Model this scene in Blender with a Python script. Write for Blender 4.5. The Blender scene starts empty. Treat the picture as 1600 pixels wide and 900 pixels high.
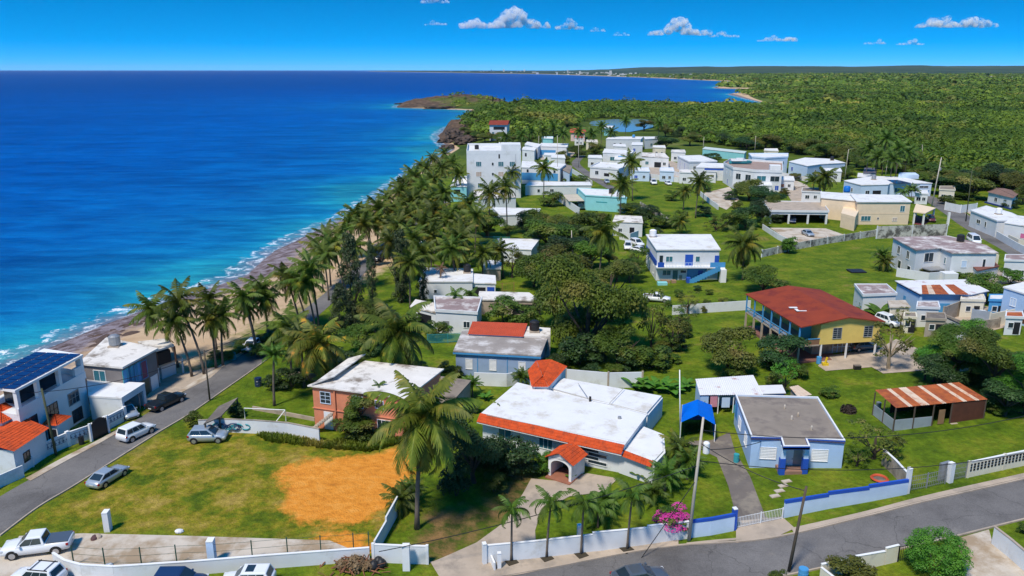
import bpy, math, random
import numpy as np
from mathutils import Vector, Matrix
R = math.radians
random.seed(7); RNG = np.random.default_rng(7)
scn = bpy.context.scene
COL = scn.collection
# ------------------------------------------------------------------ camera, sky, sun, exposure
F = 1244.4; LV = 107.5; CH = 42.0                # focal length in photo pixels, level line, camera height
PIT = math.atan((450 - LV) / F); CP, SP = math.cos(PIT), math.sin(PIT)
cam = bpy.data.cameras.new("camera"); cam.lens = 28.0; cam.sensor_width = 36.0; cam.clip_start = 1.0; cam.clip_end = 60000
co = bpy.data.objects.new("camera", cam); COL.objects.link(co)
co.location = (0, 0, CH); co.rotation_euler = (math.pi / 2 - PIT, 0, 0); scn.camera = co
SUN_AZ, SUN_EL = R(214), R(58)                   # compass-like angle from +Y, clockwise
world = bpy.data.worlds.new("World"); scn.world = world; world.use_nodes = True
wt = world.node_tree; bg = wt.nodes["Background"]
sky = wt.nodes.new("ShaderNodeTexSky"); sky.sky_type = 'NISHITA'; sky.sun_disc = False
sky.sun_elevation = SUN_EL; sky.sun_rotation = SUN_AZ; sky.air_density = 0.9; sky.dust_density = 0.0; sky.ozone_density = 6.0; sky.altitude = 0
hs = wt.nodes.new("ShaderNodeHueSaturation"); hs.inputs['Saturation'].default_value = 1.42; hs.inputs['Hue'].default_value = 0.493; hs.inputs['Value'].default_value = 1.0
tcw = wt.nodes.new("ShaderNodeTexCoord"); mpw = wt.nodes.new("ShaderNodeMapping"); mpw.inputs['Scale'].default_value = (1, 1, 3.2); mpw.inputs['Location'].default_value = (0, 0, 0.15)
wt.links.new(tcw.outputs['Generated'], mpw.inputs[0]); wt.links.new(mpw.outputs[0], sky.inputs[0])
wt.links.new(sky.outputs[0], hs.inputs['Color']); wt.links.new(hs.outputs[0], bg.inputs[0]); bg.inputs[1].default_value = 0.15
sl = bpy.data.lights.new("sun", 'SUN'); sl.energy = 3.2; sl.angle = R(9); sl.color = (1, 0.92, 0.80)
so = bpy.data.objects.new("sun", sl); COL.objects.link(so)
sdir = Vector((math.sin(SUN_AZ) * math.cos(SUN_EL), math.cos(SUN_AZ) * math.cos(SUN_EL), math.sin(SUN_EL)))
so.rotation_euler = sdir.to_track_quat('Z', 'Y').to_euler()
vs = scn.view_settings; vs.view_transform = 'Standard'; vs.look = 'None'; vs.exposure = 0.45; vs.gamma = 1; vs.use_curve_mapping = False
scn.cycles.max_bounces = 5; scn.cycles.diffuse_bounces = 2; scn.cycles.glossy_bounces = 2; scn.cycles.transmission_bounces = 2
scn.cycles.transparent_max_bounces = 4; scn.cycles.volume_bounces = 12

# ------------------------------------------------------------------ ground shape and pixel -> ground points
def flat(px, py, z):
    dn = py - 450; Y = F * CP - dn * SP; Z = -(F * SP + dn * CP); t = (z - CH) / Z
    return ((px - 800) * t, Y * t)
COAST = [(-260, -300), (-150, 0), (-112, 60)] + [flat(x, y, -5) for x, y in [(-200, 650), (0, 585), (75, 545), (160, 509), (205, 492), (300, 460), (385, 431), (410, 408), (430, 392),
    (460, 378), (500, 358), (550, 338), (600, 305), (640, 275), (680, 250), (708, 234), (692, 222), (685, 212), (700, 200), (715, 196), (740, 182), (735, 172),
    (620, 168), (622, 165), (700, 156.5), (770, 160), (800, 166), (870, 168.5), (1000, 169.5), (1130, 170), (1245, 172), (1165, 154), (1138, 147), (1232, 141), (1122, 138.5), (1115, 136.5), (1150, 130), (1140, 127.5), (1000, 121), (850, 116)]] + \
    [(-900, 10500), (-3000, 16000), (30000, 18000), (30000, -300)]
CA = np.array(COAST)
def sd_poly(x, y, P, closed=True):
    """signed distance to polygon, positive inside"""
    x = np.asarray(x, float); y = np.asarray(y, float)
    best = np.full(x.shape, 1e12); ins = np.zeros(x.shape, bool)
    n = len(P)
    for i in range(n):
        ax, ay = P[i]; bx, by = P[(i + 1) % n]
        dx, dy = bx - ax, by - ay
        t = np.clip(((x - ax) * dx + (y - ay) * dy) / (dx * dx + dy * dy + 1e-9), 0, 1)
        d = (x - ax - t * dx) ** 2 + (y - ay - t * dy) ** 2
        best = np.minimum(best, d)
        with np.errstate(divide='ignore', invalid='ignore'):
            c = ((ay > y) != (by > y)) & (x < dx * (y - ay) / (dy if dy else 1e-9) + ax)
        ins ^= c
    return np.where(ins, 1, -1) * np.sqrt(best)
def sst(a, b, x):
    t = np.clip((x - a) / (b - a), 0, 1); return t * t * (3 - 2 * t)
def vnoise(x, y, s=0):
    xi = np.floor(x).astype(int); yi = np.floor(y).astype(int); fx = x - xi; fy = y - yi
    fx = fx * fx * (3 - 2 * fx); fy = fy * fy * (3 - 2 * fy)
    def h(a, b):
        v = np.sin(a * 127.1 + b * 311.7 + s * 74.7) * 43758.5453
        return v - np.floor(v)
    return (h(xi, yi) * (1 - fx) + h(xi + 1, yi) * fx) * (1 - fy) + (h(xi, yi + 1) * (1 - fx) + h(xi + 1, yi + 1) * fx) * fy
BUMPS = [(-12, 590, 11, 55, 45), (-78, 1062, 8.5, 70, 26), (-25, 1120, 6, 60, 60), (40, 700, 1.0, 120, 160)]
def terrain(x, y, d=None):
    x = np.asarray(x, float); y = np.asarray(y, float)
    if d is None: d = sd_poly(x, y, CA)
    dd = np.maximum(d, 0)
    z = np.where(d > 0, -5 + 5 * (1 - np.exp(-dd / 22.0)), -5 + np.maximum(d * 0.12, -6))
    z = z + 0.045 * np.clip(x - 8, 0, 70) * (1 - sst(115, 185, y)) * sst(0, 10, dd)
    for bx, by, a, rx, ry in BUMPS:
        z = z + a * np.exp(-((x - bx) / rx) ** 2 - ((y - by) / ry) ** 2) * sst(0, 9, d) * (0.75 + 0.5 * vnoise(x / 9, y / 9))
    far = sst(1500, 5000, y) * sst(0, 200, d)
    z = z + far * 10 * vnoise(x / 300, y / 300)
    rid = sst(5500, 8500, y) * sst(600, 2600, x) * sst(0, 800, d)
    z = z + rid * (34 + 52 * vnoise(x / 900, y / 1800, 3) * vnoise(x / 330, 0.5 + 0 * y, 5) + 22 * vnoise(x / 2200, y / 3000, 9))
    return z
def th(x, y): return float(terrain(np.array([x]), np.array([y]))[0])
def at(px, py, hh=0.0):
    """point on the surface hh metres above the ground seen at a photo pixel"""
    z = hh
    for _ in range(7):
        x, y = flat(px, py, z); z = 0.5 * z + 0.5 * (th(x, y) + hh)
    for _ in range(4):
        x, y = flat(px, py, z); z = th(x, y) + hh
    return Vector((x, y, z))
def project(p):
    x, y, z = p[0], p[1], p[2] - CH
    zc = y * CP - z * SP; return (800 + F * x / zc, 450 - F * (y * SP + z * CP) / zc)
def up_at(p, py):
    """height above p at which the vertical plane through p is seen at row py"""
    dn = py - 450; Y = F * CP - dn * SP; Z = -(F * SP + dn * CP)
    return CH + Z * (p[1] / Y) - p[2]
def x_at(p, px, py):
    dn = py - 450; Y = F * CP - dn * SP; return (px - 800) * p[1] / Y
def ppm(p): return F / (p[1] * CP + (CH - p[2]) * SP)

# ------------------------------------------------------------------ materials
MATS = {}
def newmat(name):
    m = bpy.data.materials.new(name); m.use_nodes = True
    return m, m.node_tree.nodes, m.node_tree.links, m.node_tree.nodes["Principled BSDF"]
def ramp(N, pts):
    r = N.new("ShaderNodeValToRGB"); e = r.color_ramp.elements
    while len(e) > 1: e.remove(e[-1])
    e[0].position, e[0].color = pts[0][0], (*pts[0][1], 1)
    for p, c in pts[1:]:
        k = e.new(p); k.color = (*c, 1)
    return r
def noise(N, L, scale, detail=3, coord='Object', rough=0.55, stretch=None):
    tc = N.new("ShaderNodeTexCoord"); n = N.new("ShaderNodeTexNoise")
    n.inputs['Scale'].default_value = scale; n.inputs['Detail'].default_value = detail; n.inputs['Roughness'].default_value = rough
    if stretch:
        mp = N.new("ShaderNodeMapping"); mp.inputs['Scale'].default_value = stretch
        L.new(tc.outputs[coord], mp.inputs[0]); L.new(mp.outputs[0], n.inputs['Vector'])
    else: L.new(tc.outputs[coord], n.inputs['Vector'])
    return n
def mix(N, L, a, b, f, mode='MIX'):
    m = N.new("ShaderNodeMix"); m.data_type = 'RGBA'; m.blend_type = mode
    for s, v in ((m.inputs[0], f), (m.inputs[6], a), (m.inputs[7], b)):
        if isinstance(v, tuple): s.default_value = (*v, 1)
        elif isinstance(v, (int, float)): s.default_value = v
        else: L.new(v, s)
    return m.outputs[2]
def bump(N, L, B, h, dist=0.05, st=0.6):
    b = N.new("ShaderNodeBump"); b.inputs['Distance'].default_value = dist; b.inputs['Strength'].default_value = st
    L.new(h, b.inputs['Height']); L.new(b.outputs[0], B.inputs['Normal'])
def M(name, col, rough=0.75, var=0.16, scale=0.9, metal=0.0, spec=0.35, stain=None, stain_amt=0.5, stain_scale=0.35, coat=0.0):
    """plain surface with soft unevenness and, if asked for, stains that have their own shape"""
    if name in MATS: return MATS[name]
    m, N, L, B = newmat(name)
    n = noise(N, L, scale, 5)
    lo = tuple(c * (1 - var) for c in col); hi = tuple(min(1, c * (1 + var * 0.6)) for c in col)
    r = ramp(N, [(0.3, lo), (0.7, hi)]); L.new(n.outputs[0], r.inputs[0]); c = r.outputs[0]
    if stain:
        n2 = noise(N, L, stain_scale, 8, rough=0.68); a = 0.68 - 0.36 * stain_amt
        r2 = ramp(N, [(a - 0.05, (0, 0, 0)), (a + 0.09, (1, 1, 1))]); L.new(n2.outputs[0], r2.inputs[0])
        c = mix(N, L, c, stain, r2.outputs[0])
    L.new(c, B.inputs['Base Color'])
    B.inputs['Roughness'].default_value = rough; B.inputs['Metallic'].default_value = metal; B.inputs['Specular IOR Level'].default_value = spec
    B.inputs['Coat Weight'].default_value = coat; B.inputs['Coat Roughness'].default_value = 0.05
    MATS[name] = m; return m
def leafmat(name, c1, c2, c3=None, trans=0.25, nscale=1.8):
    if name in MATS: return MATS[name]
    m, N, L, B = newmat(name)
    n = noise(N, L, nscale, 3); oi = N.new("ShaderNodeObjectInfo")
    r = ramp(N, [(0.3, c1), (0.68, c2)]); L.new(n.outputs[0], r.inputs[0]); c = r.outputs[0]
    if c3:
        n2 = noise(N, L, nscale * 0.45, 2); r2 = ramp(N, [(0.56, (0, 0, 0)), (0.68, (1, 1, 1))]); L.new(n2.outputs[0], r2.inputs[0])
        c = mix(N, L, c, c3, r2.outputs[0])
    if nscale < 0.1:
        n3 = noise(N, L, 0.006, 4, rough=.6, stretch=(.5, 1, 1)); r3 = ramp(N, [(.38, (.55, .62, .60)), (.5, (.95, .95, .9)), (.62, (1.3, 1.25, 1.2))]); L.new(n3.outputs[0], r3.inputs[0]); c = mix(N, L, c, r3.outputs[0], 1.0, 'MULTIPLY')
        n4 = noise(N, L, 0.14, 2); r4 = ramp(N, [(.38, (.62, .70, .72)), (.62, (1.3, 1.22, 1.1))]); L.new(n4.outputs[0], r4.inputs[0]); c = mix(N, L, c, r4.outputs[0], 1.0, 'MULTIPLY')
    h = N.new("ShaderNodeHueSaturation"); L.new(c, h.inputs['Color'])
    mr = N.new("ShaderNodeMapRange"); mr.inputs[3].default_value = 0.75; mr.inputs[4].default_value = 1.25; L.new(oi.outputs['Random'], mr.inputs[0]); L.new(mr.outputs[0], h.inputs['Value'])
    mh = N.new("ShaderNodeMapRange"); mh.inputs[3].default_value = 0.48; mh.inputs[4].default_value = 0.515; L.new(oi.outputs['Random'], mh.inputs[0]); L.new(mh.outputs[0], h.inputs['Hue'])
    L.new(h.outputs[0], B.inputs['Base Color']); B.inputs['Roughness'].default_value = 0.55; B.inputs['Specular IOR Level'].default_value = 0.3
    tr = N.new("ShaderNodeBsdfTranslucent"); L.new(h.outputs[0], tr.inputs[0])
    ms = N.new("ShaderNodeMixShader"); ms.inputs[0].default_value = trans
    out = N["Material Output"]; L.new(B.outputs[0], ms.inputs[1]); L.new(tr.outputs[0], ms.inputs[2]); L.new(ms.outputs[0], out.inputs['Surface'])
    MATS[name] = m; return m
def crackmat():
    m, N, L, B = newmat('asphalt'); n1 = noise(N, L, .12, 8, rough=.7); n2 = noise(N, L, 9, 3); r = ramp(N, [(.34, (.105, .098, .094)), (.5, (.155, .146, .14)), (.68, (.20, .188, .178))]); L.new(n1.outputs[0], r.inputs[0]); r2 = ramp(N, [(.3, (.8, .8, .8)), (.7, (1.15, 1.15, 1.15))]); L.new(n2.outputs[0], r2.inputs[0]); c = mix(N, L, r.outputs[0], r2.outputs[0], 1.0, 'MULTIPLY')
    tc = N.new('ShaderNodeTexCoord'); n3 = noise(N, L, .5, 4); ad = N.new('ShaderNodeVectorMath'); ad.operation = 'MULTIPLY_ADD'; L.new(n3.outputs['Color'], ad.inputs[0]); ad.inputs[1].default_value = (2, 2, 0); L.new(tc.outputs['Object'], ad.inputs[2]); v = N.new('ShaderNodeTexVoronoi'); v.feature = 'DISTANCE_TO_EDGE'; v.inputs['Scale'].default_value = .16; L.new(ad.outputs[0], v.inputs['Vector']); k = ramp(N, [(.002, (.6, .6, .6)), (.008, (1, 1, 1))]); L.new(v.outputs['Distance'], k.inputs[0]); c = mix(N, L, c, k.outputs[0], .8, 'MULTIPLY')
    n5 = noise(N, L, .35, 6, rough=.7, stretch=(1, 1, 1)); k2 = ramp(N, [(.62, (0, 0, 0)), (.74, (1, 1, 1))]); L.new(n5.outputs[0], k2.inputs[0]); c = mix(N, L, c, (.30, .26, .21), math2(N, L, k2.outputs[0], .45))
    L.new(c, B.inputs['Base Color']); B.inputs['Roughness'].default_value = .92; B.inputs['Specular IOR Level'].default_value = .2; return m
def math2(N, L, a, b):
    k = N.new('ShaderNodeMath'); k.operation = 'MULTIPLY'; L.new(a, k.inputs[0]); k.inputs[1].default_value = b; return k.outputs[0]
WHITE = M('white paint', (0.80, 0.80, 0.79), 0.7, 0.06, 0.5, stain=(0.62, 0.61, 0.58), stain_amt=0.12)
WROOF = M('white roof sealer', (0.76, 0.755, 0.74), 0.65, 0.05, 0.6, stain=(0.58, 0.54, 0.47), stain_amt=0.34, stain_scale=0.35)
WALLW = M('white wall', (0.70, 0.72, 0.73), 0.8, 0.07, 0.5, stain=(0.55, 0.55, 0.52), stain_amt=0.15)
LBLUE = M('light blue wall', (0.40, 0.56, 0.78), 0.8, 0.06)
PBLUE = M('pale blue wall', (0.55, 0.68, 0.84), 0.8, 0.06)
BLUEG = M('blue grey wall', (0.30, 0.40, 0.56), 0.8, 0.08)
BLUE = M('strong blue paint', (0.02, 0.09, 0.46), 0.55, 0.08)
SKYB = M('sky blue paint', (0.07, 0.30, 0.58), 0.6, 0.08)
TEAL = M('teal wall', (0.26, 0.62, 0.64), 0.75, 0.07)
TEALD = M('teal paint', (0.04, 0.32, 0.36), 0.6, 0.1)
SALMON = M('salmon wall', (0.66, 0.24, 0.13), 0.85, 0.12, stain=(0.48, 0.18, 0.10), stain_amt=0.25)
PEACH = M('peach wall', (0.78, 0.62, 0.43), 0.8, 0.06)
YELLOW = M('yellow wall', (0.78, 0.56, 0.15), 0.8, 0.07)
GREYW = M('grey wall', (0.20, 0.18, 0.175), 0.85, 0.1)
CREAM = M('cream wall', (0.72, 0.66, 0.52), 0.8, 0.07, stain=(0.45, 0.42, 0.36), stain_amt=0.2)
CONC = M('concrete', (0.45, 0.365, 0.28), 0.9, 0.16, 0.4, stain=(0.30, 0.25, 0.20), stain_amt=0.35)
CONCL = M('pale concrete', (0.56, 0.49, 0.40), 0.9, 0.12, 0.5, stain=(0.34, 0.25, 0.16), stain_amt=0.48, stain_scale=0.2)
CONCD = M('dark concrete', (0.16, 0.135, 0.115), 0.9, 0.2, 0.4, stain=(0.26, 0.22, 0.17), stain_amt=0.4)
RUIN = M('weathered concrete', (0.40, 0.34, 0.27), 0.95, 0.2, 0.5, stain=(0.20, 0.17, 0.14), stain_amt=0.4)
MOULD = M('mould streaked wall', (0.55, 0.53, 0.47), 0.95, 0.1, 0.5, stain=(0.12, 0.115, 0.10), stain_amt=0.5, stain_scale=0.6)
ASPH = crackmat()
DARK = M('dark door and recess shade', (0.015, 0.016, 0.02), 0.6, 0.1)  # near-black colour stands for the shade inside openings; also used for dark doors
GLASS = M('window glass', (0.02, 0.035, 0.05), 0.08, 0.1, spec=0.6)
GLASSB = M('teal window glass', (0.04, 0.16, 0.20), 0.12, 0.1, spec=0.6)
BLACK = M('black metal', (0.02, 0.02, 0.022), 0.5, 0.1)
GREYM = M('grey metal', (0.33, 0.34, 0.35), 0.45, 0.1, metal=0.4)
RUBBER = M('tyre rubber', (0.02, 0.02, 0.02), 0.8, 0.1)
RIMM = M('alloy rim', (0.5, 0.5, 0.52), 0.35, 0.08, metal=0.7)
WOODP = M('weathered pole wood', (0.10, 0.075, 0.055), 0.9, 0.2, 2)
WOODG = M('green pole wood', (0.075, 0.085, 0.045), 0.9, 0.2, 2)
PCONC = M('pole concrete', (0.50, 0.45, 0.38), 0.85, 0.12, 1.5)
TRUNK = M('palm trunk', (0.15, 0.12, 0.095), 0.95, 0.25, 2.5)
BARK = M('bark', (0.085, 0.062, 0.045), 0.95, 0.3, 2)
BARKP = M('pale bark', (0.32, 0.25, 0.17), 0.95, 0.25, 2)
TILE = M('orange roof tile', (0.56, 0.072, 0.010), 0.75, 0.22, 2.2, stain=(0.34, 0.05, 0.012), stain_amt=0.35, stain_scale=1.2)
REDR = M('red metal roof', (0.27, 0.042, 0.012), 0.75, 0.15, 0.6, stain=(0.17, 0.022, 0.012), stain_amt=0.35)
ORED = M('orange red roof', (0.52, 0.085, 0.035), 0.8, 0.12, 0.8)
STR1 = M('stained white roof', (0.74, 0.70, 0.64), 0.9, 0.1, 0.5, stain=(0.22, 0.18, 0.14), stain_amt=0.40, stain_scale=0.28)
STR2 = M('stained grey roof', (0.34, 0.30, 0.27), 0.9, 0.2, 0.4, stain=(0.60, 0.57, 0.54), stain_amt=0.42, stain_scale=0.35)
STR3 = M('stained mauve roof', (0.30, 0.22, 0.21), 0.9, 0.2, 0.4, stain=(0.66, 0.62, 0.58), stain_amt=0.45, stain_scale=0.3)
STR4 = M('brown grey roof', (0.27, 0.225, 0.18), 0.9, 0.16, 0.35, stain=(0.17, 0.14, 0.12), stain_amt=0.4, stain_scale=0.3)
RUST = M('rusty sheet', (0.42, 0.11, 0.03), 0.8, 0.3, 1.2, stain=(0.25, 0.06, 0.025), stain_amt=0.4, stain_scale=0.8)
RUSTP = M('pale sheet', (0.68, 0.52, 0.38), 0.6, 0.15, 1.0, stain=(0.45, 0.16, 0.06), stain_amt=0.35, stain_scale=0.7)
SHEETW = M('white sheet roof', (0.74, 0.73, 0.72), 0.6, 0.06, 0.8, stain=(0.36, 0.12, 0.08), stain_amt=0.2, stain_scale=0.6)
SHEETG = M('galvanised sheet', (0.42, 0.47, 0.52), 0.5, 0.15, 0.8, metal=0.3)
SOLAR = M('solar cells', (0.006, 0.018, 0.10), 0.12, 0.15, spec=0.6)
TARP = M('blue tarp', (0.0, 0.14, 0.66), 0.45, 0.1, 0.8)
PINK = leafmat('bougainvillea flowers', (0.50, 0.03, 0.26), (0.68, 0.08, 0.40))
G_PALM = leafmat('palm leaf', (0.055, 0.100, 0.010), (0.125, 0.172, 0.018), (0.27, 0.24, 0.028), 0.28, 2.2)
G_PALML = leafmat('light palm leaf', (0.095, 0.150, 0.014), (0.20, 0.24, 0.026), (0.36, 0.31, 0.04), 0.3, 2.2)
G_PALMY = leafmat('yellowing palm leaf', (0.109, 0.155, 0.019), (0.217, 0.232, 0.028), (0.651, 0.372, 0.031), 0.3, 2.2)
G_PALMD = leafmat('dark palm leaf', (0.042, 0.100, 0.010), (0.105, 0.180, 0.018), None, 0.25, 2.0)
G_DARK = leafmat('dark leaf', (0.019, 0.046, 0.012), (0.046, 0.093, 0.019), None, 0.15)
G_MID = leafmat('mid green leaf', (0.045, 0.092, 0.010), (0.115, 0.170, 0.018), (0.17, 0.17, 0.035), 0.25)
G_OLIVE = leafmat('olive leaf', (0.075, 0.105, 0.014), (0.165, 0.180, 0.026), (0.23, 0.19, 0.055), 0.25)
G_BRIGHT = leafmat('bright leaf', (0.054, 0.163, 0.016), (0.132, 0.287, 0.025), None, 0.3)
G_CASU = leafmat('casuarina needle', (0.031, 0.062, 0.022), (0.070, 0.109, 0.034), None, 0.15)
G_FOREST = leafmat('forest leaf', (0.058, 0.105, 0.008), (0.165, 0.220, 0.016), (0.25, 0.22, 0.045), 0.25, 0.030)
G_BIG = leafmat('big tree leaf', (0.060, 0.105, 0.010), (0.145, 0.195, 0.018), (0.20, 0.19, 0.035), 0.35)
G_DRY = leafmat('dry frond', (0.16, 0.10, 0.05), (0.26, 0.18, 0.09), None, 0.2)

# ------------------------------------------------------------------ mesh building
def link(o, parent=None):
    COL.objects.link(o)
    if parent is not None: o.parent = parent
    return o
def tag(o, label=None, cat=None, group=None, kind=None):
    if label: o['label'] = label
    if cat: o['category'] = cat
    if group: o['group'] = group
    if kind: o['kind'] = kind
    return o
def thing(name, label, cat, loc, rz=0.0, group=None):
    o = bpy.data.objects.new(name, None); o.empty_display_size = 0.3; link(o)
    o.location = loc; o.rotation_euler = (0, 0, rz); return tag(o, label, cat, group, 'thing')
class MB:
    def __init__(s): s.v = []; s.f = []
    def quad(s, *p):
        n = len(s.v); s.v += [tuple(q) for q in p]; s.f.append(tuple(range(n, n + len(p)))); return s
    def box(s, x0, x1, y0, y1, z0, z1):
        n = len(s.v)
        s.v += [(x0, y0, z0), (x1, y0, z0), (x1, y1, z0), (x0, y1, z0), (x0, y0, z1), (x1, y0, z1), (x1, y1, z1), (x0, y1, z1)]
        s.f += [tuple(n + i for i in q) for q in ((0, 3, 2, 1), (4, 5, 6, 7), (0, 1, 5, 4), (1, 2, 6, 5), (2, 3, 7, 6), (3, 0, 4, 7))]; return s
    def obox(s, a, b, hw, z0, z1, z0b=None, z1b=None):
        """upright slab from a to b (x, y), half width hw, heights at a and at b"""
        a = Vector(a[:2]); b = Vector(b[:2]); d = b - a; l = d.length or 1; nx, ny = -d.y / l * hw, d.x / l * hw
        z0b = z0 if z0b is None else z0b; z1b = z1 if z1b is None else z1b; n = len(s.v)
        s.v += [(a.x - nx, a.y - ny, z0), (b.x - nx, b.y - ny, z0b), (b.x + nx, b.y + ny, z0b), (a.x + nx, a.y + ny, z0),
                (a.x - nx, a.y - ny, z1), (b.x - nx, b.y - ny, z1b), (b.x + nx, b.y + ny, z1b), (a.x + nx, a.y + ny, z1)]
        s.f += [tuple(n + i for i in q) for q in ((0, 3, 2, 1), (4, 5, 6, 7), (0, 1, 5, 4), (1, 2, 6, 5), (2, 3, 7, 6), (3, 0, 4, 7))]; return s
    def prism(s, poly, z0, z1):
        n = len(s.v); k = len(poly)
        s.v += [(p[0], p[1], z0) for p in poly] + [(p[0], p[1], z1) for p in poly]
        s.f.append(tuple(n + i for i in reversed(range(k)))); s.f.append(tuple(n + k + i for i in range(k)))
        for i in range(k):
            j = (i + 1) % k; s.f.append((n + i, n + j, n + k + j, n + k + i))
        return s
    def tube(s, pts, rad, seg=8, cap=True):
        pts = [Vector(p) for p in pts]; n0 = len(s.v); k = len(pts)
        rad = [rad] * k if isinstance(rad, (int, float)) else rad
        for i, p in enumerate(pts):
            d = (pts[min(i + 1, k - 1)] - pts[max(i - 1, 0)]).normalized()
            u = d.cross(Vector((0.31, 0.2, 0.93) if abs(d.z) < 0.9 else (1, 0, 0))).normalized(); w = d.cross(u)
            for j in range(seg):
                a = 2 * math.pi * j / seg; s.v.append(tuple(p + (u * math.cos(a) + w * math.sin(a)) * rad[i]))
        for i in range(k - 1):
            for j in range(seg):
                a = n0 + i * seg + j; b = n0 + i * seg + (j + 1) % seg; s.f.append((a, b, b + seg, a + seg))
        if cap:
            s.f.append(tuple(n0 + j for j in reversed(range(seg)))); s.f.append(tuple(n0 + (k - 1) * seg + j for j in range(seg)))
        return s
    def lathe(s, prof, c=(0, 0, 0), seg=16, axis='z'):
        n0 = len(s.v)
        for r, h in prof:
            for j in range(seg):
                a = 2 * math.pi * j / seg; q = (r * math.cos(a), r * math.sin(a), h)
                if axis == 'y': q = (q[0], q[2], q[1])
                s.v.append((c[0] + q[0], c[1] + q[1], c[2] + q[2]))
        for i in range(len(prof) - 1):
            for j in range(seg):
                a = n0 + i * seg + j; b = n0 + i * seg + (j + 1) % seg; s.f.append((a, b, b + seg, a + seg))
        s.f.append(tuple(n0 + j for j in range(seg))); s.f.append(tuple(n0 + (len(prof) - 1) * seg + j for j in range(seg)))
        return s
    def mesh(s, name, mat, smooth=False):
        me = bpy.data.meshes.new(name); me.from_pydata(s.v, [], s.f); me.materials.append(mat)
        if smooth: me.polygons.foreach_set('use_smooth', [True] * len(me.polygons))
        me.update(); return me
    def build(s, name, mat, parent=None, smooth=False, fix=True):
        me = s.mesh(name, mat, smooth)
        if fix:
            import bmesh
            bm = bmesh.new(); bm.from_mesh(me); bmesh.ops.recalc_face_normals(bm, faces=bm.faces); bm.to_mesh(me); bm.free()
        return link(bpy.data.objects.new(name, me), parent)
def np_mesh(name, V, Q, mat, smooth=False):
    V = np.asarray(V, np.float32); Q = np.asarray(Q, np.int32); k = Q.shape[1]
    me = bpy.data.meshes.new(name); me.vertices.add(len(V)); me.vertices.foreach_set('co', V.ravel())
    me.loops.add(Q.size); me.loops.foreach_set('vertex_index', Q.ravel()); me.polygons.add(len(Q))
    me.polygons.foreach_set('loop_start', np.arange(0, Q.size, k, dtype=np.int32))
    if smooth: me.polygons.foreach_set('use_smooth', np.ones(len(Q), bool))
    me.materials.append(mat); me.update(calc_edges=True); return me
def wquads(pts): return [p for p in pts]

# ------------------------------------------------------------------ ground, sea, pond
def smooth_attr(me, name, arr):
    a = me.attributes.new(name, 'FLOAT', 'POINT'); a.data.foreach_set('value', np.asarray(arr, np.float32).ravel())
def grid(y0, y1, nr, nc, k, off):
    Y = np.geomspace(y0, y1, nr); U = np.linspace(-1, 1, nc)
    X = U[None, :] * (k * Y[:, None] + off); YY = np.repeat(Y[:, None], nc, 1)
    i = np.arange(nr - 1)[:, None] * nc + np.arange(nc - 1)[None, :]
    return X, YY, np.stack([i, i + 1, i + nc + 1, i + nc], -1).reshape(-1, 4)
def wpoly(pl): return [tuple(at(x, y)[:2]) for x, y in pl]
P_DIRT = wpoly([(440, 735), (470, 722), (500, 718), (560, 714), (600, 706), (634, 700), (640, 740), (625, 770), (600, 795), (560, 815), (540, 822), (500, 818), (465, 810), (445, 790), (450, 770)])
P_DIRT2 = wpoly([(505, 838), (540, 832), (570, 845), (578, 860), (560, 866), (520, 864)])
P_LOT = wpoly([(20, 830), (90, 775), (190, 712), (270, 672), (310, 662), (420, 672), (500, 690), (560, 690), (620, 700), (650, 720), (640, 800), (600, 840), (500, 838), (60, 830)])
P_YARD = wpoly([(660, 800), (745, 790), (800, 740), (850, 740), (830, 790), (760, 830), (700, 880), (640, 870)])
PX, PY, PQ = grid(40, 15000, 580, 520, 0.95, 25)
PD = sd_poly(PX, PY, CA); PZ = terrain(PX, PY, PD)
near = np.minimum(500, PY) < 330
def msk(poly, lim=-40):
    out = np.full(PX.shape, -50.0); sub = (PY < 200); out[sub] = sd_poly(PX[sub], PY[sub], poly); return out
POND = [flat(x, y, 0) for x, y in [(915, 196), (925, 190), (960, 187), (1005, 187), (1030, 192), (1020, 200), (985, 207), (940, 207), (918, 203)]]
pdist = sd_poly(PX, PY, np.array(POND)); PZ = PZ - 1.2 * sst(-6, 4, pdist)
me = np_mesh('ground', np.stack([PX, PY, PZ], -1).reshape(-1, 3), PQ, None, True)
isc = 0.60 + 2.8 * sst(190, 340, PY) + 2.0 * sst(380, 470, PY) * (1 - sst(1150, 1350, PY)) - 2.4 * sst(1150, 1500, PY)
smooth_attr(me, 'inland', np.where(PD > 0, PD * isc, PD)); smooth_attr(me, 'dirt', np.maximum(msk(P_DIRT), msk(P_DIRT2))); smooth_attr(me, 'lot', msk(P_LOT)); smooth_attr(me, 'yard', msk(P_YARD))
cliff = np.zeros(PX.shape)
for bx, by, a, rx, ry in BUMPS[:2]: cliff = np.maximum(cliff, np.exp(-((PX - bx) / rx / 1.5) ** 2 - ((PY - by) / ry / 1.5) ** 2))
penm = np.exp(-((PX + 75) / 85) ** 2 - ((PY - 1075) / 60) ** 2)
smooth_attr(me, 'rock', cliff * (1 - sst(18, 34, PD)) + penm * (.20 + .62 * vnoise(PX / 16, PY / 12, 6)))
m, N, L, B = newmat('ground cover')
def attr(N, n):
    a = N.new("ShaderNodeAttribute"); a.attribute_name = n; return a.outputs['Fac']
def math_(N, L, op, a, b=0.0, c=None):
    k = N.new("ShaderNodeMath"); k.operation = op
    for i, v in enumerate([a, b] + ([c] if c is not None else [])):
        if isinstance(v, (int, float)): k.inputs[i].default_value = v
        else: L.new(v, k.inputs[i])
    return k.outputs[0]
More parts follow.
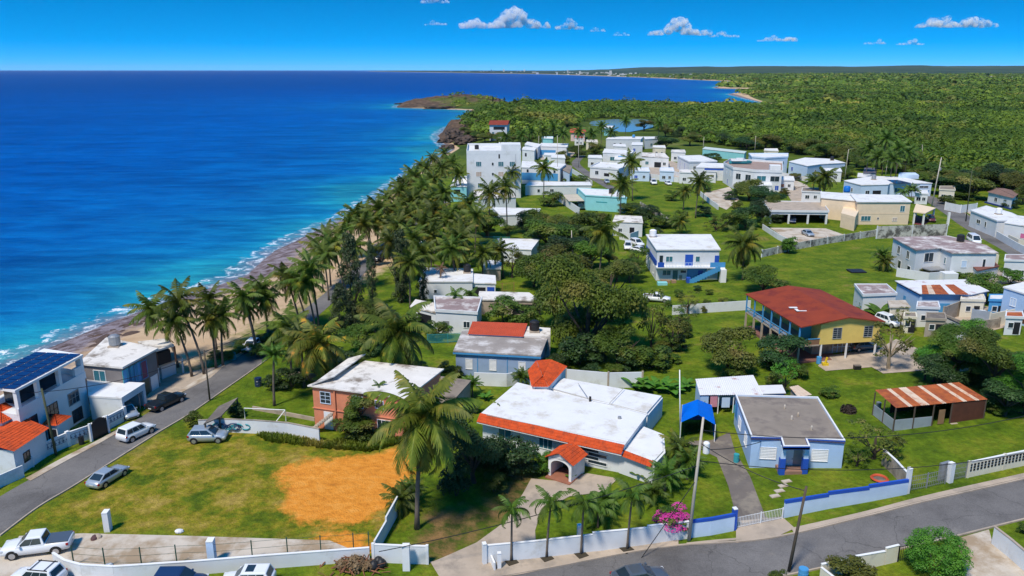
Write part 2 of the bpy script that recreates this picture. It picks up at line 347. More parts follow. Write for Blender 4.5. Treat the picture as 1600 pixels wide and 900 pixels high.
nA = noise(N, L, 0.22, 6, rough=0.62); nB = noise(N, L, 1.6, 6, rough=0.65); nC = noise(N, L, 0.06, 3); nF = noise(N, L, 6.0, 3)
g = ramp(N, [(0.34, (0.062, 0.115, 0.006)), (0.50, (0.115, 0.178, 0.008)), (0.66, (0.19, 0.215, 0.016))]); L.new(nA.outputs[0], g.inputs[0])
lt = ramp(N, [(0.34, (0.060, 0.105, 0.006)), (0.44, (0.125, 0.160, 0.008)), (0.51, (0.235, 0.205, 0.014)), (0.63, (0.38, 0.27, 0.06))])
nLot = noise(N, L, 0.24, 9, rough=0.74); L.new(nLot.outputs[0], lt.inputs[0])
def edge(at_, lo, hi, amp, nz):
    e = math_(N, L, 'MULTIPLY_ADD', math_(N, L, 'SUBTRACT', nz.outputs[0], 0.5), amp, attr(N, at_))
    mr = N.new("ShaderNodeMapRange"); mr.inputs[1].default_value = lo; mr.inputs[2].default_value = hi; L.new(e, mr.inputs[0]); return mr.outputs[0]
nE = noise(N, L, 0.5, 7, rough=0.65); nE2 = noise(N, L, 0.42, 9, rough=0.74)
nW = noise(N, L, 0.11, 9, rough=0.72); wp_ = ramp(N, [(.60, (0, 0, 0)), (.68, (.75, .75, .75))]); L.new(nW.outputs[0], wp_.inputs[0]); gg = mix(N, L, g.outputs[0], (0.24, 0.19, 0.06), wp_.outputs[0])
c = mix(N, L, gg, lt.outputs[0], edge('lot', -1.5, 1.5, 6, nE))
fine = ramp(N, [(0.35, (0.62, 0.62, 0.62)), (0.65, (1.2, 1.2, 1.2))]); L.new(nB.outputs[0], fine.inputs[0])
c = mix(N, L, c, fine.outputs[0], 0.8, 'MULTIPLY')
yd = ramp(N, [(0.4, (0.05, 0.075, 0.012)), (0.55, (0.20, 0.13, 0.045)), (0.7, (0.30, 0.17, 0.07))]); L.new(nE.outputs[0], yd.inputs[0])
c = mix(N, L, c, yd.outputs[0], edge('yard', -1, 1.5, 5, nE))
dr = ramp(N, [(0.24, (0.16, 0.09, 0.03)), (0.33, (0.56, 0.20, 0.025)), (0.5, (0.72, 0.275, 0.035)), (0.75, (0.80, 0.37, 0.08))]); nD = noise(N, L, 0.8, 8, rough=0.7, stretch=(0.9, 1.2, 1)); L.new(nD.outputs[0], dr.inputs[0])
c = mix(N, L, c, dr.outputs[0], edge('dirt', -0.9, 0.5, 7.5, nE2))
# far forest floor greener and darker, then sand by the shore
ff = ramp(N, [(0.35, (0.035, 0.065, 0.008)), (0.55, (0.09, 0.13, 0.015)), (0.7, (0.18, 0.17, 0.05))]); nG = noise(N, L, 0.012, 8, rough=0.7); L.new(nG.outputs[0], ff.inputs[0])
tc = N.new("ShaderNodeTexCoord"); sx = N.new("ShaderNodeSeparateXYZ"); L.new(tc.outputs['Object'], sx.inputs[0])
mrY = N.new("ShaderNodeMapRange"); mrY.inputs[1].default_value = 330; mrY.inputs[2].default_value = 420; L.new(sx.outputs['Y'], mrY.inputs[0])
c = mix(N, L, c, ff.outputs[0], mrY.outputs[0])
mrF = N.new("ShaderNodeMapRange"); mrF.inputs[1].default_value = 4200; mrF.inputs[2].default_value = 6000; L.new(sx.outputs['Y'], mrF.inputs[0])
fh = ramp(N, [(0.40, (0.016, 0.040, 0.022)), (0.55, (0.035, 0.068, 0.034)), (0.68, (0.085, 0.10, 0.05))]); nH = noise(N, L, 0.004, 7, rough=0.7, stretch=(.4, 1, 1)); L.new(nH.outputs[0], fh.inputs[0]); c = mix(N, L, c, fh.outputs[0], mrF.outputs[0])
sd = ramp(N, [(0.35, (0.50, 0.34, 0.20)), (0.7, (0.62, 0.45, 0.28))]); L.new(nA.outputs[0], sd.inputs[0])
e = math_(N, L, 'MULTIPLY_ADD', math_(N, L, 'SUBTRACT', nE.outputs[0], 0.5), 9.0, attr(N, 'inland'))
ms_ = N.new("ShaderNodeMapRange"); ms_.inputs[1].default_value = 23.0; ms_.inputs[2].default_value = 20; L.new(e, ms_.inputs[0])
c = mix(N, L, c, sd.outputs[0], ms_.outputs[0])
wet = N.new("ShaderNodeMapRange"); wet.inputs[1].default_value = 9.0; wet.inputs[2].default_value = 4.5; L.new(e, wet.inputs[0])
wr = ramp(N, [(.38, (.07, .045, .035)), (.47, (.16, .12, .12)), (.56, (.27, .23, .25))]); L.new(nE2.outputs[0], wr.inputs[0]); c = mix(N, L, c, wr.outputs[0], wet.outputs[0])  # wet rocky shore; the violet-grey also holds the sky's reflection as colour
rk = ramp(N, [(0.35, (0.045, 0.032, 0.024)), (0.55, (0.13, 0.085, 0.055)), (0.7, (0.24, 0.16, 0.10))]); nR = noise(N, L, 0.16, 8, rough=0.75); L.new(nR.outputs[0], rk.inputs[0])
re_ = N.new("ShaderNodeMapRange"); re_.inputs[1].default_value = 0.22; re_.inputs[2].default_value = 0.40; L.new(attr(N, 'rock'), re_.inputs[0])
c = mix(N, L, c, rk.outputs[0], re_.outputs[0])
L.new(c, B.inputs['Base Color']); B.inputs['Roughness'].default_value = 0.95; B.inputs['Specular IOR Level'].default_value = 0.15
hb = math_(N, L, 'ADD', nB.outputs[0], math_(N, L, 'MULTIPLY', nF.outputs[0], 0.5)); bump(N, L, B, hb, 0.35, 0.75)
me.materials[0] = m
tag(link(bpy.data.objects.new('ground', me)), kind='structure')

SX, SY, SQ = grid(60, 24000, 420, 420, 1.5, 40)
SDI = -sd_poly(SX, SY, CA)
me = np_mesh('sea', np.stack([SX, SY, np.full(SX.shape, -5.0)], -1).reshape(-1, 3), SQ, None, True)
smooth_attr(me, 'offshore', SDI)
m, N, L, B = newmat('sea water')
n1 = noise(N, L, 0.10, 8, rough=0.62, stretch=(0.42, 1.0, 1)); n2 = noise(N, L, 0.016, 5, rough=0.55, stretch=(0.35, 1.1, 1)); n3 = noise(N, L, 0.45, 7, rough=0.7, stretch=(0.7, 1, 1))
n4 = noise(N, L, 0.25, 6, rough=0.7)
of = math_(N, L, 'MULTIPLY_ADD', math_(N, L, 'SUBTRACT', n2.outputs[0], 0.5), 120, attr(N, 'offshore'))
lg = math_(N, L, 'DIVIDE', math_(N, L, 'LOGARITHM', math_(N, L, 'MAXIMUM', of, 1.0), 10.0), 3.15)
dp = ramp(N, [(0.0, (0.02, 0.27, 0.34)), (0.30, (0.012, 0.245, 0.37)), (0.42, (0.005, 0.165, 0.36)), (0.56, (0.002, 0.10, 0.33)), (0.72, (0.0, 0.070, 0.33)), (0.88, (0.0, 0.042, 0.26)), (1.0, (0.0, 0.030, 0.21))]); L.new(lg, dp.inputs[0])
sw = ramp(N, [(0.38, (0.50, 0.58, 0.68)), (0.5, (0.95, 0.96, 1.0)), (0.62, (1.45, 1.42, 1.25))]); L.new(n1.outputs[0], sw.inputs[0])
c = mix(N, L, dp.outputs[0], sw.outputs[0], 0.75, 'MULTIPLY')
sw2 = ramp(N, [(0.40, (0.70, 0.76, 0.86)), (0.60, (1.22, 1.2, 1.1))]); L.new(n2.outputs[0], sw2.inputs[0])
c = mix(N, L, c, sw2.outputs[0], 0.7, 'MULTIPLY')
n5 = noise(N, L, 0.22, 7, rough=0.7, stretch=(0.35, 1.3, 1)); sw3 = ramp(N, [(0.40, (0.60, 0.66, 0.76)), (0.52, (1, 1, 1)), (0.63, (1.5, 1.42, 1.25))]); L.new(n5.outputs[0], sw3.inputs[0]); c = mix(N, L, c, sw3.outputs[0], 0.55, 'MULTIPLY')
# shallow wash over sand and rock, then foam lines
fo_n = math_(N, L, 'MULTIPLY_ADD', math_(N, L, 'SUBTRACT', n4.outputs[0], 0.5), 16.0, attr(N, 'offshore'))
shl = N.new("ShaderNodeMapRange"); shl.inputs[1].default_value = 5.5; shl.inputs[2].default_value = 0.5; L.new(fo_n, shl.inputs[0])
c = mix(N, L, c, (0.17, 0.16, 0.20), math_(N, L, 'MULTIPLY', shl.outputs[0], 0.8))
def band(a, b, w):
    x = math_(N, L, 'ABSOLUTE', math_(N, L, 'SUBTRACT', fo_n, a)); r_ = N.new("ShaderNodeMapRange"); r_.inputs[1].default_value = b; r_.inputs[2].default_value = b * 0.4; L.new(x, r_.inputs[0])
    br = N.new("ShaderNodeMapRange"); br.inputs[1].default_value = w; br.inputs[2].default_value = w + 0.14; L.new(n3.outputs[0], br.inputs[0]); return math_(N, L, 'MULTIPLY', r_.outputs[0], br.outputs[0])
foam = math_(N, L, 'MAXIMUM', band(5.0, 1.1, 0.46), math_(N, L, 'MULTIPLY', band(1.0, 0.9, 0.46), 0.8))
c = mix(N, L, c, (0.86, 0.88, 0.90), foam)
L.new(c, B.inputs['Base Color']); B.inputs['Roughness'].default_value = 0.32; B.inputs['IOR'].default_value = 1.33; B.inputs['Specular IOR Level'].default_value = 0.12
bump(N, L, B, math_(N, L, 'ADD', n1.outputs[0], math_(N, L, 'MULTIPLY', n3.outputs[0], 0.12)), 2.2, 0.9)
me.materials[0] = m
tag(link(bpy.data.objects.new('sea', me)), kind='structure')
m, N, L, B = newmat('pond water'); B.inputs['Base Color'].default_value = (0.17, 0.33, 0.46, 1); B.inputs['Roughness'].default_value = 0.15
pz = th(85, 680) - 0.5
PONDX = MB(); PONDX.quad(*[(x * 1.0, y, pz) for x, y in POND]); tag(PONDX.build('pond_water', m), kind='structure')

# ------------------------------------------------------------------ roads, kerbs, pavements
def resample(P, step=1.5):
    out = [P[0]]
    for a, b in zip(P, P[1:]):
        k = max(1, int((b - a).length / step)); out += [a.lerp(b, (i + 1) / k) for i in range(k)]
    return out
def catmull(P, n=6):
    if len(P) < 3: return P
    Q = [P[0] * 2 - P[1]] + P + [P[-1] * 2 - P[-2]]; out = []
    for i in range(1, len(Q) - 2):
        for k in range(n):
            t = k / n; a, b, c_, d = Q[i - 1], Q[i], Q[i + 1], Q[i + 2]
            out.append(0.5 * ((2 * b) + (c_ - a) * t + (2 * a - 5 * b + 4 * c_ - d) * t * t + (3 * b - a - 3 * c_ + d) * t ** 3))
    return out + [P[-1]]
def gpts(pl): return [at(x, y).to_2d() for x, y in pl]
def strip(name, A, Bp, mat, off, n=90, cross=6):
    """sheet lying on the ground between two edge lines"""
    def even(P):
        P = catmull(P); d = [0]
        for a, b in zip(P, P[1:]): d.append(d[-1] + (b - a).length)
        out = []
        for i in range(n + 1):
            t = d[-1] * i / n; j = max(0, min(len(P) - 2, int(np.searchsorted(d, t)) - 1)); s = (t - d[j]) / max(1e-6, d[j + 1] - d[j]); out.append(P[j].lerp(P[j + 1], s))
        return out
    A, Bp = even(A), even(Bp); V = []
    for a, b in zip(A, Bp):
        for k in range(cross + 1): V.append(a.lerp(b, k / cross))
    X = np.array([v.x for v in V]); Y = np.array([v.y for v in V]); Z = terrain(X, Y) + off
    i = np.arange(n)[:, None] * (cross + 1) + np.arange(cross)[None, :]
    Q = np.stack([i, i + 1, i + cross + 2, i + cross + 1], -1).reshape(-1, 4)
    me = np_mesh(name, np.stack([X, Y, Z], 1), Q, mat, True); return tag(link(bpy.data.objects.new(name, me)), kind='structure')
def kerb(P, name='kerb', w=0.16, h=0.14, mat=CONC):
    P = resample(catmull(P), 1.5); mb = MB()
    for a, b in zip(P, P[1:]): mb.obox(a, b, w / 2, th(*a) - 0.1, th(*a) + h, th(*b) - 0.1, th(*b) + h)
    return tag(mb.build(name, mat), kind='structure')
def patch(name, pl, mat, off=0.05, world_pts=None):
    """paved area on the ground: finely cut so that it follows the ground"""
    import bmesh
    P = world_pts or gpts(pl); bm = bmesh.new(); bm.faces.new([bm.verts.new((p.x, p.y, 0)) for p in P])
    bmesh.ops.triangulate(bm, faces=bm.faces)
    for _ in range(4): bmesh.ops.subdivide_edges(bm, edges=[e for e in bm.edges if e.calc_length() > 2.2], cuts=1); bmesh.ops.triangulate(bm, faces=[f for f in bm.faces if len(f.verts) > 3])
    for v in bm.verts: v.co.z = th(v.co.x, v.co.y) + off
    bmesh.ops.recalc_face_normals(bm, faces=bm.faces)
    if sum(f.normal.z for f in bm.faces) < 0: bmesh.ops.reverse_faces(bm, faces=bm.faces)
    me = bpy.data.meshes.new(name); bm.to_mesh(me); bm.free(); me.materials.append(mat)
    return tag(link(bpy.data.objects.new(name, me)), kind='structure')
RL = [(-130, 855), (0, 776), (60, 742), (130, 705), (167, 684), (240, 640), (290, 611), (345, 576), (380, 553), (402, 538), (440, 511), (470, 488), (520, 448), (565, 408), (612, 370), (655, 335), (690, 312)]
RR = [(-150, 945), (0, 838), (60, 793), (112, 762), (190, 713), (250, 675), (300, 645), (350, 610), (400, 575), (428, 553), (458, 528), (490, 500), (537, 458), (580, 418), (627, 378), (668, 342), (704, 318)]
strip('road', gpts(RL), gpts(RR), ASPH, 0.03, 160)
kerb(gpts(RR[1:11])); 
SU = [(760, 905), (830, 893), (880, 884), (960, 868), (1060, 853), (1200, 842), (1350, 808), (1450, 783), (1600, 749), (1720, 720)]
SLo = [(760, 1010), (830, 985), (920, 965), (1010, 945), (1120, 922), (1280, 889), (1400, 860), (1500, 837), (1600, 812), (1720, 785)]
SU2 = [(-60, 955), (120, 945), (330, 935), (560, 922), (700, 912)]; SL2 = [(-60, 1060), (120, 1050), (330, 1040), (560, 1030), (700, 1015)]
strip('road', gpts(SU2 + SU), gpts(SL2 + SLo), ASPH, 0.03, 160)
kerb(gpts(SU)); kerb(gpts(SLo[4:]))
strip('pavement', gpts([(1236, 826), (1350, 800), (1450, 774), (1600, 740), (1720, 712)]), gpts([(1240, 833), (1350, 806), (1450, 781), (1600, 747), (1720, 719)]), CONC, 0.08, 50, 2)
strip('pavement', gpts([(1072, 849), (1110, 845), (1155, 841)]), gpts([(1074, 851), (1112, 848), (1157, 844)]), CONC, 0.08, 12, 2)
strip('pavement', gpts([(672, 878), (790, 878), (870, 866), (960, 852), (1060, 843)]), gpts([(690, 908), (800, 900), (880, 883), (960, 867), (1060, 852)]), CONC, 0.06, 40, 3)
RRA = [(1350, 300), (1400, 305), (1440, 312), (1470, 330), (1500, 352), (1540, 376), (1580, 400), (1660, 450)]
RRB = [(1352, 290), (1405, 296), (1455, 306), (1495, 325), (1530, 348), (1570, 373), (1612, 396), (1700, 440)]
strip('road', gpts(RRA), gpts(RRB), ASPH, 0.03, 60)
kerb(gpts(RRB[3:]))
strip('pavement', gpts([(1498, 323), (1530, 345), (1575, 370), (1620, 392)]), gpts([(1510, 322), (1545, 345), (1590, 370), (1640, 392)]), CONCL, 0.06, 20, 2)
strip('pavement', gpts([(40, 748), (100, 715), (150, 690), (190, 668)]), gpts([(48, 752), (107, 719), (158, 692), (198, 668)]), CONCL, 0.08, 30, 2)
strip('pavement', gpts([(232, 640), (290, 605), (345, 570), (385, 545)]), gpts([(240, 640), (297, 606), (351, 572), (391, 546)]), CONCL, 0.08, 30, 2)
patch('driveway', [(30, 838), (130, 834), (300, 838), (420, 842), (515, 845), (556, 862), (420, 876), (180, 888), (90, 876), (85, 862), (20, 860)], CONCL, 0.05)
patch('driveway', [(-40, 858), (20, 855), (88, 868), (110, 890), (200, 905), (200, 925), (-80, 930)], CONCL, 0.035)
patch('driveway', [(672, 880), (705, 866), (745, 848), (790, 815), (818, 770), (830, 748), (870, 752), (918, 740), (966, 748), (944, 768), (890, 776), (845, 800), (836, 830), (838, 856), (756, 858), (754, 880)], CONC, 0.05)
patch('driveway', [(1070, 690), (1112, 688), (1140, 676), (1148, 705), (1172, 745), (1196, 808), (1236, 828), (1216, 838), (1152, 848), (1152, 815), (1138, 760), (1120, 715)], CONCD, 0.05)
patch('driveway', [(1150, 815), (1222, 808), (1242, 826), (1216, 838), (1150, 849)], CONC, 0.058)
patch('driveway', [(1495, 842), (1545, 828), (1552, 852), (1620, 905), (1640, 960), (1500, 960), (1508, 900)], CONCL, 0.05)
patch('patio', [(1278, 572), (1290, 557), (1345, 548), (1372, 545), (1440, 565), (1460, 578), (1380, 584), (1362, 574), (1290, 580)], CONC, 0.05)
patch('driveway', [(1372, 546), (1400, 530), (1450, 552), (1520, 578), (1470, 585)], CONC, 0.045)
patch('patio', [(1203, 356), (1290, 357), (1322, 368), (1300, 376), (1246, 386)], CONCL, 0.05)
patch('patio', [(252, 590), (300, 580), (350, 572), (330, 590), (262, 625), (225, 640), (228, 622)], CONC, 0.05)
patch('driveway', [(1095, 303), (1140, 292), (1155, 312), (1135, 328), (1112, 318)], CONCL, 0.05)
strip('road', gpts([(958, 300), (930, 284), (905, 268), (893, 255), (905, 243)]), gpts([(975, 300), (945, 284), (920, 268), (906, 255), (915, 243)]), ASPH, 0.04, 40)
patch('patio', [(1448, 500), (1500, 478), (1560, 480), (1600, 505), (1540, 520)], CONC, 0.05)
patch('patio', [(1010, 250), (1050, 252), (1080, 262), (1060, 280), (1010, 275)], CONC, 0.05)
patch('patio', [(1150, 280), (1230, 276), (1262, 290), (1230, 300), (1150, 296)], CONCL, 0.05)
patch('patio', [(840, 235), (900, 238), (890, 248), (845, 250)], CONC, 0.05)
patch('patio', [(1500, 412), (1560, 420), (1610, 440), (1560, 445), (1490, 430)], CONC, 0.05)
patch('driveway', [(1225, 295), (1260, 290), (1285, 305), (1282, 318), (1240, 320)], CONC, 0.05)

# ------------------------------------------------------------------ builders: buildings
LAND = []                                         # named places that labels of plants refer to: (phrase, x, y)
def plane_at(px, py, z): x, y = flat(px, py, z); return Vector((x, y))
def tiles(mb, A, Bq, C, D, pitch=0.26, amp=0.05, course=0.42):
    """tiled or corrugated slope: A-B is the lower edge, D-C the upper one"""
    A, Bq, C, D = map(Vector, (A, Bq, C, D)); L_ = max((Bq - A).length, (C - D).length); Hh = max((D - A).length, (C - Bq).length)
    ns = max(2, int(L_ / pitch) * 4); nt = max(1, int(round(Hh / course))) if course else 1
    nrm = (Bq - A).cross(D - A).normalized()
    if nrm.z < 0: nrm = -nrm
    rows = []
    for k in range(nt):
        for t, e in ((k / nt, 0.035 if course else 0), ((k + 1) / nt, 0.0)): rows.append((t, e))
    n0 = len(mb.v)
    for t, e in rows:
        for i in range(ns + 1):
            s = i / ns; p = A.lerp(Bq, s).lerp(D.lerp(C, s), t); o = amp * (0.5 + 0.5 * math.cos(i * math.pi / 2)) + e + 0.01; mb.v.append(tuple(p + nrm * o))
    for r in range(len(rows) - 1):
        for i in range(ns): a = n0 + r * (ns + 1) + i; mb.f.append((a, a + 1, a + ns + 2, a + ns + 1))
    return mb
class House:
    def __init__(s, name, label, cat, pts, h, zoff=0.0, land=None, group=None):
        c = [at(x, y, h) for x, y in pts]; cx = sum(p.x for p in c) / len(c); cy = sum(p.y for p in c) / len(c)
        for _ in range(3):
            z0 = th(cx, cy) + zoff; P = [plane_at(x, y, z0 + h) for x, y in pts]
            if len(P) == 3:                        # BL, FL, FR
                ex = (P[2] - P[1]).normalized(); ey = Vector((-ex.y, ex.x)); d = (P[0] - P[1]).dot(ey); P = [P[1], P[2], P[2] + ey * d, P[1] + ey * d]
            cx = sum(p.x for p in P) / len(P); cy = sum(p.y for p in P) / len(P)
        s.z0 = z0; s.h = h; s.c = Vector((cx, cy)); s.P = [p - s.c for p in P]; n = len(P)
        ar = sum(s.P[i].x * s.P[(i + 1) % n].y - s.P[(i + 1) % n].x * s.P[i].y for i in range(n)); s.sg = 1 if ar > 0 else -1
        s.root = thing(name, label, cat, (cx, cy, z0), 0, group)
        if land: LAND.append((land, cx, cy))
    def local(s, px, py, z): return plane_at(px, py, s.z0 + z) - s.c
    def edge(s, i):
        n = len(s.P); a = s.P[i % n]; b = s.P[(i + 1) % n]; t = (b - a).normalized(); return a, t, Vector((t.y, -t.x)) * s.sg, (b - a).length
    def ebox(s, mb, i, s0, s1, n0, n1, z0, z1):
        a, t, nn, l = s.edge(i); k = len(mb.v)
        for z in (z0, z1):
            for u, v in ((s0, n0), (s1, n0), (s1, n1), (s0, n1)): p = a + t * u + nn * v; mb.v.append((p.x, p.y, z))
        mb.f += [tuple(k + j for j in q) for q in ((0, 3, 2, 1), (4, 5, 6, 7), (0, 1, 5, 4), (1, 2, 6, 5), (2, 3, 7, 6), (3, 0, 4, 7))]
    def grow(s, d, P=None):
        P = P or s.P; n = len(P); out = []
        for i in range(n):
            e1 = (P[i] - P[i - 1]).normalized(); e2 = (P[(i + 1) % n] - P[i]).normalized()
            n1 = Vector((e1.y, -e1.x)) * s.sg; n2 = Vector((e2.y, -e2.x)) * s.sg; m_ = n1 + n2; q = max(0.35, m_.length_squared / 2)
            out.append(P[i] + m_ * (d / q) * 1.0 if True else P[i])
        return out
    def walls(s, mat, z0=-0.7, z1=None, name='wall'):
        return MB().prism(s.P, z0, s.h if z1 is None else z1).build(name, mat, s.root)
    def roof(s, mat, ov=0.25, t=0.22, par=0.0, parmat=None, z=None):
        z = s.h if z is None else z
        o = MB().prism(s.grow(ov), z, z + t).build('roof', mat, s.root)
        if par:
            mb = MB(); P = s.grow(ov + 0.02); Q = s.grow(ov - 0.16); n = len(P)
            for i in range(n):
                j = (i + 1) % n; k = len(mb.v)
                for zz in (z - 0.02, z + t + par): mb.v += [(P[i].x, P[i].y, zz), (P[j].x, P[j].y, zz), (Q[j].x, Q[j].y, zz), (Q[i].x, Q[i].y, zz)]
                mb.f += [tuple(k + q for q in f) for f in ((4, 5, 6, 7), (0, 1, 5, 4), (2, 3, 7, 6))]
            mb.build('parapet', parmat or WHITE, s.root)
        return o
    def win(s, i, f, sill, w, h, pane=None, frame=None, mull=1, bars=0, name='window', sillp=False):
        a, t, nn, l = s.edge(i); c = f * l; pane = pane or GLASS; frame = frame or WHITE; b = 0.07
        mb = MB(); x0, x1, z0, z1 = c - w / 2, c + w / 2, sill, sill + h
        s.ebox(mb, i, x0 - b, x1 + b, -0.02, 0.06, z1, z1 + b); s.ebox(mb, i, x0 - b, x1 + b, -0.02, 0.09, z0 - b, z0)
        s.ebox(mb, i, x0 - b, x0, -0.02, 0.06, z0, z1); s.ebox(mb, i, x1, x1 + b, -0.02, 0.06, z0, z1)
        for k in range(mull): x = x0 + w * (k + 1) / (mull + 1); s.ebox(mb, i, x - 0.03, x + 0.03, -0.02, 0.05, z0, z1)
        for k in range(bars): z = z0 + h * (k + 1) / (bars + 1); s.ebox(mb, i, x0, x1, -0.02, 0.045, z - 0.025, z + 0.025)
        o = mb.build(name, frame, s.root)
        mb = MB(); s.ebox(mb, i, x0, x1, -0.02, 0.025, z0, z1); mb.build('pane', pane, o)
        return o
    def louvre(s, i, f, sill, w, h, mat=None):
        return s.win(i, f, sill, w, h, mat or WHITE, WHITE, 0, max(3, int(h / 0.2)))
    def door(s, i, f, w=0.95, h=2.1, mat=None, z=0.0):
        a, t, nn, l = s.edge(i); c = f * l; mb = MB(); s.ebox(mb, i, c - w / 2, c + w / 2, -0.02, 0.05, z, z + h); o = mb.build('door', mat or WHITE, s.root)
        mb = MB(); s.ebox(mb, i, c + w * 0.36, c + w * 0.42, 0.05, 0.1, z + 1.0, z + 1.12); mb.build('handle', BLACK, o); return o
    def hole(s, i, f, w, h, z=0.0, mat=None, name='opening_panel'):
        a, t, nn, l = s.edge(i); c = f * l; mb = MB(); s.ebox(mb, i, c - w / 2, c + w / 2, -0.02, 0.03, z, z + h); return mb.build(name, mat or DARK, s.root)  # flat panel on the wall face; dark ones paint an opening's shade
    def band(s, i, z0, z1, mat, f0=0.0, f1=1.0, out=0.03, name='stripe'):
        a, t, nn, l = s.edge(i); mb = MB(); s.ebox(mb, i, f0 * l - (out if f0 == 0 else 0), f1 * l + (out if f1 == 1 else 0), -0.02, out, z0, z1); return mb.build(name, mat, s.root)
    def part(s, name, mat, mb): return mb.build(name, mat, s.root)
    def rail(s, i, z, h=1.0, out=0.0, mat=None, f0=0.0, f1=1.0, gap=0.35, name='railing', solid=False):
        a, t, nn, l = s.edge(i); mb = MB(); x0, x1 = f0 * l, f1 * l
        if solid: s.ebox(mb, i, x0, x1, out - 0.06, out + 0.06, z, z + h)
        else:
            s.ebox(mb, i, x0, x1, out - 0.035, out + 0.035, z + h - 0.07, z + h); s.ebox(mb, i, x0, x1, out - 0.025, out + 0.025, z + 0.1, z + 0.16)
            k = max(1, int((x1 - x0) / gap))
            for q in range(k + 1): x = x0 + (x1 - x0) * q / k; s.ebox(mb, i, x - 0.025, x + 0.025, out - 0.025, out + 0.025, z, z + h - 0.02)
        return mb.build(name, mat or WHITE, s.root)
    def post(s, i, f, out, z0, z1, w=0.2, mat=None, name='post'):
        a, t, nn, l = s.edge(i); mb = MB(); s.ebox(mb, i, f * l - w / 2, f * l + w / 2, out - w / 2, out + w / 2, z0, z1); return mb.build(name, mat or WHITE, s.root)
    def slab(s, i, n0, n1, z0, z1, mat, f0=0.0, f1=1.0, name='slab'):
        a, t, nn, l = s.edge(i); mb = MB(); s.ebox(mb, i, f0 * l, f1 * l, n0, n1, z0, z1); return mb.build(name, mat, s.root)
def wall(name, label, cat, pl, h, mat, thick=0.16, cap=None, panel=3.0, stepped=False, postmat=None, posth=0.15, capt=0.07, base=-0.5, land=None, h2=None, postw=0.24, wpts=None):
    W = wpts or gpts(pl); P = []
    for a, b in zip(W, W[1:]):
        k = max(1, int(round((b - a).length / panel))); P += [a.lerp(b, i / k) for i in range(k)]
    P.append(W[-1]); n = len(P); o = P[0]; z0 = th(*o)
    root = thing(name, label, cat, (o.x, o.y, z0)); mb = MB(); cp = MB()
    for i in range(n - 1):
        a, b = P[i] - o, P[i + 1] - o; za, zb = th(*P[i]) - z0, th(*P[i + 1]) - z0; hh = h if h2 is None else h + (h2 - h) * i / max(1, n - 2)
        if stepped: zt = max(za, zb) + hh; mb.obox(a, b, thick / 2, min(za, zb) + base, zt); cp.obox(a, b, thick / 2 + 0.03, zt, zt + capt) if cap else None
        else:
            mb.obox(a, b, thick / 2, za + base, za + hh, zb + base, zb + hh)
            if cap: cp.obox(a, b, thick / 2 + 0.03, za + hh, za + hh + capt, zb + hh, zb + hh + capt)
    mb.build('wall_panel', mat, root)
    if cap: cp.build('coping', cap, root)
    if postmat:
        for i in range(n):
            a = P[i] - o; z = th(*P[i]) - z0; d = (P[min(i + 1, n - 1)] - P[max(i - 1, 0)]).normalized() * postw / 2
            hh = h if h2 is None else h + (h2 - h) * i / max(1, n - 1)
            MB().obox(a - d, a + d, postw / 2, z + base, z + hh + posth).build('post', postmat, root)
    if land: q = W[len(W) // 2]; LAND.append((land, q.x, q.y))
    return root
def fence(name, label, cat, pl, h, mat, gap=0.14, post=2.0, wire=False, base=0.0, rails=2, thick=0.03, postm=None):
    W = gpts(pl); o = W[0]; z0 = th(*o); root = thing(name, label, cat, (o.x, o.y, z0)); mb = MB()
    for a, b in zip(W, W[1:]):
        l = (b - a).length; k = max(1, int(round(l / post)))
        for i in range(k + 1):
            p = a.lerp(b, i / k)
            if i < k or b is W[-1]: q = p - o; z = th(*p) - z0; MB().box(q.x - 0.04, q.x + 0.04, q.y - 0.04, q.y + 0.04, z + base - 0.2, z + base + h + 0.05).build('post', postm or mat, root)
        for r in range(rails):
            zr = base + h * (0.12 + 0.82 * r / max(1, rails - 1)); mb.obox(a - o, b - o, thick / 2, th(*a) - z0 + zr, th(*a) - z0 + zr + thick, th(*b) - z0 + zr, th(*b) - z0 + zr + thick)
        if not wire:
            m_ = max(1, int(l / gap))
            for i in range(m_):
                p = a.lerp(b, (i + 0.5) / m_); q = p - o; z = th(*p) - z0 + base; mb.box(q.x - thick / 2, q.x + thick / 2, q.y - thick / 2, q.y + thick / 2, z + 0.08, z + h)
    mb.build('wire' if wire else 'grille', mat, root); return root

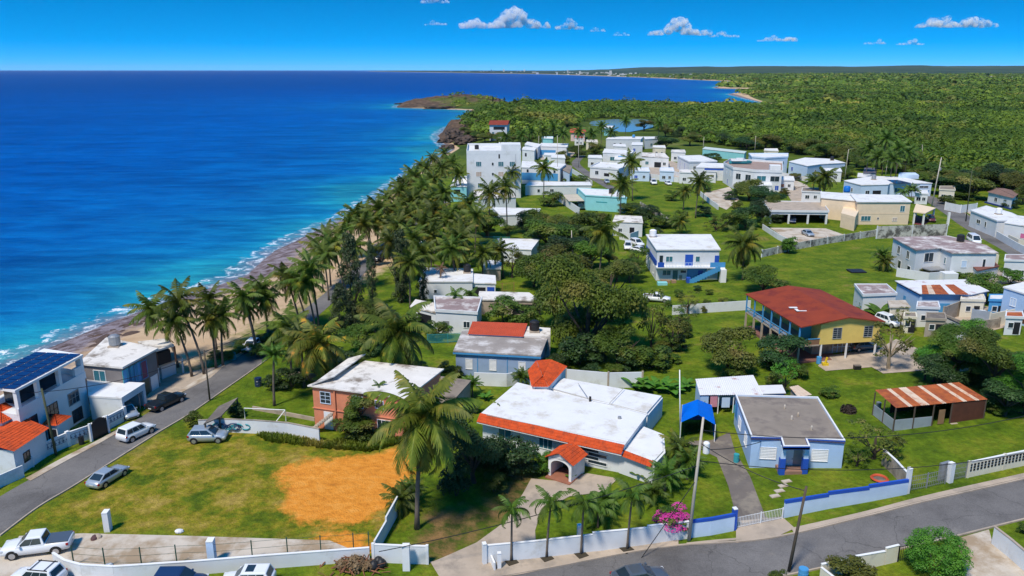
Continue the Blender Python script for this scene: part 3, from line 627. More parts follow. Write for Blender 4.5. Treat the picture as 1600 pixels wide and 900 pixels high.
# ------------------------------------------------------------------ builders: vehicles
CARS = {
 'sedan': dict(W=1.82, H=1.45, st=[(-2.32, .42, .72, .74), (-2.2, .30, .95, .86), (-1.6, .22, 1.0, .91), (-.3, .2, .96, .91), (.9, .2, .93, .91), (1.8, .22, .84, .88), (2.2, .28, .72, .80), (2.34, .38, .56, .68)], cab=(-1.95, 1.15, -1.05, .25), wb=1.36, r=.33),
 'hatch': dict(W=1.78, H=1.55, st=[(-1.93, .42, .95, .80), (-1.83, .30, 1.04, .86), (-1.32, .22, 1.04, .89), (-0.28, .2, 1.0, .89), (0.75, .2, .98, .89), (1.50, .22, .88, .86), (1.86, .28, .76, .80), (1.97, .38, .58, .68)], cab=(-1.86, 1.04, -1.5, .2), wb=1.24, r=.33),
 'suv': dict(W=1.94, H=1.80, st=[(-2.21, .45, 1.0, .84), (-2.09, .34, 1.12, .92), (-1.41, .26, 1.12, .95), (-0.28, .25, 1.08, .95), (0.85, .25, 1.06, .95), (1.69, .27, 1.0, .92), (2.11, .32, .88, .85), (2.24, .42, .66, .74)], cab=(-2.08, 1.12, -1.78, .3), wb=1.36, r=.38),
 'pickup': dict(W=1.9, H=1.78, st=[(-2.7, .5, 1.08, .86), (-2.6, .42, 1.12, .92), (-1.7, .32, 1.12, .94), (-.3, .3, 1.1, .94), (1.1, .3, 1.1, .94), (1.9, .32, 1.04, .92), (2.5, .36, .95, .85), (2.65, .46, .7, .76)], cab=(-.85, 1.35, -.65, .55), wb=1.65, r=.39),
 'van': dict(W=1.95, H=2.05, st=[(-2.45, .42, 1.1, .86), (-2.35, .32, 1.18, .93), (-1.5, .26, 1.18, .96), (0, .25, 1.16, .96), (1.4, .25, 1.12, .96), (2.0, .27, 1.02, .92), (2.35, .34, .85, .84), (2.45, .44, .65, .74)], cab=(-2.38, 1.95, -2.2, 1.0), wb=1.5, r=.36)}
PAINTS = {}
def paint(n, c, metal=0.0): return M('car paint ' + n, c, 0.32, 0.04, 0.5, metal=metal, spec=0.5, coat=0.6)
TAIL = M('red tail lamp glass', (0.35, 0.01, 0.01), 0.2, 0.1); HEAD = M('headlamp glass', (0.65, 0.66, 0.68), 0.12, 0.05); PLATE = M('number plate', (0.6, 0.6, 0.58), 0.5, 0.05)
def car(name, label, cat, typ, px, py, hd, col, sc=1.0, rack=False, sunroof=False, cover=None, zlift=0.0, group=None):
    """hd: two photo points (tail, nose) on the ground that give the heading"""
    S = CARS[typ]; p = at(px, py); a, b = at(*hd[0]), at(*hd[1]); rz = math.atan2(b.y - a.y, b.x - a.x)
    root = thing(name, label, cat, (p.x, p.y, p.z + zlift), rz, group); root.scale = (sc,) * 3
    mb = MB(); n0 = 0; K = 12
    for x, zl, zh, w in S['st']:
        m_ = zl + (zh - zl) * 0.55
        mb.v += [(x, -w * .80, zl), (x, -w * .97, zl + .10), (x, -w, m_), (x, -w * .95, zh - .07), (x, -w * .84, zh), (x, -w * .3, zh + .02), (x, w * .3, zh + .02), (x, w * .84, zh), (x, w * .95, zh - .07), (x, w, m_), (x, w * .97, zl + .10), (x, w * .80, zl)]
    for i in range(len(S['st']) - 1):
        for j in range(K): q = i * K + j; r_ = i * K + (j + 1) % K; mb.f.append((q, r_, r_ + K, q + K))
    mb.f.append(tuple(range(K))); mb.f.append(tuple((len(S['st']) - 1) * K + j for j in range(K)))
    body = mb.build('body', col, root, True)
    x0, x1, t0, t1 = S['cab']; zb = np.interp(0, [s_[0] for s_ in S['st']], [s_[2] for s_ in S['st']]) - .03; zt = S['H']; wb_, wt_ = S['W'] * .46, S['W'] * .375
    zr, zf = [np.interp(q, [s_[0] for s_ in S['st']], [s_[2] for s_ in S['st']]) - .03 for q in (x0, x1)]
    C = [Vector(q) for q in ((x0, -wb_, zr), (x1, -wb_, zf), (x1, wb_, zf), (x0, wb_, zr), (t0, -wt_, zt - .04), (t1, -wt_, zt - .04), (t1, wt_, zt - .04), (t0, wt_, zt - .04))]
    mb = MB(); mb.v = [tuple(q) for q in C] + [(t0 + .12, -wt_ * .8, zt), (t1 - .15, -wt_ * .8, zt), (t1 - .15, wt_ * .8, zt), (t0 + .12, wt_ * .8, zt)]
    mb.f = [(0, 1, 5, 4), (1, 2, 6, 5), (2, 3, 7, 6), (3, 0, 4, 7), (4, 5, 9, 8), (5, 6, 10, 9), (6, 7, 11, 10), (7, 4, 8, 11), (8, 9, 10, 11)]; mb.build('cabin', col, root)
    def glass(nm, A, B_, C_, D, s0, s1, u0, u1):
        nr = (B_ - A).cross(D - A).normalized() * 0.015
        g = lambda s_, u: (A.lerp(B_, s_)).lerp(D.lerp(C_, s_), u) + nr
        MB().quad(g(s0, u0), g(s1, u0), g(s1, u1), g(s0, u1)).build(nm, GLASS, root, fix=False)
    glass('windscreen', C[1], C[2], C[6], C[5], .07, .93, .08, .94); glass('rear_window', C[3], C[0], C[4], C[7], .09, .91, .15, .9)
    k = 3 if typ in ('suv', 'van') else 2
    for A, B_, C_, D in ((C[0], C[1], C[5], C[4]), (C[2], C[3], C[7], C[6])):
        for i in range(k): s0, s1 = .06 + .86 * i / k, .06 + .86 * (i + 1) / k - .02; glass('side_window', A, B_, C_, D, s0, s1, .16, .88)
    for sx in (-1, 1):
        for sy in (-1, 1):
            x, y, r = sx * S['wb'], sy * (S['W'] / 2 - .09), S['r']
            w = MB().lathe([(r * .6, -.11), (r * .97, -.11), (r, -.07), (r, .07), (r * .97, .11), (r * .6, .11)], (x, y, r), 20, 'y').build('wheel', RUBBER, root)
            MB().lathe([(r * .3, -.115 * 1), (r * .66, -.112), (r * .66, .112), (r * .3, .118)], (x, y, r), 14, 'y').build('rim', RIMM, w)
            mb = MB(); yy = sy * (S['W'] / 2 * np.interp(x, [s_[0] for s_ in S['st']], [s_[3] for s_ in S['st']]) / (S['W'] / 2) + .004); n = 14; ra = r + .09
            for i in range(n + 1):
                an = math.radians(-8 + 196 * i / n); mb.v += [(x + ra * math.cos(an), yy, r + ra * math.sin(an)), (x + r * .95 * math.cos(an), yy, r + r * .95 * math.sin(an))]
            mb.f = [(2 * i, 2 * i + 1, 2 * i + 3, 2 * i + 2) for i in range(n)]; mb.build('wheel_arch', BLACK, root, fix=False)
    xr, xf = S['st'][1][0], S['st'][-2][0]; zl = S['st'][1][2] - .16; zf = S['st'][-2][2] - .08; wr, wf = S['st'][1][3], S['st'][-2][3]
    for sy in (-1, 1):
        MB().box(xr - .06, xr + .12, sy * wr - .14 - sy * .09, sy * wr + .14 - sy * .09, zl - .1, zl + .08).build('tail_light', TAIL, root)
        MB().box(xf - .18, xf + .05, sy * wf - .15 - sy * .12, sy * wf + .15 - sy * .12, zf - .1, zf + .05).build('headlight', HEAD, root)
        MB().box(x1 - .42, x1 - .26, sy * (wb_ + .02) - .02, sy * (wb_ + .02) + sy * .18, zb + .06, zb + .2).build('wing_mirror', col, root)
    xe = S['st'][0][0]; MB().box(xe - .02, xe + .03, -.26, .26, .6, .74).build('number_plate', PLATE, root)
    MB().box(S['st'][-1][0] - .05, S['st'][-1][0] + .015, -.5, .5, .42, .54).build('grille', BLACK, root)
    if rack:
        for x in (t0 + .45, t1 - .35): MB().box(x - .03, x + .03, -wt_ - .02, wt_ + .02, zt + .05, zt + .09).build('roof_bar', BLACK, root)
        for sy in (-1, 1): MB().box(t0 + .2, t1 - .1, sy * wt_ * .93 - .02, sy * wt_ * .93 + .02, zt - .03, zt + .06).build('roof_rail', BLACK, root)
    if sunroof: MB().box(t1 - 1.0, t1 - .3, -wt_ * .66, wt_ * .66, zt - .02, zt + .012).build('sunroof', GLASS, root)
    if typ == 'pickup':
        zc = 1.13
        if cover: MB().box(-2.6, x0 - .08, -.80, .80, zc - .02, zc + .05).build('bed_cover', cover, root)
        else:
            mb = MB(); mb.box(-2.62, x0 - .05, -.9, -.78, zc - .1, zc + .12); mb.box(-2.62, x0 - .05, .78, .9, zc - .1, zc + .12); mb.box(-2.64, -2.55, -.78, .78, zc - .1, zc + .12); mb.build('bed_side', col, root)
            MB().box(-2.55, x0 - .05, -.78, .78, zc - .05, zc + .03).build('bed_floor', CONCD, root)
    return root

# ------------------------------------------------------------------ builders: plants
PLANTS = []                                       # (object, kind phrase) labelled at the end
def frond_np(L_, e0, droop, rng, n=22, wid=1.0, az=0.0, twist=0.0):
    t = np.linspace(0, 1, n + 1); pit = e0 - droop * t ** 1.25; ds = L_ / n
    x = np.concatenate([[0], np.cumsum(np.cos(pit[:-1]) * ds)]); z = np.concatenate([[0], np.cumsum(np.sin(pit[:-1]) * ds)])
    V, Q = [], []
    for i in range(1, n + 1):
        tt = t[i]; ll = L_ * 0.255 * wid * max(0.12, math.sin(math.pi * min(1, (tt * 0.86 + 0.12)))) ** 0.7
        fx, fz = math.cos(pit[i]), math.sin(pit[i])
        for sd_ in (-1, 1):
            fa = R(30 + 25 * tt) + rng.normal(0, .08); dn = 0.38 + rng.normal(0, .12) + 0.25 * tt
            d = np.array([math.sin(fa) * fx, sd_ * math.cos(fa), math.sin(fa) * fz - dn]); d /= np.linalg.norm(d)
            w = L_ * 0.046 * (22 / n) ** .5; b0 = np.array([x[i] - fx * w / 2, 0, z[i] - fz * w / 2]); b1 = np.array([x[i] + fx * w / 2, 0, z[i] + fz * w / 2]); m_ = d * ll * .55 + np.array([0, 0, .0]); tip = d * ll + np.array([0, 0, -ll * .16])
            k = len(V); V += [b0, b1, b1 * 1 + m_, b0 + m_, b1 + tip - np.array([fx, 0, fz]) * w * .4, b0 + tip + np.array([fx, 0, fz]) * w * .4]; Q += [(k, k + 1, k + 2, k + 3), (k + 3, k + 2, k + 4, k + 5)]
    for i in range(n):
        w0, w1 = L_ * .012 * (1.2 - t[i]), L_ * .012 * (1.2 - t[i + 1]); k = len(V)
        V += [np.array([x[i], -w0, z[i] + .01]), np.array([x[i], w0, z[i] + .01]), np.array([x[i + 1], w1, z[i + 1] + .01]), np.array([x[i + 1], -w1, z[i + 1] + .01])]; Q.append((k, k + 1, k + 2, k + 3))
    V = np.array(V); ca, sa = math.cos(az), math.sin(az); return V @ np.array([[ca, sa, 0], [-sa, ca, 0], [0, 0, 1]]), np.array(Q)
def join(parts):
    V, Q, n = [], [], 0
    for v, q in parts: V.append(v); Q.append(q + n); n += len(v)
    return np.concatenate(V), np.concatenate(Q)
def palm_crown(seed, n=24, low=-0.9, high=1.35, droop=1.15, step=22, wid=1.0):
    rng = np.random.default_rng(seed); out = []
    for i in range(n):
        f = (i + rng.uniform(-.3, .3)) / n; e0 = high - (high - low) * max(0, f) ** 0.9; out.append(frond_np(rng.uniform(.86, 1.08), e0, droop * rng.uniform(.75, 1.25) * (0.75 + .4 * f), rng, step, wid, i * 2.39996 + rng.normal(0, .2)))
    return join(out)
def dry_crown(seed, n=5):
    rng = np.random.default_rng(seed); return join([frond_np(rng.uniform(.6, .9), rng.uniform(-1.35, -.9), .5, rng, 14, .8, rng.uniform(0, 6.28)) for _ in range(n)])
CROWN = {}
def crown_mesh(kind, i, mat):
    k = (kind, i, mat.name)
    if k not in CROWN:
        if kind == 'coco': V, Q = palm_crown(100 + i, 24)
        elif kind == 'big': V, Q = palm_crown(200 + i, 30, -1.0, 1.4, 1.5, 34)
        elif kind == 'xmas': V, Q = palm_crown(300 + i, 13, -.35, 1.3, 1.75, 20, 1.15)
        elif kind == 'thin': V, Q = palm_crown(400 + i, 13, -.9, 1.3, 1.2, 16)
        elif kind == 'areca': V, Q = palm_crown(450 + i, 26, .15, 1.45, 1.35, 16, .85)
        elif kind == 'dry': V, Q = dry_crown(500 + i)
        CROWN[k] = np_mesh('crown_%s' % kind, V, Q, mat)
    return CROWN[k]
NPALM = [0]
def palm(px, py, hh, fl, lean=(0.0, 0.0), kind='coco', mat=None, base=None, phrase='coconut palm', r=0.16, dry=True, sep=False, name='palm_tree', tmat=None):
    NPALM[0] += 1; i = NPALM[0]; rng = random.Random(i * 13)
    if base: b = at(*base); hh = up_at(b, py); top = Vector((x_at(b, px, py) - b.x, 0, hh))
    else:
        c = at(px, py, hh); b = Vector((c.x - lean[0], c.y - lean[1], 0)); b.z = th(b.x, b.y); top = Vector((lean[0], lean[1], c.z - b.z))
    root = thing(name, None, 'palm tree', b); 
    pts = [Vector((top.x * (t ** 1.6), top.y * (t ** 1.6), top.z * t - .15 * (t == 0))) for t in [k / 7 for k in range(8)]]
    rad = [r * (1.55 if k == 0 else 1.12 - .045 * k) for k in range(8)]; MB().tube(pts, rad, 7).build('trunk', tmat or TRUNK, root, True)
    mat = mat or G_PALM
    if sep:
        rg = np.random.default_rng(i); n = 30 if kind == 'big' else 14
        for k in range(n):
            f = k / n; e0, e1 = (1.4, 2.4) if kind == 'big' else (1.3, 1.65)
            V, Q = frond_np(fl * rg.uniform(.86, 1.08), e0 - e1 * f ** .9, rg.uniform(1.2, 1.75) * (.85 + .35 * f) * (1 if kind == 'big' else 1.25), rg, 30 if kind == 'big' else 20, 1.0, k * 2.39996)
            o = link(bpy.data.objects.new('frond', np_mesh('frond', V, Q, G_PALMY if (kind == 'big' and f > .78) else mat)), root); o.location = top
    else:
        o = link(bpy.data.objects.new('crown', crown_mesh(kind, i % 5, mat)), root); o.location = top; o.scale = (fl,) * 3; o.rotation_euler = (rng.uniform(-.12, .12), rng.uniform(-.12, .12), rng.uniform(0, 6.28))
    if dry and kind in ('coco', 'big', 'thin'):
        d = link(bpy.data.objects.new('dry_fronds', crown_mesh('dry', i % 3, G_DRY)), root); d.location = top; d.scale = (fl * .8,) * 3; d.rotation_euler = (0, 0, rng.uniform(0, 6.28))
    PLANTS.append((root, phrase, i, b + top)); return root
def leaf_cloud(seed, clumps, per, size, shell=.5, up=.55, asp=.6):
    rng = np.random.default_rng(seed); Vs = []
    for c, r in clumps:
        n = int(per * (r / .35) ** 1.6); d = rng.normal(size=(n, 3)); d /= np.linalg.norm(d, axis=1)[:, None]; d[:, 2] = np.where(d[:, 2] < -.35, -d[:, 2], d[:, 2])
        rad = r * (shell + (1.12 - shell) * rng.random(n) ** .6); p = np.array(c) + d * rad[:, None] * np.array([1, 1, .8])
        nr = d + rng.normal(0, .45, (n, 3)) + np.array([0, 0, up]); nr /= np.linalg.norm(nr, axis=1)[:, None]
        u = np.cross(nr, rng.normal(size=(n, 3))); u /= np.linalg.norm(u, axis=1)[:, None]; v = np.cross(nr, u); s_ = (size * rng.uniform(.6, 1.35, n))[:, None]
        Vs.append(np.stack([p - u * s_, p - v * s_ * asp, p + u * s_, p + v * s_ * asp], 1).reshape(-1, 3))
    V = np.concatenate(Vs); return V, np.arange(len(V)).reshape(-1, 4)
def clumps_for(kind, seed):
    rng = np.random.default_rng(seed); out = []
    if kind == 'great':
        for i in range(46):
            a = i * 2.4 + rng.normal(0, .3); z = -.7 + 1.5 * ((i * .618) % 1); q = math.sqrt(max(.04, 1 - (z * .85) ** 2)) * rng.uniform(.35, .9); out.append(((q * math.cos(a), q * math.sin(a), z * .8), rng.uniform(.20, .36)))
    elif kind == 'broad':
        for i in range(20):
            a = i * 2.4 + rng.normal(0, .3); z = -.55 + 1.35 * ((i * .618) % 1); q = math.sqrt(max(.05, 1 - (z * .85) ** 2)) * rng.uniform(.45, .8); out.append(((q * math.cos(a), q * math.sin(a), z * .72), rng.uniform(.26, .42)))
        out.append(((0, 0, .1), .5))
    elif kind == 'sparse':
        for i in range(20):
            a = i * 2.4 + rng.normal(0, .4); z = rng.uniform(-.6, .8); q = rng.uniform(.25, .9); out.append(((q * math.cos(a), q * math.sin(a), z), rng.uniform(.14, .27)))
    elif kind == 'casu':
        for i in range(34):
            z = -1 + 2 * i / 33; q = (.62 - .42 * abs(z + .1)) * rng.uniform(.2, 1); a = i * 2.4; out.append(((q * math.cos(a), q * math.sin(a), z), rng.uniform(.16, .28)))
    elif kind == 'bush':
        for i in range(16):
            a = i * 2.4; z = rng.uniform(-.5, .5); q = rng.uniform(.2, .72); out.append(((q * math.cos(a), q * math.sin(a), z), rng.uniform(.25, .4)))
    elif kind == 'ball':
        for i in range(40):
            z = -.75 + 1.6 * i / 39; q = math.sqrt(max(0, 1 - z * z)) * .8; a = i * 2.4; out.append(((q * math.cos(a), q * math.sin(a), z * .82), .27))
    return out
LEAF = {'broad': (330, .046, .5), 'great': (950, .026, .4), 'sparse': (150, .048, .2), 'casu': (420, .034, .1), 'bush': (230, .058, .4), 'ball': (520, .030, .6)}
NT = [0]
def tree(px, py, rx, ry, mat, kind='broad', hc=None, phrase='leafy tree', base_y=None, bark=None, name='tree', cat='tree', v=None, limbs=6, dense=1.0):
    """crown centre and half sizes in photo pixels; hc: height of the crown's centre above the ground (m)"""
    NT[0] += 1; i = NT[0]; rng = random.Random(i * 7)
    if base_y is not None: b = at(px, base_y); hc = up_at(b, py); c = Vector((b.x, b.y, b.z + hc))
    else:
        if hc is None: hc = 3.5
        c = at(px, py, hc)
    k = ppm(c); rw, rh = rx / k, ry / k * 1.03
    if kind in ('bush', 'ball') and base_y is None:
        for _ in range(3): c = at(px, py, rh * .85); k = ppm(c); rw, rh = rx / k, ry / k * 1.02
    g = th(c.x, c.y); hc = c.z - g
    root = thing(name, None, cat, (c.x, c.y, g))
    key = (kind, v if v is not None else i % 4, mat.name)
    if key not in CROWN:
        per, sz, sh = LEAF[kind]; cl = clumps_for(kind, 50 + key[1]); V, Q = leaf_cloud(9 + key[1], cl, per, sz, sh); CROWN[key] = np_mesh('crown_' + kind, V, Q, mat)
    o = link(bpy.data.objects.new('crown' if kind not in ('bush', 'ball') else 'foliage', CROWN[key]), root); o.location = (0, 0, hc); o.scale = (rw, rw, rh); o.rotation_euler = (0, 0, rng.uniform(0, 6.28))
    mb = MB(); tr = max(.05, rw * .055)
    if kind in ('bush', 'ball'):
        for j in range(3): a = j * 2.1; mb.tube([(0.06 * math.cos(a), .06 * math.sin(a), -.1), (rw * .3 * math.cos(a), rw * .3 * math.sin(a), hc)], [tr * .6, tr * .25], 5)
        mb.build('stem', bark or BARK, root)
    else:
        mb.tube([(0, 0, -.15), (rng.uniform(-.1, .1) * rw, rng.uniform(-.1, .1) * rw, max(.4, hc - rh * .6)), (0, 0, hc + rh * .25)], [tr * 1.5, tr, tr * .4], 7)
        for j in range(limbs):
            a = j * 6.28 / limbs + rng.uniform(-.4, .4); z = max(.4, hc - rh * .6) * rng.uniform(.75, 1.05); q = rng.uniform(.5, .85)
            mb.tube([(0, 0, z), (rw * q * .5 * math.cos(a), rw * q * .5 * math.sin(a), z + (hc - z) * .5 + rh * .15), (rw * q * math.cos(a), rw * q * math.sin(a), hc + rh * rng.uniform(-.1, .5))], [tr * .6, tr * .4, tr * .12], 5)
        mb.build('trunk', bark or BARK, root)
    PLANTS.append((root, phrase, 1000 + i, c)); return root
def leaves_plant(px, py, fl, n, mat, phrase, name='plant', cat='plant', wide=.2, h0=0.2):
    """banana-like plant: broad arching leaves from the ground"""
    NT[0] += 1; i = NT[0]; rng = np.random.default_rng(i); b = at(px, py); root = thing(name, None, cat, b); parts = []
    for k in range(n):
        az = k * 2.4 + rng.normal(0, .3); e0 = rng.uniform(.7, 1.35); L_ = fl * rng.uniform(.75, 1.15); m_ = 7; t = np.linspace(0, 1, m_ + 1); pit = e0 - 1.5 * t ** 1.4; x = np.concatenate([[0], np.cumsum(np.cos(pit[:-1]) * L_ / m_)]); z = np.concatenate([[0], np.cumsum(np.sin(pit[:-1]) * L_ / m_)]) + h0
        w = L_ * wide * np.sin(np.pi * np.clip(t * .92 + .06, 0, 1)) ** .8; V = np.concatenate([np.stack([x, -w, z - w * .35], 1), np.stack([x, 0 * w, z], 1), np.stack([x, w, z - w * .35], 1)]); q = []
        for a in range(m_): q += [(a, a + 1, a + m_ + 2, a + m_ + 1), (a + m_ + 1, a + m_ + 2, a + 2 * m_ + 3, a + 2 * m_ + 2)]
        ca, sa = math.cos(az), math.sin(az); parts.append((V @ np.array([[ca, sa, 0], [-sa, ca, 0], [0, 0, 1]]), np.array(q)))
    V, Q = join(parts); link(bpy.data.objects.new('foliage', np_mesh('foliage', V, Q, mat, True)), root); MB().tube([(0, 0, -.1), (0, 0, h0 + .3)], [.12, .06], 6).build('stem', BARK, root)
    PLANTS.append((root, phrase, 2000 + i, b)); return root

# ------------------------------------------------------------------ builders: poles and wires
def pole(name, label, base, top, mat, r=0.14, cat='utility pole', arm=None, tr=None, lamp=False, land=None, rt=None):
    b = at(*base); h = up_at(b, top[1]); t = Vector((x_at(b, *top) - b.x, 0, h)); root = thing(name, label, cat, b)
    MB().tube([Vector((0, 0, -.3)), t * .5, t], [r, r * .85, (rt or r * .7)], 9).build('shaft', mat, root, True)
    if arm:
        for z in arm: MB().box(t.x * z - .9, t.x * z + .9, -.06, .06, h * z - .06, h * z + .06).build('crossarm', WOODP, root); [MB().lathe([(.03, 0), (.05, .05), (.03, .15)], (t.x * z + q, 0, h * z + .06), 8).build('insulator', CONCL, root) for q in (-.75, .75)]
    if tr: MB().lathe([(.1, 0), (.26, .03), (.28, .1), (.28, .75), (.2, .85), (.05, .9)], (t.x * tr + .38, -.05, h * tr), 14).build('transformer', GREYM, root)
    if lamp:
        MB().tube([t * .97, t + Vector((.9, -.2, .25)), t + Vector((1.5, -.3, .3))], .035, 6).build('lamp_arm', GREYM, root); MB().box(t.x + 1.3, t.x + 1.9, -.42, -.2, h + .24, h + .36).build('lamp_head', GREYM, root)
    if land: LAND.append((land, b.x, b.y))
    return b, t
def wire(label, A, Bq, sag=1.0, r=0.038, name='power_line'):
    pts = [A.lerp(Bq, i / 16) - Vector((0, 0, sag * 4 * (i / 16) * (1 - i / 16))) for i in range(17)]; o = A
    tag(MB().tube([p - o for p in pts], r, 5).build(name, BLACK, None), label, 'power line').location = o

# ------------------------------------------------------------------ houses in the front
H = House('house', 'low white house with white flat roof and orange tile eave and arched porch', 'house', [(754, 648), (975, 697), (1010, 650), (809, 601)], 3.4, land='the orange-eaved white house')
H.walls(WALLW); H.roof(WROOF, 0.12, 0.25)
q = lambda pl, z: [H.local(x, y, z) for x, y in pl]
bp = q([(857, 607), (880, 591), (1036, 619), (1012, 647)], 3.2); MB().prism(bp, -0.7, 3.0).build('back_wing', WALLW, H.root); MB().prism(H.grow(.15, bp), 3.0, 3.28).build('roof', WROOF, H.root)
sp = q([(1006, 668), (1034, 679), (1036, 706), (1021, 722), (973, 704)], 2.8); MB().prism(H.grow(-.25, sp), -0.7, 2.75).build('side_room', WALLW, H.root); MB().prism(sp, 2.75, 2.92).build('roof', WROOF, H.root)
a, t, nn, l = H.edge(0); E3 = lambda s_, n_, z: Vector((*(a + t * s_ + nn * n_), z))
mb = MB(); tiles(mb, E3(-.2, 1.02, 2.86), E3(l + .1, 1.02, 2.86), E3(l + .1, .13, 3.62), E3(-.2, .13, 3.62), .30, .055, .42); mb.build('tile_eave', TILE, H.root, fix=False)
mb = MB(); mb.quad(E3(-.2, 1.02, 2.84), E3(l + .1, 1.02, 2.84), E3(l + .1, .1, 2.84), E3(-.2, .1, 2.84)); H.ebox(mb, 0, -.2, l + .1, .94, 1.0, 2.72, 2.84); mb.build('soffit', WHITE, H.root)
A_, B_ = Vector((*sp[4], 2.9)), Vector((*sp[3], 2.9)); n2 = Vector((*nn, 0)); mb = MB(); tiles(mb, A_ + n2 * .75 - Vector((0, 0, .4)), B_ + n2 * .75 - Vector((0, 0, .4)), B_, A_, .3, .055, .42); mb.build('tile_eave', TILE, H.root, fix=False)
for f_, z in ((.775, 1.9), (.83, 1.45), (.775, 1.0), (.83, .55)): H.win(0, f_, z, 2.1, .34, GLASS, WALLW, 0)
H.win(0, .47, 1.0, 1.6, 1.3, GLASSB, WHITE, 2); H.win(0, .17, 1.0, 1.6, 1.2, GLASSB, WHITE, 1)
sdoor = (A_.xy + B_.xy) / 2; d_ = (B_ - A_).normalized(); mb = MB(); p0 = A_ + d_ * 1.2 - n2 * .18; p1 = A_ + d_ * 2.3 - n2 * .18; mb.obox(p0, p1, .06, 0, 2.2); mb.build('door', DARK, H.root)
# arched porch
pf = [H.local(857, 713, 2.35), H.local(893, 724, 2.35)]; px_ = (pf[1] - pf[0]).normalized(); pn = Vector((px_.y, -px_.x)); pw = (pf[1] - pf[0]).length; dep = 2.9
pp = lambda s_, n_, z: Vector((*(pf[0] + px_ * s_ - pn * n_), z))
mb = MB()
for s0, s1 in ((0, .3), (pw - .3, pw)): mb.obox(pp(s0, .15, 0), pp(s1, .15, 0), .15, -.3, 2.3)
K = 10; ar = (pw - .6) / 2
for k in range(K):
    c0, c1 = [math.pi * (1 - (k + j) / K) for j in (0, 1)]; sA, sB = pw / 2 + ar * math.cos(c0), pw / 2 + ar * math.cos(c1); zA, zB = 1.5 + ar * .62 * math.sin(c0), 1.5 + ar * .62 * math.sin(c1)
    for n_ in (0.0, .3): mb.quad(pp(sA, n_, zA), pp(sB, n_, zB), pp(sB, n_, 2.5), pp(sA, n_, 2.5))
    mb.quad(pp(sA, 0, zA), pp(sB, 0, zB), pp(sB, .3, zB), pp(sA, .3, zA))
mb.quad(pp(0, 0, 2.3), pp(pw, 0, 2.3), pp(pw / 2, 0, 3.0)); mb.obox(pp(.1, .3, 0), pp(.1, dep, 0), .1, -.3, 2.3); mb.obox(pp(pw - .1, .3, 0), pp(pw - .1, dep, 0), .1, -.3, 2.3); po = mb.build('porch', WHITE, H.root)
mb = MB(); tiles(mb, pp(-.35, -.35, 2.2), pp(-.35, dep, 2.2), pp(pw / 2, dep, 3.15), pp(pw / 2, -.35, 3.15), .3, .055, .42); tiles(mb, pp(pw + .35, dep, 2.2), pp(pw + .35, -.35, 2.2), pp(pw / 2, -.35, 3.15), pp(pw / 2, dep, 3.15), .3, .055, .42); mb.build('porch_roof', TILE, po, fix=False)
mb = MB(); mb.obox(pp(.3, dep - .2, 0), pp(pw - .3, dep - .2, 0), .05, 0, 2.2); mb.build('doorway', M('brown door', (.10, .045, .025), .6), po)
MB().obox(pp(-.1, .9, 0), pp(pw + .1, .9, 0), 1.4, -.2, .16).build('step', M('terracotta', (.32, .13, .08), .8), po)
# tiled back tower
zE, zR = 4.0, 4.75; LQ = lambda x, y, z: Vector((*H.local(x, y, z), z))
mb = MB(); tp = [H.local(x, y, zE) for x, y in ((833, 603), (857, 604), (884, 574), (828, 580))]; mb.prism(tp, -.5, zE); mb.build('tower', WALLW, H.root)
mb = MB(); r1, r2 = LQ(848, 588, zR), LQ(860, 562, zR); tiles(mb, LQ(857, 605, zE), LQ(886, 573, zE), r2, r1, .3, .055, .42); tiles(mb, LQ(825, 580, zE), LQ(831, 605, zE), r1, LQ(838, 564, zR), .3, .055, .42)
tiles(mb, LQ(831, 605, zE), LQ(857, 605, zE), r1 + Vector((.02, 0, 0)), r1, .3, .05, .42); tiles(mb, LQ(838, 564, zR), r1, r1, r2, .3, .04, .42); mb.build('tower_roof', TILE, H.root, fix=False)
c_ = LQ(922, 627, 3.65); MB().tube([c_, c_ + Vector((0, 0, .6))], .14, 10).build('vent_pipe', BLACK, H.root); MB().tube([c_ + Vector((.3, .0, .08)), LQ(952, 631, 3.75)], .06, 6).build('roof_pipe', WHITE, H.root)
MB().lathe([(.22, 0), (.2, .25), (.05, .3)], LQ(968, 654, 3.65), 10).build('roof_vent', GREYM, H.root)

H = House('house', 'light blue single-storey house with strong blue roof stripe and blue porch posts', 'house', [(1175, 681), (1320, 687), (1277, 621), (1150, 617)], 3.5, land='the light blue house with blue stripe')
H.walls(LBLUE, z1=3.3)
rp = [H.local(x, y, 3.5) for x, y in [(1174, 682), (1220, 683), (1224, 697), (1266, 697), (1261, 685), (1321, 688), (1278, 620), (1149, 616)]]
MB().prism(rp, 3.1, 3.32).build('roof', STR4, H.root)
mb = MB(); mt = MB(); n = len(rp); Q = H.grow(-.16, rp)
for i in range(n):
    j = (i + 1) % n
    for mm, z0, z1 in ((mb, 3.08, 3.46), (mt, 3.46, 3.54)):
        k = len(mm.v)
        for zz in (z0, z1): mm.v += [(*rp[i], zz), (*rp[j], zz), (*Q[j], zz), (*Q[i], zz)]
        mm.f += [tuple(k + w for w in f) for f in ((4, 5, 6, 7), (0, 1, 5, 4), (2, 3, 7, 6), (0, 3, 2, 1))]
    if i == 4: mb.build('blue_fascia', BLUE, H.root); mb = MB()
mb.build('parapet', PBLUE, H.root); mt.build('coping', WHITE, H.root)
H.louvre(0, .19, .95, 1.6, 1.25); H.louvre(0, .75, .95, 1.6, 1.25); H.door(0, .42, .9, 2.1, WHITE); H.win(0, .425, .5, .12, 1.3, SKYB, WHITE, 0); H.hole(0, .525, 1.1, 2.0, .2, GREYM, 'recess_shade_panel')  # flat grey panel beside the door paints a recess and its shade
for e, f_ in ((3, .35), (3, .72)): H.louvre(e, f_, 1.0, 1.4, 1.2)
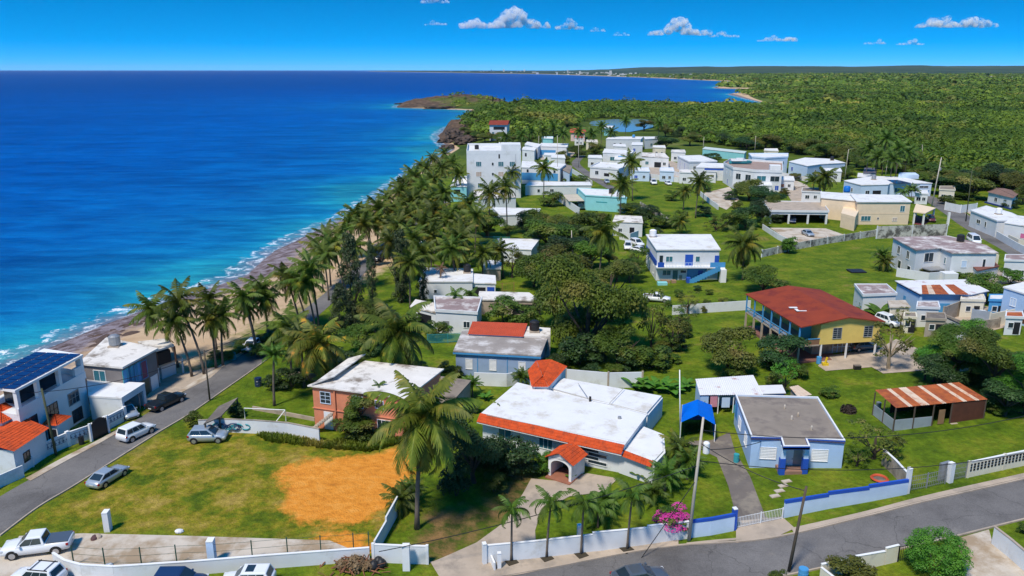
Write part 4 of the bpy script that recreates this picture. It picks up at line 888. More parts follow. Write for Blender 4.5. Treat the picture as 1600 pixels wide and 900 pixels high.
H.hole(3, .1, 1.5, 1.9, 1.0, SKYB, 'shutter')
for px in (1226, 1262):
    p = H.local(px, 696, 3.3); MB().box(p.x - .28, p.x + .28, p.y - .02, p.y + .5, -.3, 1.75).build('porch_post', BLUE, H.root); MB().box(p.x - .24, p.x + .24, p.y + .02, p.y + .46, 1.75, 3.1).build('porch_post', PBLUE, H.root)
p = H.local(1226, 696, 3.3); p2 = H.local(1262, 696, 3.3); MB().box(p.x - .2, p2.x + .2, p.y, p.y + 2.4, -.2, .3).build('porch_floor', M('brick red tile', (.30, .17, .12), .8), H.root)
for (x, y) in ((1226, 638), (1237, 655), (1268, 671), (1247, 650)):
    p = H.local(x, y, 3.35); MB().lathe([(.12, 0), (.12, .35), (.05, .5)], (p.x, p.y, 3.32), 8).build('roof_vent', CONCL, H.root)

ln = MB()
H0 = [o for o in bpy.data.objects if o.get('label', '').startswith('low white house with white flat roof')][0]
for (x0, y0, x1, y1) in ((858, 606, 1010, 648), (975, 606, 951, 631), (903, 598, 918, 620), (760, 648, 975, 692)):
    a_, b_ = plane_at(x0, y0, H0.location.z + 3.66) - H0.location.xy, plane_at(x1, y1, H0.location.z + 3.66) - H0.location.xy; ln.obox(a_, b_, .03, 3.62, 3.658)
ln.build('roof_seam', M('grey sealant', (.42, .40, .36), .9), H0)
# yard shack, tent, sheds
H = House('shack', 'low shack under white corrugated sheets with rust marks beside blue tarp tent', 'shack', [(1095, 617), (1190, 616), (1175, 591), (1088, 597)], 2.5, land='the corrugated shack')
a = [Vector((*p, 2.5)) for p in H.grow(.15)]; mb = MB(); up = Vector((0, 0, .35)); tiles(mb, a[0], a[1], a[2] + up, a[3] + up, .25, .04, 0); mb.build('roof', SHEETW, H.root, fix=False)
mb = MB(); H.ebox(mb, 3, 0, H.edge(3)[3], -.1, .02, -.4, 2.4); H.ebox(mb, 2, 0, H.edge(2)[3], -.1, .02, -.4, 2.7); H.ebox(mb, 0, 0, 1.0, -.1, .02, -.4, 2.4); H.ebox(mb, 0, 2.6, 7.0, -2.5, -2.4, -.4, 2.5); mb.build('wall', LBLUE, H.root)
for f_ in (.3, .55, .8, 1.0): H.post(0, f_, -.1, -.4, 2.5, .1, WHITE)
H.hole(0, .22, .9, 1.5, .9, M('pink cloth', (.6, .25, .3), .9), 'hanging_cloth'); H.hole(0, .42, 1.0, 1.3, .8, PBLUE, 'hanging_cloth'); H.hole(0, .66, 1.6, 1.0, .1, TEALD, 'counter')
b = at(1090, 664); tn = thing('canopy_tent', 'bright blue tarp tent with white poles beside the shack', 'tent', b)
zb = b.z; L3 = lambda x, y, z: Vector((*(plane_at(x, y, zb + z) - b.xy), z))
e = [L3(1064, 660, 2.2), L3(1118, 664, 2.2), L3(1112, 633, 2.2), L3(1066, 633, 2.2)]; r_ = [L3(1091, 648, 3.1), L3(1090, 624, 3.1)]
mb = MB(); mb.quad(e[0], r_[0], r_[1], e[3]); mb.quad(e[1], e[2], r_[1], r_[0]); mb.quad(e[2], e[3], r_[1]); mb.build('canopy', TARP, tn)
mb = MB()
for i, j in ((3, 0), (2, 3), (1, 2)): mb.quad(e[i], e[j], e[j] - Vector((0, 0, 1.9)), e[i] - Vector((0, 0, 1.9)))
mb.build('side_curtain', TARP, tn)
for p in e: MB().tube([p + Vector((0, 0, .05)), Vector((p.x, p.y, -.2))], .05, 6).build('tent_pole', WHITE, tn)
H = House('shed', 'tiny white-roofed blue lean-to behind the light blue striped house', 'shed', [(1190, 615), (1225, 614), (1220, 603), (1188, 604)], 2.2); H.walls(SKYB); H.roof(SHEETW, .2, .08)
H = House('shed', 'narrow lean-to with brown and white sheets behind the light blue striped house', 'shed', [(1248, 620), (1265, 617), (1246, 604), (1236, 606)], 2.2); H.walls(RUIN); a = [Vector((*p, 2.25)) for p in H.grow(.2)]; mb = MB(); tiles(mb, *a, .5, .03, 0); mb.build('roof', RUSTP, H.root, fix=False)
b, t = pole('pipe_mast', 'tall slim white pipe at fence near blue tent', (1063, 682), (1062, 578), WHITE, .09, 'pole')

# rusty shed on the lawn
H = House('shed', 'open farm shed under rust-streaked corrugated roof on the lawn', 'shed', [(1400, 637), (1541, 624), (1497, 601), (1368, 613)], 2.7, land='the rusty shed')
a = [Vector((*p, 2.7)) for p in H.grow(.1)]; up = Vector((0, 0, .25)); ns = 22; rg = random.Random(4); mt_ = {}
for i in range(ns):
    s0, s1 = i / ns, (i + 1) / ns; mm = RUSTP if i in (3, 6, 7, 11, 16, 19) else RUST; mb = MB(); tiles(mb, a[0].lerp(a[1], s0), a[0].lerp(a[1], s1), (a[3] + up).lerp(a[2] + up, s1), (a[3] + up).lerp(a[2] + up, s0), .22, .04, 0)
    mb.build('roof_sheet', mm, H.root, fix=False)
mb = MB(); H.ebox(mb, 0, 0, H.edge(0)[3] * .42, -.05, .02, -.2, 1.15); H.ebox(mb, 3, 0, H.edge(3)[3], -.05, .02, -.2, 1.15); mb.build('low_wall', SHEETG, H.root)
mb = MB(); H.ebox(mb, 0, H.edge(0)[3] * .62, H.edge(0)[3], -.08, 0, -.2, 2.7); H.ebox(mb, 1, 0, H.edge(1)[3], -.08, 0, -.2, 2.7); H.ebox(mb, 2, 0, H.edge(2)[3] * .8, -.08, 0, -.2, 2.6); mb.build('wall', M('dark rust sheet', (.10, .035, .02), .85, .3), H.root)
for f_ in (0, .21, .42, .62, 1): H.post(0, f_, .02, -.3, 2.7, .12, WOODP)
for f_ in (0, .5): H.post(3, f_, .02, -.3, 2.7, .12, WOODP)
H.slab(0, .1, .4, -.1, .12, CONC, .62, 1, 'sill'); H.hole(0, .52, .8, 1.8, .1, M('old board', (.28, .16, .08), .9), 'door')

# yellow house with red roof
H = House('house', 'yellow two-storey house with broad red metal roof and long verandah', 'house', [(1183, 457), (1252, 507), (1377, 500)], 5.7, land='the red-roofed yellow house')
l0, l1 = H.edge(0)[3], H.edge(3)[3]; a, t, nn, l = H.edge(0); P3 = lambda s_, d_, z: Vector((*(a + t * s_ - nn * d_), z)); D = l1; vf = .25 * l0
mb = MB(); mb.quad(P3(-.3, -.5, 5.5), P3(l0 / 2 + .8, -.5, 6.55), P3(l0 / 2 + .8, D + .3, 6.55), P3(-.3, D + .3, 5.5)); mb.quad(P3(l0 / 2 + .8, -.5, 6.55), P3(l0 + .4, -.5, 5.6), P3(l0 + .4, D + .3, 5.6), P3(l0 / 2 + .8, D + .3, 6.55))
k = len(mb.v); mb.v += [(x, y, z - .14) for x, y, z in mb.v]; mb.f += [tuple(j + k for j in f) for f in mb.f[:2]]; mb.f += [(0, 1, 1 + k, k), (1, 5, 5 + k, 1 + k), (3, 0, k, 3 + k)]; mb.build('roof', REDR, H.root)
mb = MB(); mb.prism([P3(vf, 0, 0).xy, P3(l0, 0, 0).xy, P3(l0, D, 0).xy, P3(vf, D, 0).xy], 2.5, 5.55); mb.quad(P3(vf, 0, 5.5), P3(l0, 0, 5.5), P3(l0 / 2 + .8, 0, 6.4)); mb.build('wall', YELLOW, H.root)
mb = MB(); mb.obox(P3(-.1, D / 2, 0), P3(vf, D / 2, 0), D / 2 + .05, 2.35, 2.55); mb.build('verandah_floor', CONC, H.root)
mb = MB(); mb.prism([P3(vf + .5, 2.6, 0).xy, P3(l0 * .97, 2.6, 0).xy, P3(l0 * .97, D, 0).xy, P3(vf + .5, D, 0).xy], -1.2, 2.49); mb.build('lower_wall', RUIN, H.root)
MB().obox(P3(0, D / 2, 0), P3(l0, D / 2, 0), D / 2, -1.2, .08).build('lower_floor', M('red floor', (.22, .10, .08), .8), H.root)
for i in range(7):
    d_ = D * i / 6; MB().obox(P3(-.1, d_ - .09, 0), P3(-.1, d_ + .09, 0), .09, 2.5, 5.5).build('verandah_post', SKYB, H.root); MB().obox(P3(-.05, d_ - .13, 0), P3(-.05, d_ + .13, 0), .13, -1.4, 2.4).build('lower_post', CONC, H.root)
mb = MB(); mb.obox(P3(-.1, 0, 0), P3(-.1, D, 0), .05, 3.38, 3.48); mb.obox(P3(-.1, 0, 0), P3(-.1, D, 0), .04, 2.95, 3.02); mb.obox(P3(-.1, 0, 0), P3(vf, 0, 0), .05, 3.38, 3.48); [mb.obox(P3(-.1, D * i / 40, 0), P3(-.1, D * i / 40 + .04, 0), .02, 2.55, 3.4) for i in range(40)]; mb.build('railing', SKYB, H.root)
mb = MB(); mb.obox(P3(0, .05, 0), P3(vf, .05, 0), .04, 2.55, 3.35); mb.build('balcony_panel', M('brown panel', (.25, .13, .07), .8), H.root)
mb = MB(); mb.obox(P3(vf * .35, 2.2, 0), P3(vf * .95, 2.2, 0), .06, 2.55, 4.7); mb.build('door', TEALD, H.root)
for f_ in (.46, .85): H.win(0, f_, 3.35, 1.25, 1.5, GLASS, M('grey frame', (.32, .33, .33), .6), 1, 4)
for f_ in (.25, .5, .8): mb = MB(); c = P3(vf, D * f_, 0); mb.obox(P3(vf - .03, D * f_ - .5, 0), P3(vf - .03, D * f_ + .5, 0), .05, 3.3, 4.6); mb.build('shutter', PBLUE, H.root)
mb = MB(); [mb.obox(P3(l0 * (.55 + .06 * i), 2.5, 0), P3(l0 * (.55 + .06 * i) + .08, 2.5, 0), .04, .2, 2.2) for i in range(6)]; mb.obox(P3(l0 * .55, 2.5, 0), P3(l0 * .86, 2.5, 0), .03, 1.0, 1.1); mb.build('grille', PBLUE, H.root)
for f_ in (.28, .6, .97): MB().obox(P3(l0 * f_ - .1, .1, 0), P3(l0 * f_ + .1, .1, 0), .1, -.6, 2.5).build('lower_post', WHITE, H.root)
c = [H.local(x, y, 6.1) for x, y in ((1236, 480), (1245, 484), (1254, 478), (1262, 486))]
rm = MB(); zz = 6.0; rm.box(c[0].x - .3, c[0].x + .9, c[0].y - .25, c[0].y + .2, 6.02, 6.1); rm.box(c[1].x - .2, c[1].x + .2, c[1].y - .6, c[1].y + .5, 6.05, 6.12); rm.box(c[1].x + .1, c[1].x + 1.3, c[1].y - .5, c[1].y - .3, 6.03, 6.1); rm.build('roof_patch', WHITE, H.root)

# white and blue house with outside stair
H = House('house', 'two-storey white house with blue balcony trim and blue outside stair', 'house', [(1027, 391), (1124, 391), (1109, 368), (1011, 368)], 6.4, land='the white and blue stair house')
H.walls(WALLW, -.6, 6.2); H.roof(WROOF, .25, .25); a, t, nn, l = H.edge(0); MB().prism(H.grow(-.6, [H.local(x, y, 6.6) for x, y in ((1050, 371), (1112, 372), (1106, 368), (1045, 367))]), 6.62, 6.75).build('roof_patch', WROOF, H.root)
H.slab(0, 0, 1.5, 3.0, 3.2, WHITE, -.02, 1.08, 'balcony_floor'); H.rail(0, 3.2, .95, 1.4, PBLUE, .14, .84, .6)
H.rail(0, 3.2, 1.0, 1.42, BLUE, 0, .10, solid=True, name='balcony_wall'); H.rail(0, 3.2, 1.0, 1.42, SKYB, .84, 1.08, solid=True, name='balcony_wall')
H.win(0, .2, 4.0, 1.3, 1.1, GLASSB, WHITE, 1); H.door(0, .52, 1.6, 2.3, BLUE, 3.2); H.win(0, .66, 4.0, .8, 1.1, GLASSB, WHITE, 0); H.door(0, .07, .7, 2.1, GLASS, 3.2); H.door(0, .97, .9, 2.1, BLUE, 3.2)
H.win(0, .17, 1.2, 1.6, 1.0, GLASSB, WHITE, 1); H.door(0, .31, 1.0, 2.2, GLASSB, .0); H.win(0, .44, 1.7, 1.1, .5, GLASS, WHITE, 0); H.hole(0, .4, .6, 1.2, 0, GREYM, 'meter_box'); H.door(0, .72, 1.0, 2.1, BLUE, .1)
H.band(0, 0.0, 3.0, SKYB, .5, .82, .025, 'painted_panel')
mb = MB(); s0, s1 = .5 * l, .98 * l; n = 12
for i in range(n): u0 = s0 + (s1 - s0) * i / n; H.ebox(mb, 0, u0, u0 + (s1 - s0) / n, 1.55, 2.6, 3.0 * i / n - .1, 3.0 * (i + 1) / n)
mb.build('stair', WHITE, H.root); mb = MB()
for i in range(n): u0 = s0 + (s1 - s0) * i / n; H.ebox(mb, 0, u0, u0 + (s1 - s0) / n, 2.6, 2.72, 3.0 * i / n - .1, 3.0 * (i + 1) / n + .8)
mb.build('stair_rail', SKYB, H.root)
mb = MB(); H.ebox(mb, 0, .46 * l, .52 * l, 1.5, 2.7, -.3, 1.25); mb.build('stair_foot', BLUE, H.root)
H.slab(0, 1.5, 2.9, -.4, 3.0, WHITE, .99, 1.08, 'stair_pier'); H.band(3, 3.0, 4.2, BLUE, 0, 1, .08, 'painted_panel'); H.win(3, .4, 1, 1.2, 1.3, TEALD); H.win(3, .75, .8, 1.2, 1.6, GLASSB); H.slab(0, 0, 3.4, -.5, .02, CONCL, -.05, 1.05, 'terrace')
MB().obox(*[H.local(x, y, 0) for x, y in ((1027, 446), (1042, 446))], .6, -.2, .7).build('planter', TEAL, H.root)
for s_ in (.05, .12, .22): MB().obox(a + t * s_ * l + nn * 2.2, a + t * (s_ * l + .9) + nn * 2.2, .4, .02, .75).build('patio_chair', M('tan wicker', (.35, .22, .13), .9), H.root)

# salmon house
H = House('house', 'salmon pink two-storey house under a peeling white roof', 'house', [(488, 603), (632, 622), (688, 579), (572, 567)], 5.4, land='the salmon house')
H.walls(SALMON); H.roof(STR1, .35, .16); lp = [H.local(x, y, 5.5) for x, y in ((487, 604), (524, 596), (572, 561), (545, 562))]
a2 = [Vector((*p, 5.75)) for p in lp]; mb = MB(); mb.quad(a2[0], a2[1] + Vector((0, 0, .5)), a2[2] + Vector((0, 0, .5)), a2[3]); k = len(mb.v); mb.v += [(x, y, z - .14) for x, y, z in mb.v]; mb.f += [tuple(j + k for j in mb.f[0])]; mb.f += [(i, (i + 1) % 4, (i + 1) % 4 + k, i + k) for i in range(4)]; mb.build('raised_roof', STR1, H.root)
H.win(0, .14, 3.4, 1.3, 1.4, GLASS, PBLUE, 1, 2); H.win(0, .73, 3.7, 1.0, .9, GLASS, PBLUE, 0); H.win(0, .77, .7, 1.6, 1.5, GLASS, WHITE, 2); H.door(0, .16, 1.2, 2.3, WHITE); H.hole(0, .37, 1.0, 2.2, .0, DARK, 'doorway'); H.win(0, .5, 3.4, 1.3, 1.4, GLASS, PBLUE, 1, 2)
H.band(0, 2.55, 2.65, SALMON, 0, 1, .12, 'ledge'); H.post(0, .25, .12, -.3, 5.3, .16, SALMON, 'pilaster'); H.win(3, .5, 3.3, 1.3, 1.3, GLASS, PBLUE, 1, 2)
mb = MB(); A_, B_ = H.edge(0)[0] + H.edge(0)[1] * H.edge(0)[3] * .24, H.edge(0)[2]
for i in range(9): c = A_ - H.edge(0)[1] * i * .32 + B_ * 1.0; mb.box(c.x - .18, c.x + .18, c.y - .5, c.y + .5, 2.4 - i * .27, 2.55 - i * .27)
mb.build('outside_stair', RUIN, H.root)
H = House('annex', 'flat brown roofed lean-to beside the salmon house', 'shed', [(668, 618), (712, 622), (735, 596), (690, 590)], 2.6); H.walls(RUIN); H.roof(STR4, .1, .15)

# blue house with orange back roof
H = House('house', 'blue house with stained grey flat roof and orange roof strip at rear', 'house', [(712, 549), (842, 556), (856, 521), (725, 519)], 3.5, land='the blue house with grey roof')
H.walls(BLUEG); H.roof(STR2, .3, .2, .0); H.band(0, 3.2, 3.45, SKYB, 0, 1, .33, 'fascia'); H.band(3, 3.2, 3.45, SKYB, 0, 1, .33, 'fascia')
op = [H.local(x, y, 4.2) for x, y in ((733, 519), (816, 523), (822, 508), (740, 505))]; MB().prism(op, -.5, 3.9).build('back_room', BLUEG, H.root); mb = MB(); a2 = [Vector((*p, 3.9)) for p in H.grow(.2, op)]; tiles(mb, a2[0], a2[1], a2[2] + Vector((0, 0, .5)), a2[3] + Vector((0, 0, .5)), .3, .04, .42); mb.build('orange_roof', ORED, H.root, fix=False)
wp = [H.local(x, y, 4.0) for x, y in ((817, 524), (860, 526), (860, 512), (823, 509))]; MB().prism(wp, -.5, 3.95).build('rear_block', STR1, H.root)
H.louvre(0, .16, 1.0, .9, 1.4); H.louvre(0, .45, 1.0, .9, 1.5); H.louvre(0, .8, 1.0, .9, 1.4); H.band(0, 0, 3.2, SKYB, .26, .268, .06, 'downpipe'); H.band(0, 0, 3.2, SKYB, .62, .628, .06, 'downpipe'); H.win(3, .5, 1.0, 1.0, 1.2)
wall('garden_wall', 'plain grey wall in front of the blue house with grey roof', 'wall', [(741, 602), (792, 604), (830, 596)], 1.9, WALLW, panel=6)
wall('garden_wall', 'long grey back wall with bars between orange tiled tower and banana plants', 'wall', [(884, 600), (950, 606), (1003, 605)], 2.2, WALLW, panel=4, postmat=CONC)

# solar house and its neighbours on the left
H = House('house', 'white three-level house with solar panels on its roof by the sea', 'house', [(23, 609), (127, 554), (69, 545), (-45, 598)], 8.4, land='the solar panel house')
l = H.edge(0)[3]; H.walls(WALLW, -.8, 5.3); H.band(0, 5.2, 6.1, WALLW, 0, 1, .12, 'parapet'); H.band(1, 5.2, 6.1, WALLW, 0, 1, .1, 'parapet')
mb = MB(); ip = H.grow(-2.2); mb.prism(ip, 5.3, 8.0); mb.build('terrace_room', GLASS, H.root)
for f_ in (.02, .3, .62, .98): H.slab(0, -.35, .1, 5.3, 8.1, WALLW, max(0, f_ - .02), min(1, f_ + .02), 'pillar')
for f_ in (.1, .9): H.slab(1, -.35, .08, 5.3, 8.1, WALLW, f_ - .03, f_ + .03, 'pillar')
H.slab(0, -.3, .08, 5.3, 7.1, WALLW, .85, 1.0, 'screen_wall'); H.roof(WHITE, .15, .28, z=8.1)
a, t, nn, l = H.edge(0); dd = H.edge(1)[3]; nx_, ny_ = 9, 4
for i in range(nx_):
    for j in range(ny_):
        mb = MB(); g = .06; u0, u1 = l * (i + g) / nx_, l * (i + 1 - g) / nx_; v0, v1 = dd * (j + g) / ny_, dd * (j + 1 - g) / ny_
        H.ebox(mb, 0, u0, u1, -v1, -v0, 8.42, 8.5); mb.build('solar_panel', SOLAR, H.root)
H.win(0, .78, 2.9, 1.9, 1.5, GLASS, M('grey frame', (.32, .33, .33), .6), 2, 1); H.win(0, .44, 2.9, 1.9, 1.5, GLASS, BLACK, 2, 1); H.win(0, .8, .5, 1.7, 1.5, GLASS, BLACK, 2, 1); H.win(0, .15, 2.9, 1.6, 1.4, GLASS, BLACK, 1, 1); H.win(0, .45, .3, 1.6, 1.6, GLASS, BLACK, 1)
H = House('garage', 'white flat-roofed garage joined to the solar panel house', 'garage', [(190, 624), (226, 601), (137, 596), (139, 621)], 3.0, land='the white garage')
H.roof(WROOF, .05, .25); mb = MB(); l = H.edge(0)[3]; H.ebox(mb, 3, 0, H.edge(3)[3], -.2, 0, -.6, 3); H.ebox(mb, 1, 0, .5, -.2, 0, -.6, 3); H.ebox(mb, 1, .5, H.edge(1)[3], -.2, 0, -.6, 3); H.ebox(mb, 2, 0, H.edge(2)[3], -.2, 0, -.6, 3); H.ebox(mb, 0, 0, .35, -.25, 0.02, -.6, 3); H.ebox(mb, 0, l - .5, l, -.25, 0.02, -.6, 3); H.ebox(mb, 0, .35, l - .5, -.25, .02, 2.4, 3.0); mb.build('wall', WALLW, H.root); H.post(0, .72, -.12, -.4, 2.4, .12, GREYM)
H = House('house', 'grey beach house with black-stained white roof and blue shutters', 'house', [(127, 569), (191, 575), (243, 547), (168, 531)], 5.6, land='the grey beach house')
H.walls(GREYW); H.roof(STR1, .3, .25, .0); H.win(0, .42, 3.1, 1.7, 1.8, GLASSB, WHITE, 1, 0)
for f_ in (.1, .25, .4): H.win(1, f_, 2.6, 1.5, 2.6, SKYB, TEALD, 1)
H.win(1, .58, 2.6, 1.3, 2.4, M('red blue cloth', (.25, .08, .12), .9), SKYB, 0); H.hole(1, .3, 5.5, 2.3, 0, M('green brown tile', (.13, .12, .07), .8), 'tiled_wall'); H.win(1, .85, .2, 1.4, 2.0, WHITE, WHITE)
bp = [H.local(x, y, 5.2) for x, y in ((243, 547), (272, 538), (258, 528), (215, 533))]; MB().prism(bp, 4.9, 5.15).build('balcony_roof', STR1, H.root); b2 = [H.local(x, y, 2.6) for x, y in ((246, 573), (284, 558), (262, 545), (225, 556))]; MB().prism(b2, 2.35, 2.6).build('balcony_floor', CONC, H.root)
for p in (bp[0], bp[1]): MB().box(p.x - .1, p.x + .1, p.y - .1, p.y + .1, 2.6, 4.9).build('balcony_post', M('brown wood', (.14, .07, .04), .8), H.root)
for p in b2[:2]: MB().box(p.x - .15, p.x + .05, p.y - .02, p.y + .2, -.5, 2.4).build('lower_post', WHITE, H.root)
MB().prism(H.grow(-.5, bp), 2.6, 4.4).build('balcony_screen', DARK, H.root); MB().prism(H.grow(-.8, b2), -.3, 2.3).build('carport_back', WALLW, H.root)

TL = dict(pitch=.3, amp=.055, course=.42)
H = House('house', 'white house under big orange tile roof beside the street wall', 'house', [(20, 704), (70, 671), (0, 664), (-70, 700)], 3.3, land='the orange tile roof house')
H.walls(WALLW); P = [Vector((*p, 3.3)) for p in H.grow(.35)]; m0, m1 = (P[0] + P[3]) / 2 + Vector((0, 0, 1.0)), (P[1] + P[2]) / 2 + Vector((0, 0, 1.0)); mb = MB(); tiles(mb, P[0], P[1], m1, m0, **TL); tiles(mb, P[2], P[3], m0, m1, **TL); mb.build('tile_roof', TILE, H.root, fix=False); mb = MB(); mb.quad(P[1], P[2], m1); mb.build('gable', WALLW, H.root); H.win(0, .35, 1.2, .9, 1.0, GLASS, BLACK)
H = House('house', 'small white house with orange hip roof against the solar panel house', 'house', [(3, 660), (38, 643), (14, 628), (-40, 650)], 4.6); H.walls(WALLW); P = [Vector((*p, 4.6)) for p in H.grow(.35)]; ap = sum(P, Vector()) / 4 + Vector((0, 0, 1.0)); mb = MB()
for i in range(4): tiles(mb, P[i], P[(i + 1) % 4], ap + Vector((.02, 0, 0)), ap, **TL)
mb.build('tile_roof', TILE, H.root, fix=False); H.hole(0, .75, .9, 2.2, 1.0, DARK, 'doorway')
H = House('gatehouse', 'little white entrance arch with orange tile roof in the street wall', 'gate', [(88, 664), (106, 652), (84, 650), (71, 663)], 2.7); H.walls(WALLW, -.5, 2.7); P = [Vector((*p, 2.7)) for p in H.grow(.3)]; ap = sum(P, Vector()) / 4 + Vector((0, 0, .8)); mb = MB()
for i in range(4): tiles(mb, P[i], P[(i + 1) % 4], ap + Vector((.02, 0, 0)), ap, **TL)
mb.build('tile_roof', TILE, H.root, fix=False); H.hole(3, .5, 1.1, 2.1, 0, DARK, 'doorway')

def street_wall(label, pl, h):
    r_ = wall('street_wall', label, 'wall', pl, h, WALLW, cap=WHITE, panel=4, postmat=WHITE, postw=.4, posth=.2); W = gpts(pl); o = W[0]; z0 = th(*o); mb = MB(); n2 = None
    for a, b in zip(W, W[1:]):
        d = (b - a).normalized(); nn = Vector((d.y, -d.x)) * .1; l = (b - a).length; k = int(l / .45)
        for i in range(k):
            p = a + d * (i + .35) * l / k - o + nn; q = p + d * .26; mb.obox(p, q, .015, th(*(p + o)) - z0 + h * .55, th(*(p + o)) - z0 + h * .62); p2 = p + d * .13; mb.obox(p2 - d * .03, p2 + d * .03, .015, th(*(p + o)) - z0 + h * .48, th(*(p + o)) - z0 + h * .78)
        for zz in (.45, .81): mb.obox(a + d * .4 + nn - o, b - d * .4 + nn - o, .015, th(*a) - z0 + h * zz, th(*a) - z0 + h * zz + .04, th(*b) - z0 + h * zz, th(*b) - z0 + h * zz + .04)
    mb.build('ornament_grille', M('slate blue metal', (.10, .14, .2), .5), r_)
street_wall('white street wall with dark ornament panels below the orange tile roof house', [(66, 716), (108, 697), (149, 683)], 1.7)
street_wall('short white street wall with ornament panel between black gate and garage', [(166, 673), (196, 657)], 1.7)
wall('garden_wall', 'low white wall with sloping top at the lower left street corner', 'wall', [(-20, 774), (0, 762), (38, 745)], 1.4, WALLW, panel=9); wall('garden_wall', 'small white wall panel before the big orange tile roof house', 'wall', [(28, 734), (54, 729)], 1.2, WALLW, panel=9)
b = at(157, 683); g = thing('gate', 'tall black arched gate in the white street wall', 'gate', b, math.atan2(at(166, 676).y - at(150, 684).y, at(166, 676).x - at(150, 684).x)); mb = MB(); mb.box(-1.1, 1.1, -.05, .05, 0, 2.0); K = 8
for k in range(K): x0, x1 = -1.1 + 2.2 * k / K, -1.1 + 2.2 * (k + 1) / K; zt = 2.0 + .5 * math.sin(math.pi * (k + .5) / K); mb.box(x0, x1, -.05, .05, 2.0, zt)
mb.build('gate_leaf', BLACK, g); [MB().box(x - .12, x + .12, -.14, .14, -.2, 2.3).build('gate_post', WALLW, g) for x in (-1.25, 1.25)]

# walls and fences of the near plots
wall('garden_wall', 'long white front wall stepping up behind the row of pavement palms', 'wall', [(756, 880), (840, 872), (925, 862), (1010, 851), (1075, 841)], 1.75, WALLW, cap=WHITE, panel=4.2, stepped=True, postmat=None, capt=.05, land='the stepped white front wall')
wall('garden_wall', 'white front wall with blue top band between pole and driveway gate', 'wall', [(1079, 840), (1110, 836), (1146, 829)], 1.55, PBLUE, cap=BLUE, panel=4, capt=.28)
wall('gate_pillar', 'white and blue pillar beside the driveway gate', 'pillar', [(1143, 828), (1149, 827)], 2.2, BLUE, .4, cap=WHITE, panel=9)
fence('driveway_gate', 'white barred gate across the light blue house driveway', 'gate', [(1150, 826), (1188, 818), (1222, 811)], 1.2, WHITE, .16, 3.4)
wall('garden_wall', 'pale blue stepped front wall with strong blue band along grass verge', 'wall', [(1224, 809), (1292, 795), (1355, 784), (1416, 772)], 1.35, PBLUE, cap=BLUE, panel=8.2, stepped=True, capt=.32, land='the blue-banded stepped wall')
wall('gate_pillar', 'white pillar at the right end of the blue-banded wall', 'pillar', [(1414, 771), (1419, 770)], 2.7, WALLW, .36, cap=WHITE, panel=9)
wall('garden_wall', 'dark-capped grey side wall of the light blue striped house yard', 'wall', [(1378, 725), (1396, 742), (1414, 762)], 1.7, RUIN, cap=WHITE, panel=9, land='the grey side wall')
fence('driveway_gate', 'wide grey bar gate beside the blue-banded wall', 'gate', [(1421, 768), (1447, 763), (1476, 756)], 1.7, GREYM, .22, 3.0, rails=4)
b = at(1484, 754); wall('gate_pillar', 'thick white pillar beside grey pedestrian gate', 'pillar', [(1480, 754), (1486, 752.5)], 2.1, WALLW, .5, cap=WHITE, panel=9); wall('gate_pillar', 'grey block pier behind the wide grey bar gate', 'pillar', [(1466, 752), (1480, 748)], 2.0, GREYM, .3, panel=9)
fence('gate', 'small grey metal gate between thick white pillar and block wall', 'gate', [(1489, 751), (1508, 747)], 1.9, GREYM, .16, 3.0, rails=4)
r_ = wall('garden_wall', 'long cream wall with openwork blocks along the right lawn', 'wall', [(1511, 746), (1566, 734), (1640, 719), (1700, 707)], 1.7, CREAM, cap=WHITE, panel=5, postmat=CREAM, land='the openwork block wall')
W = gpts([(1511, 746), (1566, 734), (1640, 719)]); o = W[0]; z0 = th(*o); mb = MB()
for a, b in zip(W, W[1:]):
    d = (b - a).normalized(); l = (b - a).length; k = int(l / .42); nn = Vector((d.y, -d.x)) * .1
    for i in range(k):
        for z in (.72, 1.02, 1.32): p = a + d * (i + .2) * l / k - o + nn; mb.obox(p, p + d * .24, .02, th(*(p + o)) - z0 + z, th(*(p + o)) - z0 + z + .2)
mb.build('openwork_hole_shade', DARK, r_)  # near-black blocks on the wall face paint the shade in its holes
wall('garden_wall', 'cream stepped wall on the near side of the road beside round bush', 'wall', [(1281, 905), (1330, 893), (1380, 882)], 1.3, CREAM, panel=4, stepped=True, cap=WHITE, capt=.05); wall('garden_wall', 'taller cream wall end beside the black gate and round bush', 'wall', [(1381, 882), (1401, 877)], 1.6, CREAM, panel=9, cap=WHITE, capt=.05); wall('garden_wall', 'short cream return wall at the near roadside garden corner', 'wall', [(1281, 906), (1296, 918), (1310, 930)], 1.2, CREAM, panel=9, cap=WHITE, capt=.05)
fence('gate', 'black barred garden gate beside the round bush', 'gate', [(1402, 878), (1419, 874)], 1.5, BLACK, .16, 3)
wall('garden_wall', 'pale wall running down from the road at the lower right corner', 'wall', [(1550, 850), (1575, 870), (1620, 910), (1650, 940)], 1.7, WALLW, cap=CONC, panel=5)
wall('garden_wall', 'curved white front wall with wire posts before the concrete slab', 'wall', [(86, 884), (104, 896), (130, 903), (180, 906), (300, 898), (420, 888), (578, 876)], 1.3, WALLW, cap=WHITE, panel=5, land='the curved white front wall')
wall('garden_wall', 'short white wall behind the white meter pillar', 'wall', [(584, 878), (632, 880), (668, 881)], 1.75, WALLW, cap=WHITE, panel=4, postmat=WHITE, land='the short white wall')
wall('garden_wall', 'thin white wall climbing from the short front wall towards the tall palm', 'wall', [(586, 868), (604, 836), (622, 802)], 1.5, WALLW, panel=9, h2=1.9)
